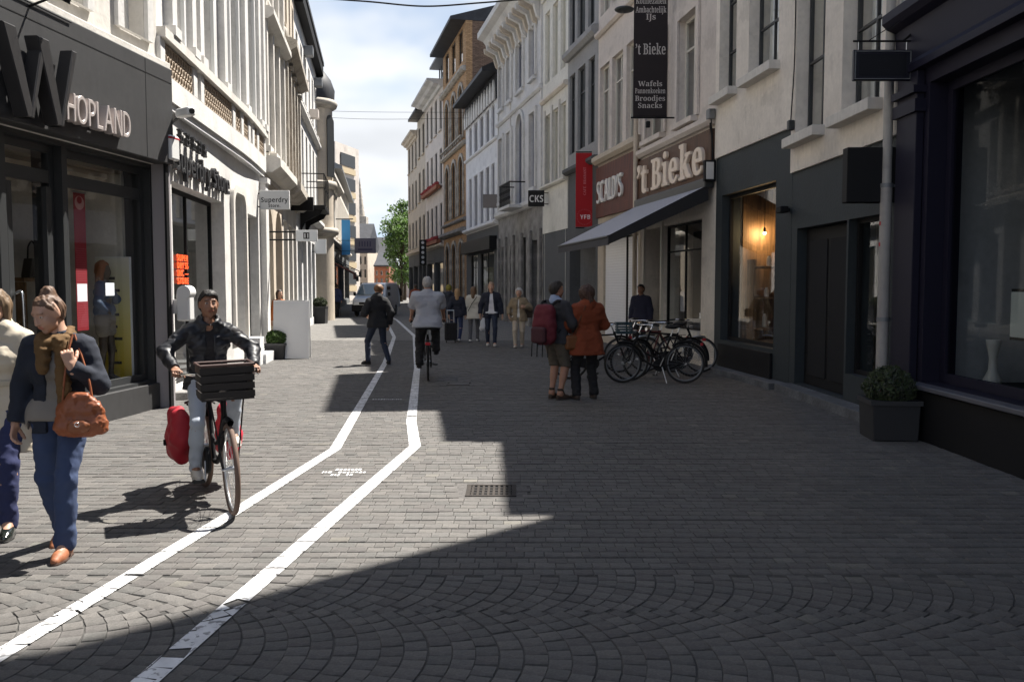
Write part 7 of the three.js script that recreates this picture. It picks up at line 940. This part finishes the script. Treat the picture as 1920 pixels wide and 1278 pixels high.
{ const p = at2(991, 650), t = thing('dark_handbag', 'dark handbag on the arm of the older woman', 'handbag', [p[0] - 0.03, 0.92, p[2]], 0.2); mesh('body', rbox(0.28, 0.24, 0.12, 0.04, 0, 0, 0, 3), mat([0.06, 0.04, 0.03], 0.5), t); mesh('strap', tube([[-0.1, 0.1, 0], [-0.12, 0.3, 0], [-0.14, 0.45, -0.02]], 0.012, 12, 5), M.matteBlack, t); }
// standing couple
const pM = at2(1041, 748);
person({ label: 'man in dark grey top and khaki shorts with bare legs, standing turned away', pos: pM, turn: Math.PI - 0.7, h: 1.79, far: 1.1, feet: { L: [0.08, 0, 0.02, 0.2], R: [-0.09, 0, 0.0, -0.25] }, hands: { L: [0.18, 1.0, 0.24, { curl: 0.7 }], R: [-0.16, 1.02, 0.24, { curl: 0.7 }] }, elbow: { L: [0.7, -0.4, -0.6], R: [-0.7, -0.4, -0.6] }, head: { yaw: -0.4 }, skin: 'mid', hair: 'short', hairCol: [0.02, 0.014, 0.01], trousers: { mat: fabric([0.1, 0.085, 0.065]), to: 0.06, g: 0.034, cuff: 0.035 }, boots: 1, shoeMat: mat([0.05, 0.032, 0.022], 0.8), soleMat: mat([0.05, 0.04, 0.035], 0.8), tops: [{ name: 'shirt', g: 0.012, hem: -0.06, sleeve: 0.3, collar: 1, neckY: 0.52, mat: fabric([0.3, 0.36, 0.5]) }, { name: 'sweater', g: 0.028, hem: -0.12, mat: fabric([0.035, 0.035, 0.04]), w: 0.008 }] });
{ const a = Math.PI - 0.7, q = new THREE.Vector3(0.0, 1.16, -0.27).applyAxisAngle(new THREE.Vector3(0, 1, 0), a).add(v3(pM)), t = thing('backpack', 'dark red backpack with hanging straps on the man in shorts', 'backpack', q.toArray(), a), f = field([cap([-0.08, -0.2, 0], [0.08, -0.2, 0], 0.13, 0.13, { q: 0.8, f: [0, 0, 1] }), cap([-0.07, 0.15, 0.01], [0.07, 0.15, 0.01], 0.12, 0.12, { q: 0.75, f: [0, 0, 1] }), cap([-0.08, -0.03, 0], [0.08, -0.03, 0], 0.13, 0.13, { q: 0.8, f: [0, 0, 1] })], 0.08);
  mesh('main_bag', surfaceNet((x, y, z) => f(x, y, z) + 0.01 * vnoise(x * 16, y * 16, z * 16), [-0.3, -0.42, -0.22], [0.3, 0.36, 0.22], 0.014), mat([0.1, 0.007, 0.016], 0.8), t); mesh('front_pocket', rbox(0.26, 0.24, 0.1, 0.045, 0, -0.18, -0.13, 3), mat([0.05, 0.012, 0.018], 0.8), t); for (let i = 0; i < 4; i++) mesh('hanging_strap', tube([[-0.15 + i * 0.1, -0.3, -0.1], [-0.16 + i * 0.1, -0.4, -0.12], [-0.15 + i * 0.1, -0.5, -0.11]], 0.008, 10, 5), M.matteBlack, t); for (const s of [-1, 1]) mesh('shoulder_strap', tube([[s * 0.1, 0.24, 0.04], [s * 0.13, 0.31, 0.14], [s * 0.15, 0.28, 0.28], [s * 0.16, 0.05, 0.36], [s * 0.14, -0.15, 0.16]], 0.018, 20, 6), M.matteBlack, t); }
const pO = at2(1100, 748);
person({ label: 'woman with tousled brown hair in rust orange sweater and black trousers, standing turned away', pos: pO, turn: Math.PI + 0.35, h: 1.72, fem: 1, far: 1.1, stout: 1.12, feet: { L: [0.16, 0, 0.02, 0.1], R: [-0.14, 0, 0.03, -0.2] }, hands: { L: [0.17, 1.05, 0.24, { curl: 0.7 }], R: [-0.18, 1.05, 0.24, { curl: 0.7 }] }, elbow: { L: [0.8, -0.5, -0.4], R: [-0.8, -0.5, -0.4] }, head: { yaw: 0.2, pitch: 0.15 }, hair: 'bob', hairBig: 1, hairCol: [0.05, 0.022, 0.013], trousers: { mat: blackCloth, g: 0.02, cuff: 0.03, w: 0.01 }, shoeMat: mat([0.06, 0.04, 0.03], 0.7), tops: [{ name: 'sweater', g: 0.04, hem: -0.26, flare: 0.03, mat: fabric([0.2, 0.042, 0.014]), w: 0.01, f: 12, collar: 1 }] });
{ const t = thing('waist_bag', 'tan leather bag hanging at the hip of the rust sweater woman', 'handbag', [pO[0] - 0.24, 0.86, pO[2] + 0.12], 0.2); mesh('body', rbox(0.2, 0.22, 0.1, 0.045, 0, 0, 0, 3), mat([0.16, 0.055, 0.012], 0.6), t); mesh('strap', tube([[0.05, 0.1, 0], [0.1, 0.3, 0.05], [0.2, 0.55, 0.06]], 0.01, 14, 5), mat([0.1, 0.035, 0.01], 0.6), t); }
// others
{ const F = F3, p = F.world(F.at(1227, 640)[0], 0.0, 0.35); person({ label: 'person in dark blue jacket standing at the shop doorway behind the bicycles', pos: p.toArray(), turn: F.turn + 0.9, h: 1.74, far: 1.5, feet: { L: [0.09, 0, 0, 0.1], R: [-0.09, 0, 0.03, -0.1] }, hands: { L: hang(1), R: hang(-1) }, hair: 'short', hairCol: [0.015, 0.01, 0.008], skin: 'tan', trousers: { mat: blackCloth }, tops: [{ name: 'jacket', g: 0.03, hem: -0.16, mat: fabric([0.018, 0.02, 0.045]) }] }); }
person({ label: 'person in blue jacket walking away beside the small van', pos: at2(631, 594), turn: Math.PI, h: 1.76, far: 2, feet: { L: [0.1, 0, 0.2, 0], R: [-0.1, 0.03, -0.22, 0] }, hands: { L: hang(1), R: hang(-1) }, hair: 'short', trousers: { mat: blackCloth }, tops: [{ name: 'jacket', g: 0.04, hem: -0.15, mat: fabric([0.03, 0.04, 0.1]) }] });
person({ label: 'distant walker in black coat past the lane bend', pos: at2(746, 574), turn: 0.3, h: 1.72, far: 2.2, feet: { L: [0.09, 0, 0.15, 0], R: [-0.09, 0, -0.15, 0] }, hands: { L: hang(1), R: hang(-1) }, hair: 'short', trousers: { mat: blackCloth }, tops: [{ name: 'coat', g: 0.04, hem: -0.3, flare: 0.03, mat: blackCloth }] });
person({ label: 'person in rust brown jacket walking ahead of the grey shirted cyclist', pos: at2(779, 596), turn: Math.PI, h: 1.74, far: 2, feet: { L: [0.09, 0, 0.15, 0], R: [-0.09, 0, -0.15, 0] }, hands: { L: hang(1), R: hang(-1) }, hair: 'short', trousers: { mat: blackCloth }, tops: [{ name: 'jacket', g: 0.045, hem: -0.16, mat: fabric([0.16, 0.04, 0.02]) }] });
person({ label: 'person with dark hair and orange top half hidden behind the white board', pos: at2(525, 656), turn: 0.8, h: 1.6, fem: 1, far: 1.6, feet: { L: [0.09, 0, 0, 0], R: [-0.09, 0, 0, 0] }, hands: { L: hang(1), R: hang(-1) }, hair: 'bob', hairCol: [0.03, 0.015, 0.01], trousers: { mat: blackCloth }, tops: [{ name: 'top', g: 0.02, hem: -0.1, mat: fabric([0.4, 0.12, 0.03]) }] });
// shop mannequin
{
  const F = F1, u = F.L - 0.62, sill = F.at(240, 722)[1] + 0.02, p = F.world(u, sill, -0.46), t = thing('shop_mannequin', 'display mannequin in blue jacket and shorts on dark legs behind the shop glass', 'mannequin', p.toArray(), F.turn + 0.2), sk = mat([0.06, 0.045, 0.035], 0.35), k = 0.92;
  const C = (a, b, r, s = r) => cap(a.map(v => v * k), b.map(v => v * k), r * k, s * k), E = l => field(l, 0.04);
  const legs = [C([0.09, 0.9, 0], [0.1, 0.48, 0.05], 0.08, 0.05), C([0.1, 0.48, 0.05], [0.12, 0.08, 0.02], 0.05, 0.035), C([-0.09, 0.9, 0], [-0.1, 0.48, 0.0], 0.08, 0.05), C([-0.1, 0.48, 0], [-0.1, 0.08, -0.04], 0.05, 0.035), C([0.12, 0.06, 0.02], [0.13, 0.03, 0.14], 0.035, 0.025), C([-0.1, 0.06, -0.04], [-0.1, 0.03, 0.08], 0.035, 0.025), C([-0.07, 0.95, 0], [0.07, 0.95, 0], 0.1), C([0, 1.0, 0], [0, 1.4, 0], 0.09, 0.1), C([0, 1.4, 0], [0, 1.56, 0.01], 0.05), C([0, 1.6, 0.02], [0, 1.66, 0], 0.085), C([0.16, 1.4, 0], [0.3, 1.2, 0.05], 0.045, 0.035), C([0.3, 1.2, 0.05], [0.42, 1.2, 0.25], 0.035, 0.022), C([-0.16, 1.4, 0], [-0.3, 1.15, 0.02], 0.045, 0.035), C([-0.3, 1.15, 0.02], [-0.2, 1.0, 0.15], 0.035, 0.022)];
  mesh('body', surfaceNet(E(legs), [-0.5, -0.02, -0.3], [0.55, 1.7, 0.4], 0.016), sk, t);
  const jk = [C([-0.07, 1.05, 0], [0.07, 1.05, 0], 0.13), C([-0.08, 1.3, 0], [0.08, 1.3, 0], 0.12), C([-0.15, 1.4, 0], [0.15, 1.4, 0], 0.07), C([0.16, 1.4, 0], [0.3, 1.2, 0.05], 0.065), C([0.3, 1.2, 0.05], [0.38, 1.2, 0.18], 0.055, 0.05), C([-0.16, 1.4, 0], [-0.3, 1.15, 0.02], 0.065), C([-0.3, 1.15, 0.02], [-0.24, 1.06, 0.1], 0.055, 0.05)], jf = E(jk); mesh('jacket', surfaceNet((x, y, z) => jf(x, y, z) + 0.008 * vnoise(x * 18, y * 18, z * 18), [-0.5, 0.8, -0.3], [0.55, 1.6, 0.4], 0.014), mat([0.05, 0.08, 0.15], 0.6), t);
  const sf = E([C([-0.07, 0.92, 0], [0.07, 0.92, 0], 0.125), C([0.09, 0.9, 0], [0.1, 0.74, 0.02], 0.1), C([-0.09, 0.9, 0], [-0.1, 0.74, 0], 0.1)]); mesh('shorts', surfaceNet(sf, [-0.3, 0.55, -0.25], [0.3, 1.1, 0.25], 0.014), mat([0.2, 0.18, 0.16], 0.8), t);
  const hf = field([C([0, 1.62, -0.02], [0, 1.68, -0.02], 0.1), C([0.05, 1.6, -0.04], [0.09, 1.38, -0.04], 0.06, 0.05), C([-0.05, 1.6, -0.04], [-0.09, 1.38, -0.04], 0.06, 0.05)], 0.04); mesh('wig', surfaceNet((x, y, z) => Math.max(hf(x, y, z) + 0.01 * vnoise(x * 50, y * 14, z * 50), z - 0.05 - (y > 1.56 ? 0.04 : 0)), [-0.25, 1.1, -0.25], [0.25, 1.75, 0.25], 0.012), mat([0.22, 0.07, 0.02], 0.6), t); mesh('base_plate', cyl(0.22, 0.22, 0.02, 24).translate(0, 0.012, 0), M.steel, t);
}
renderer.render(scene, camera);
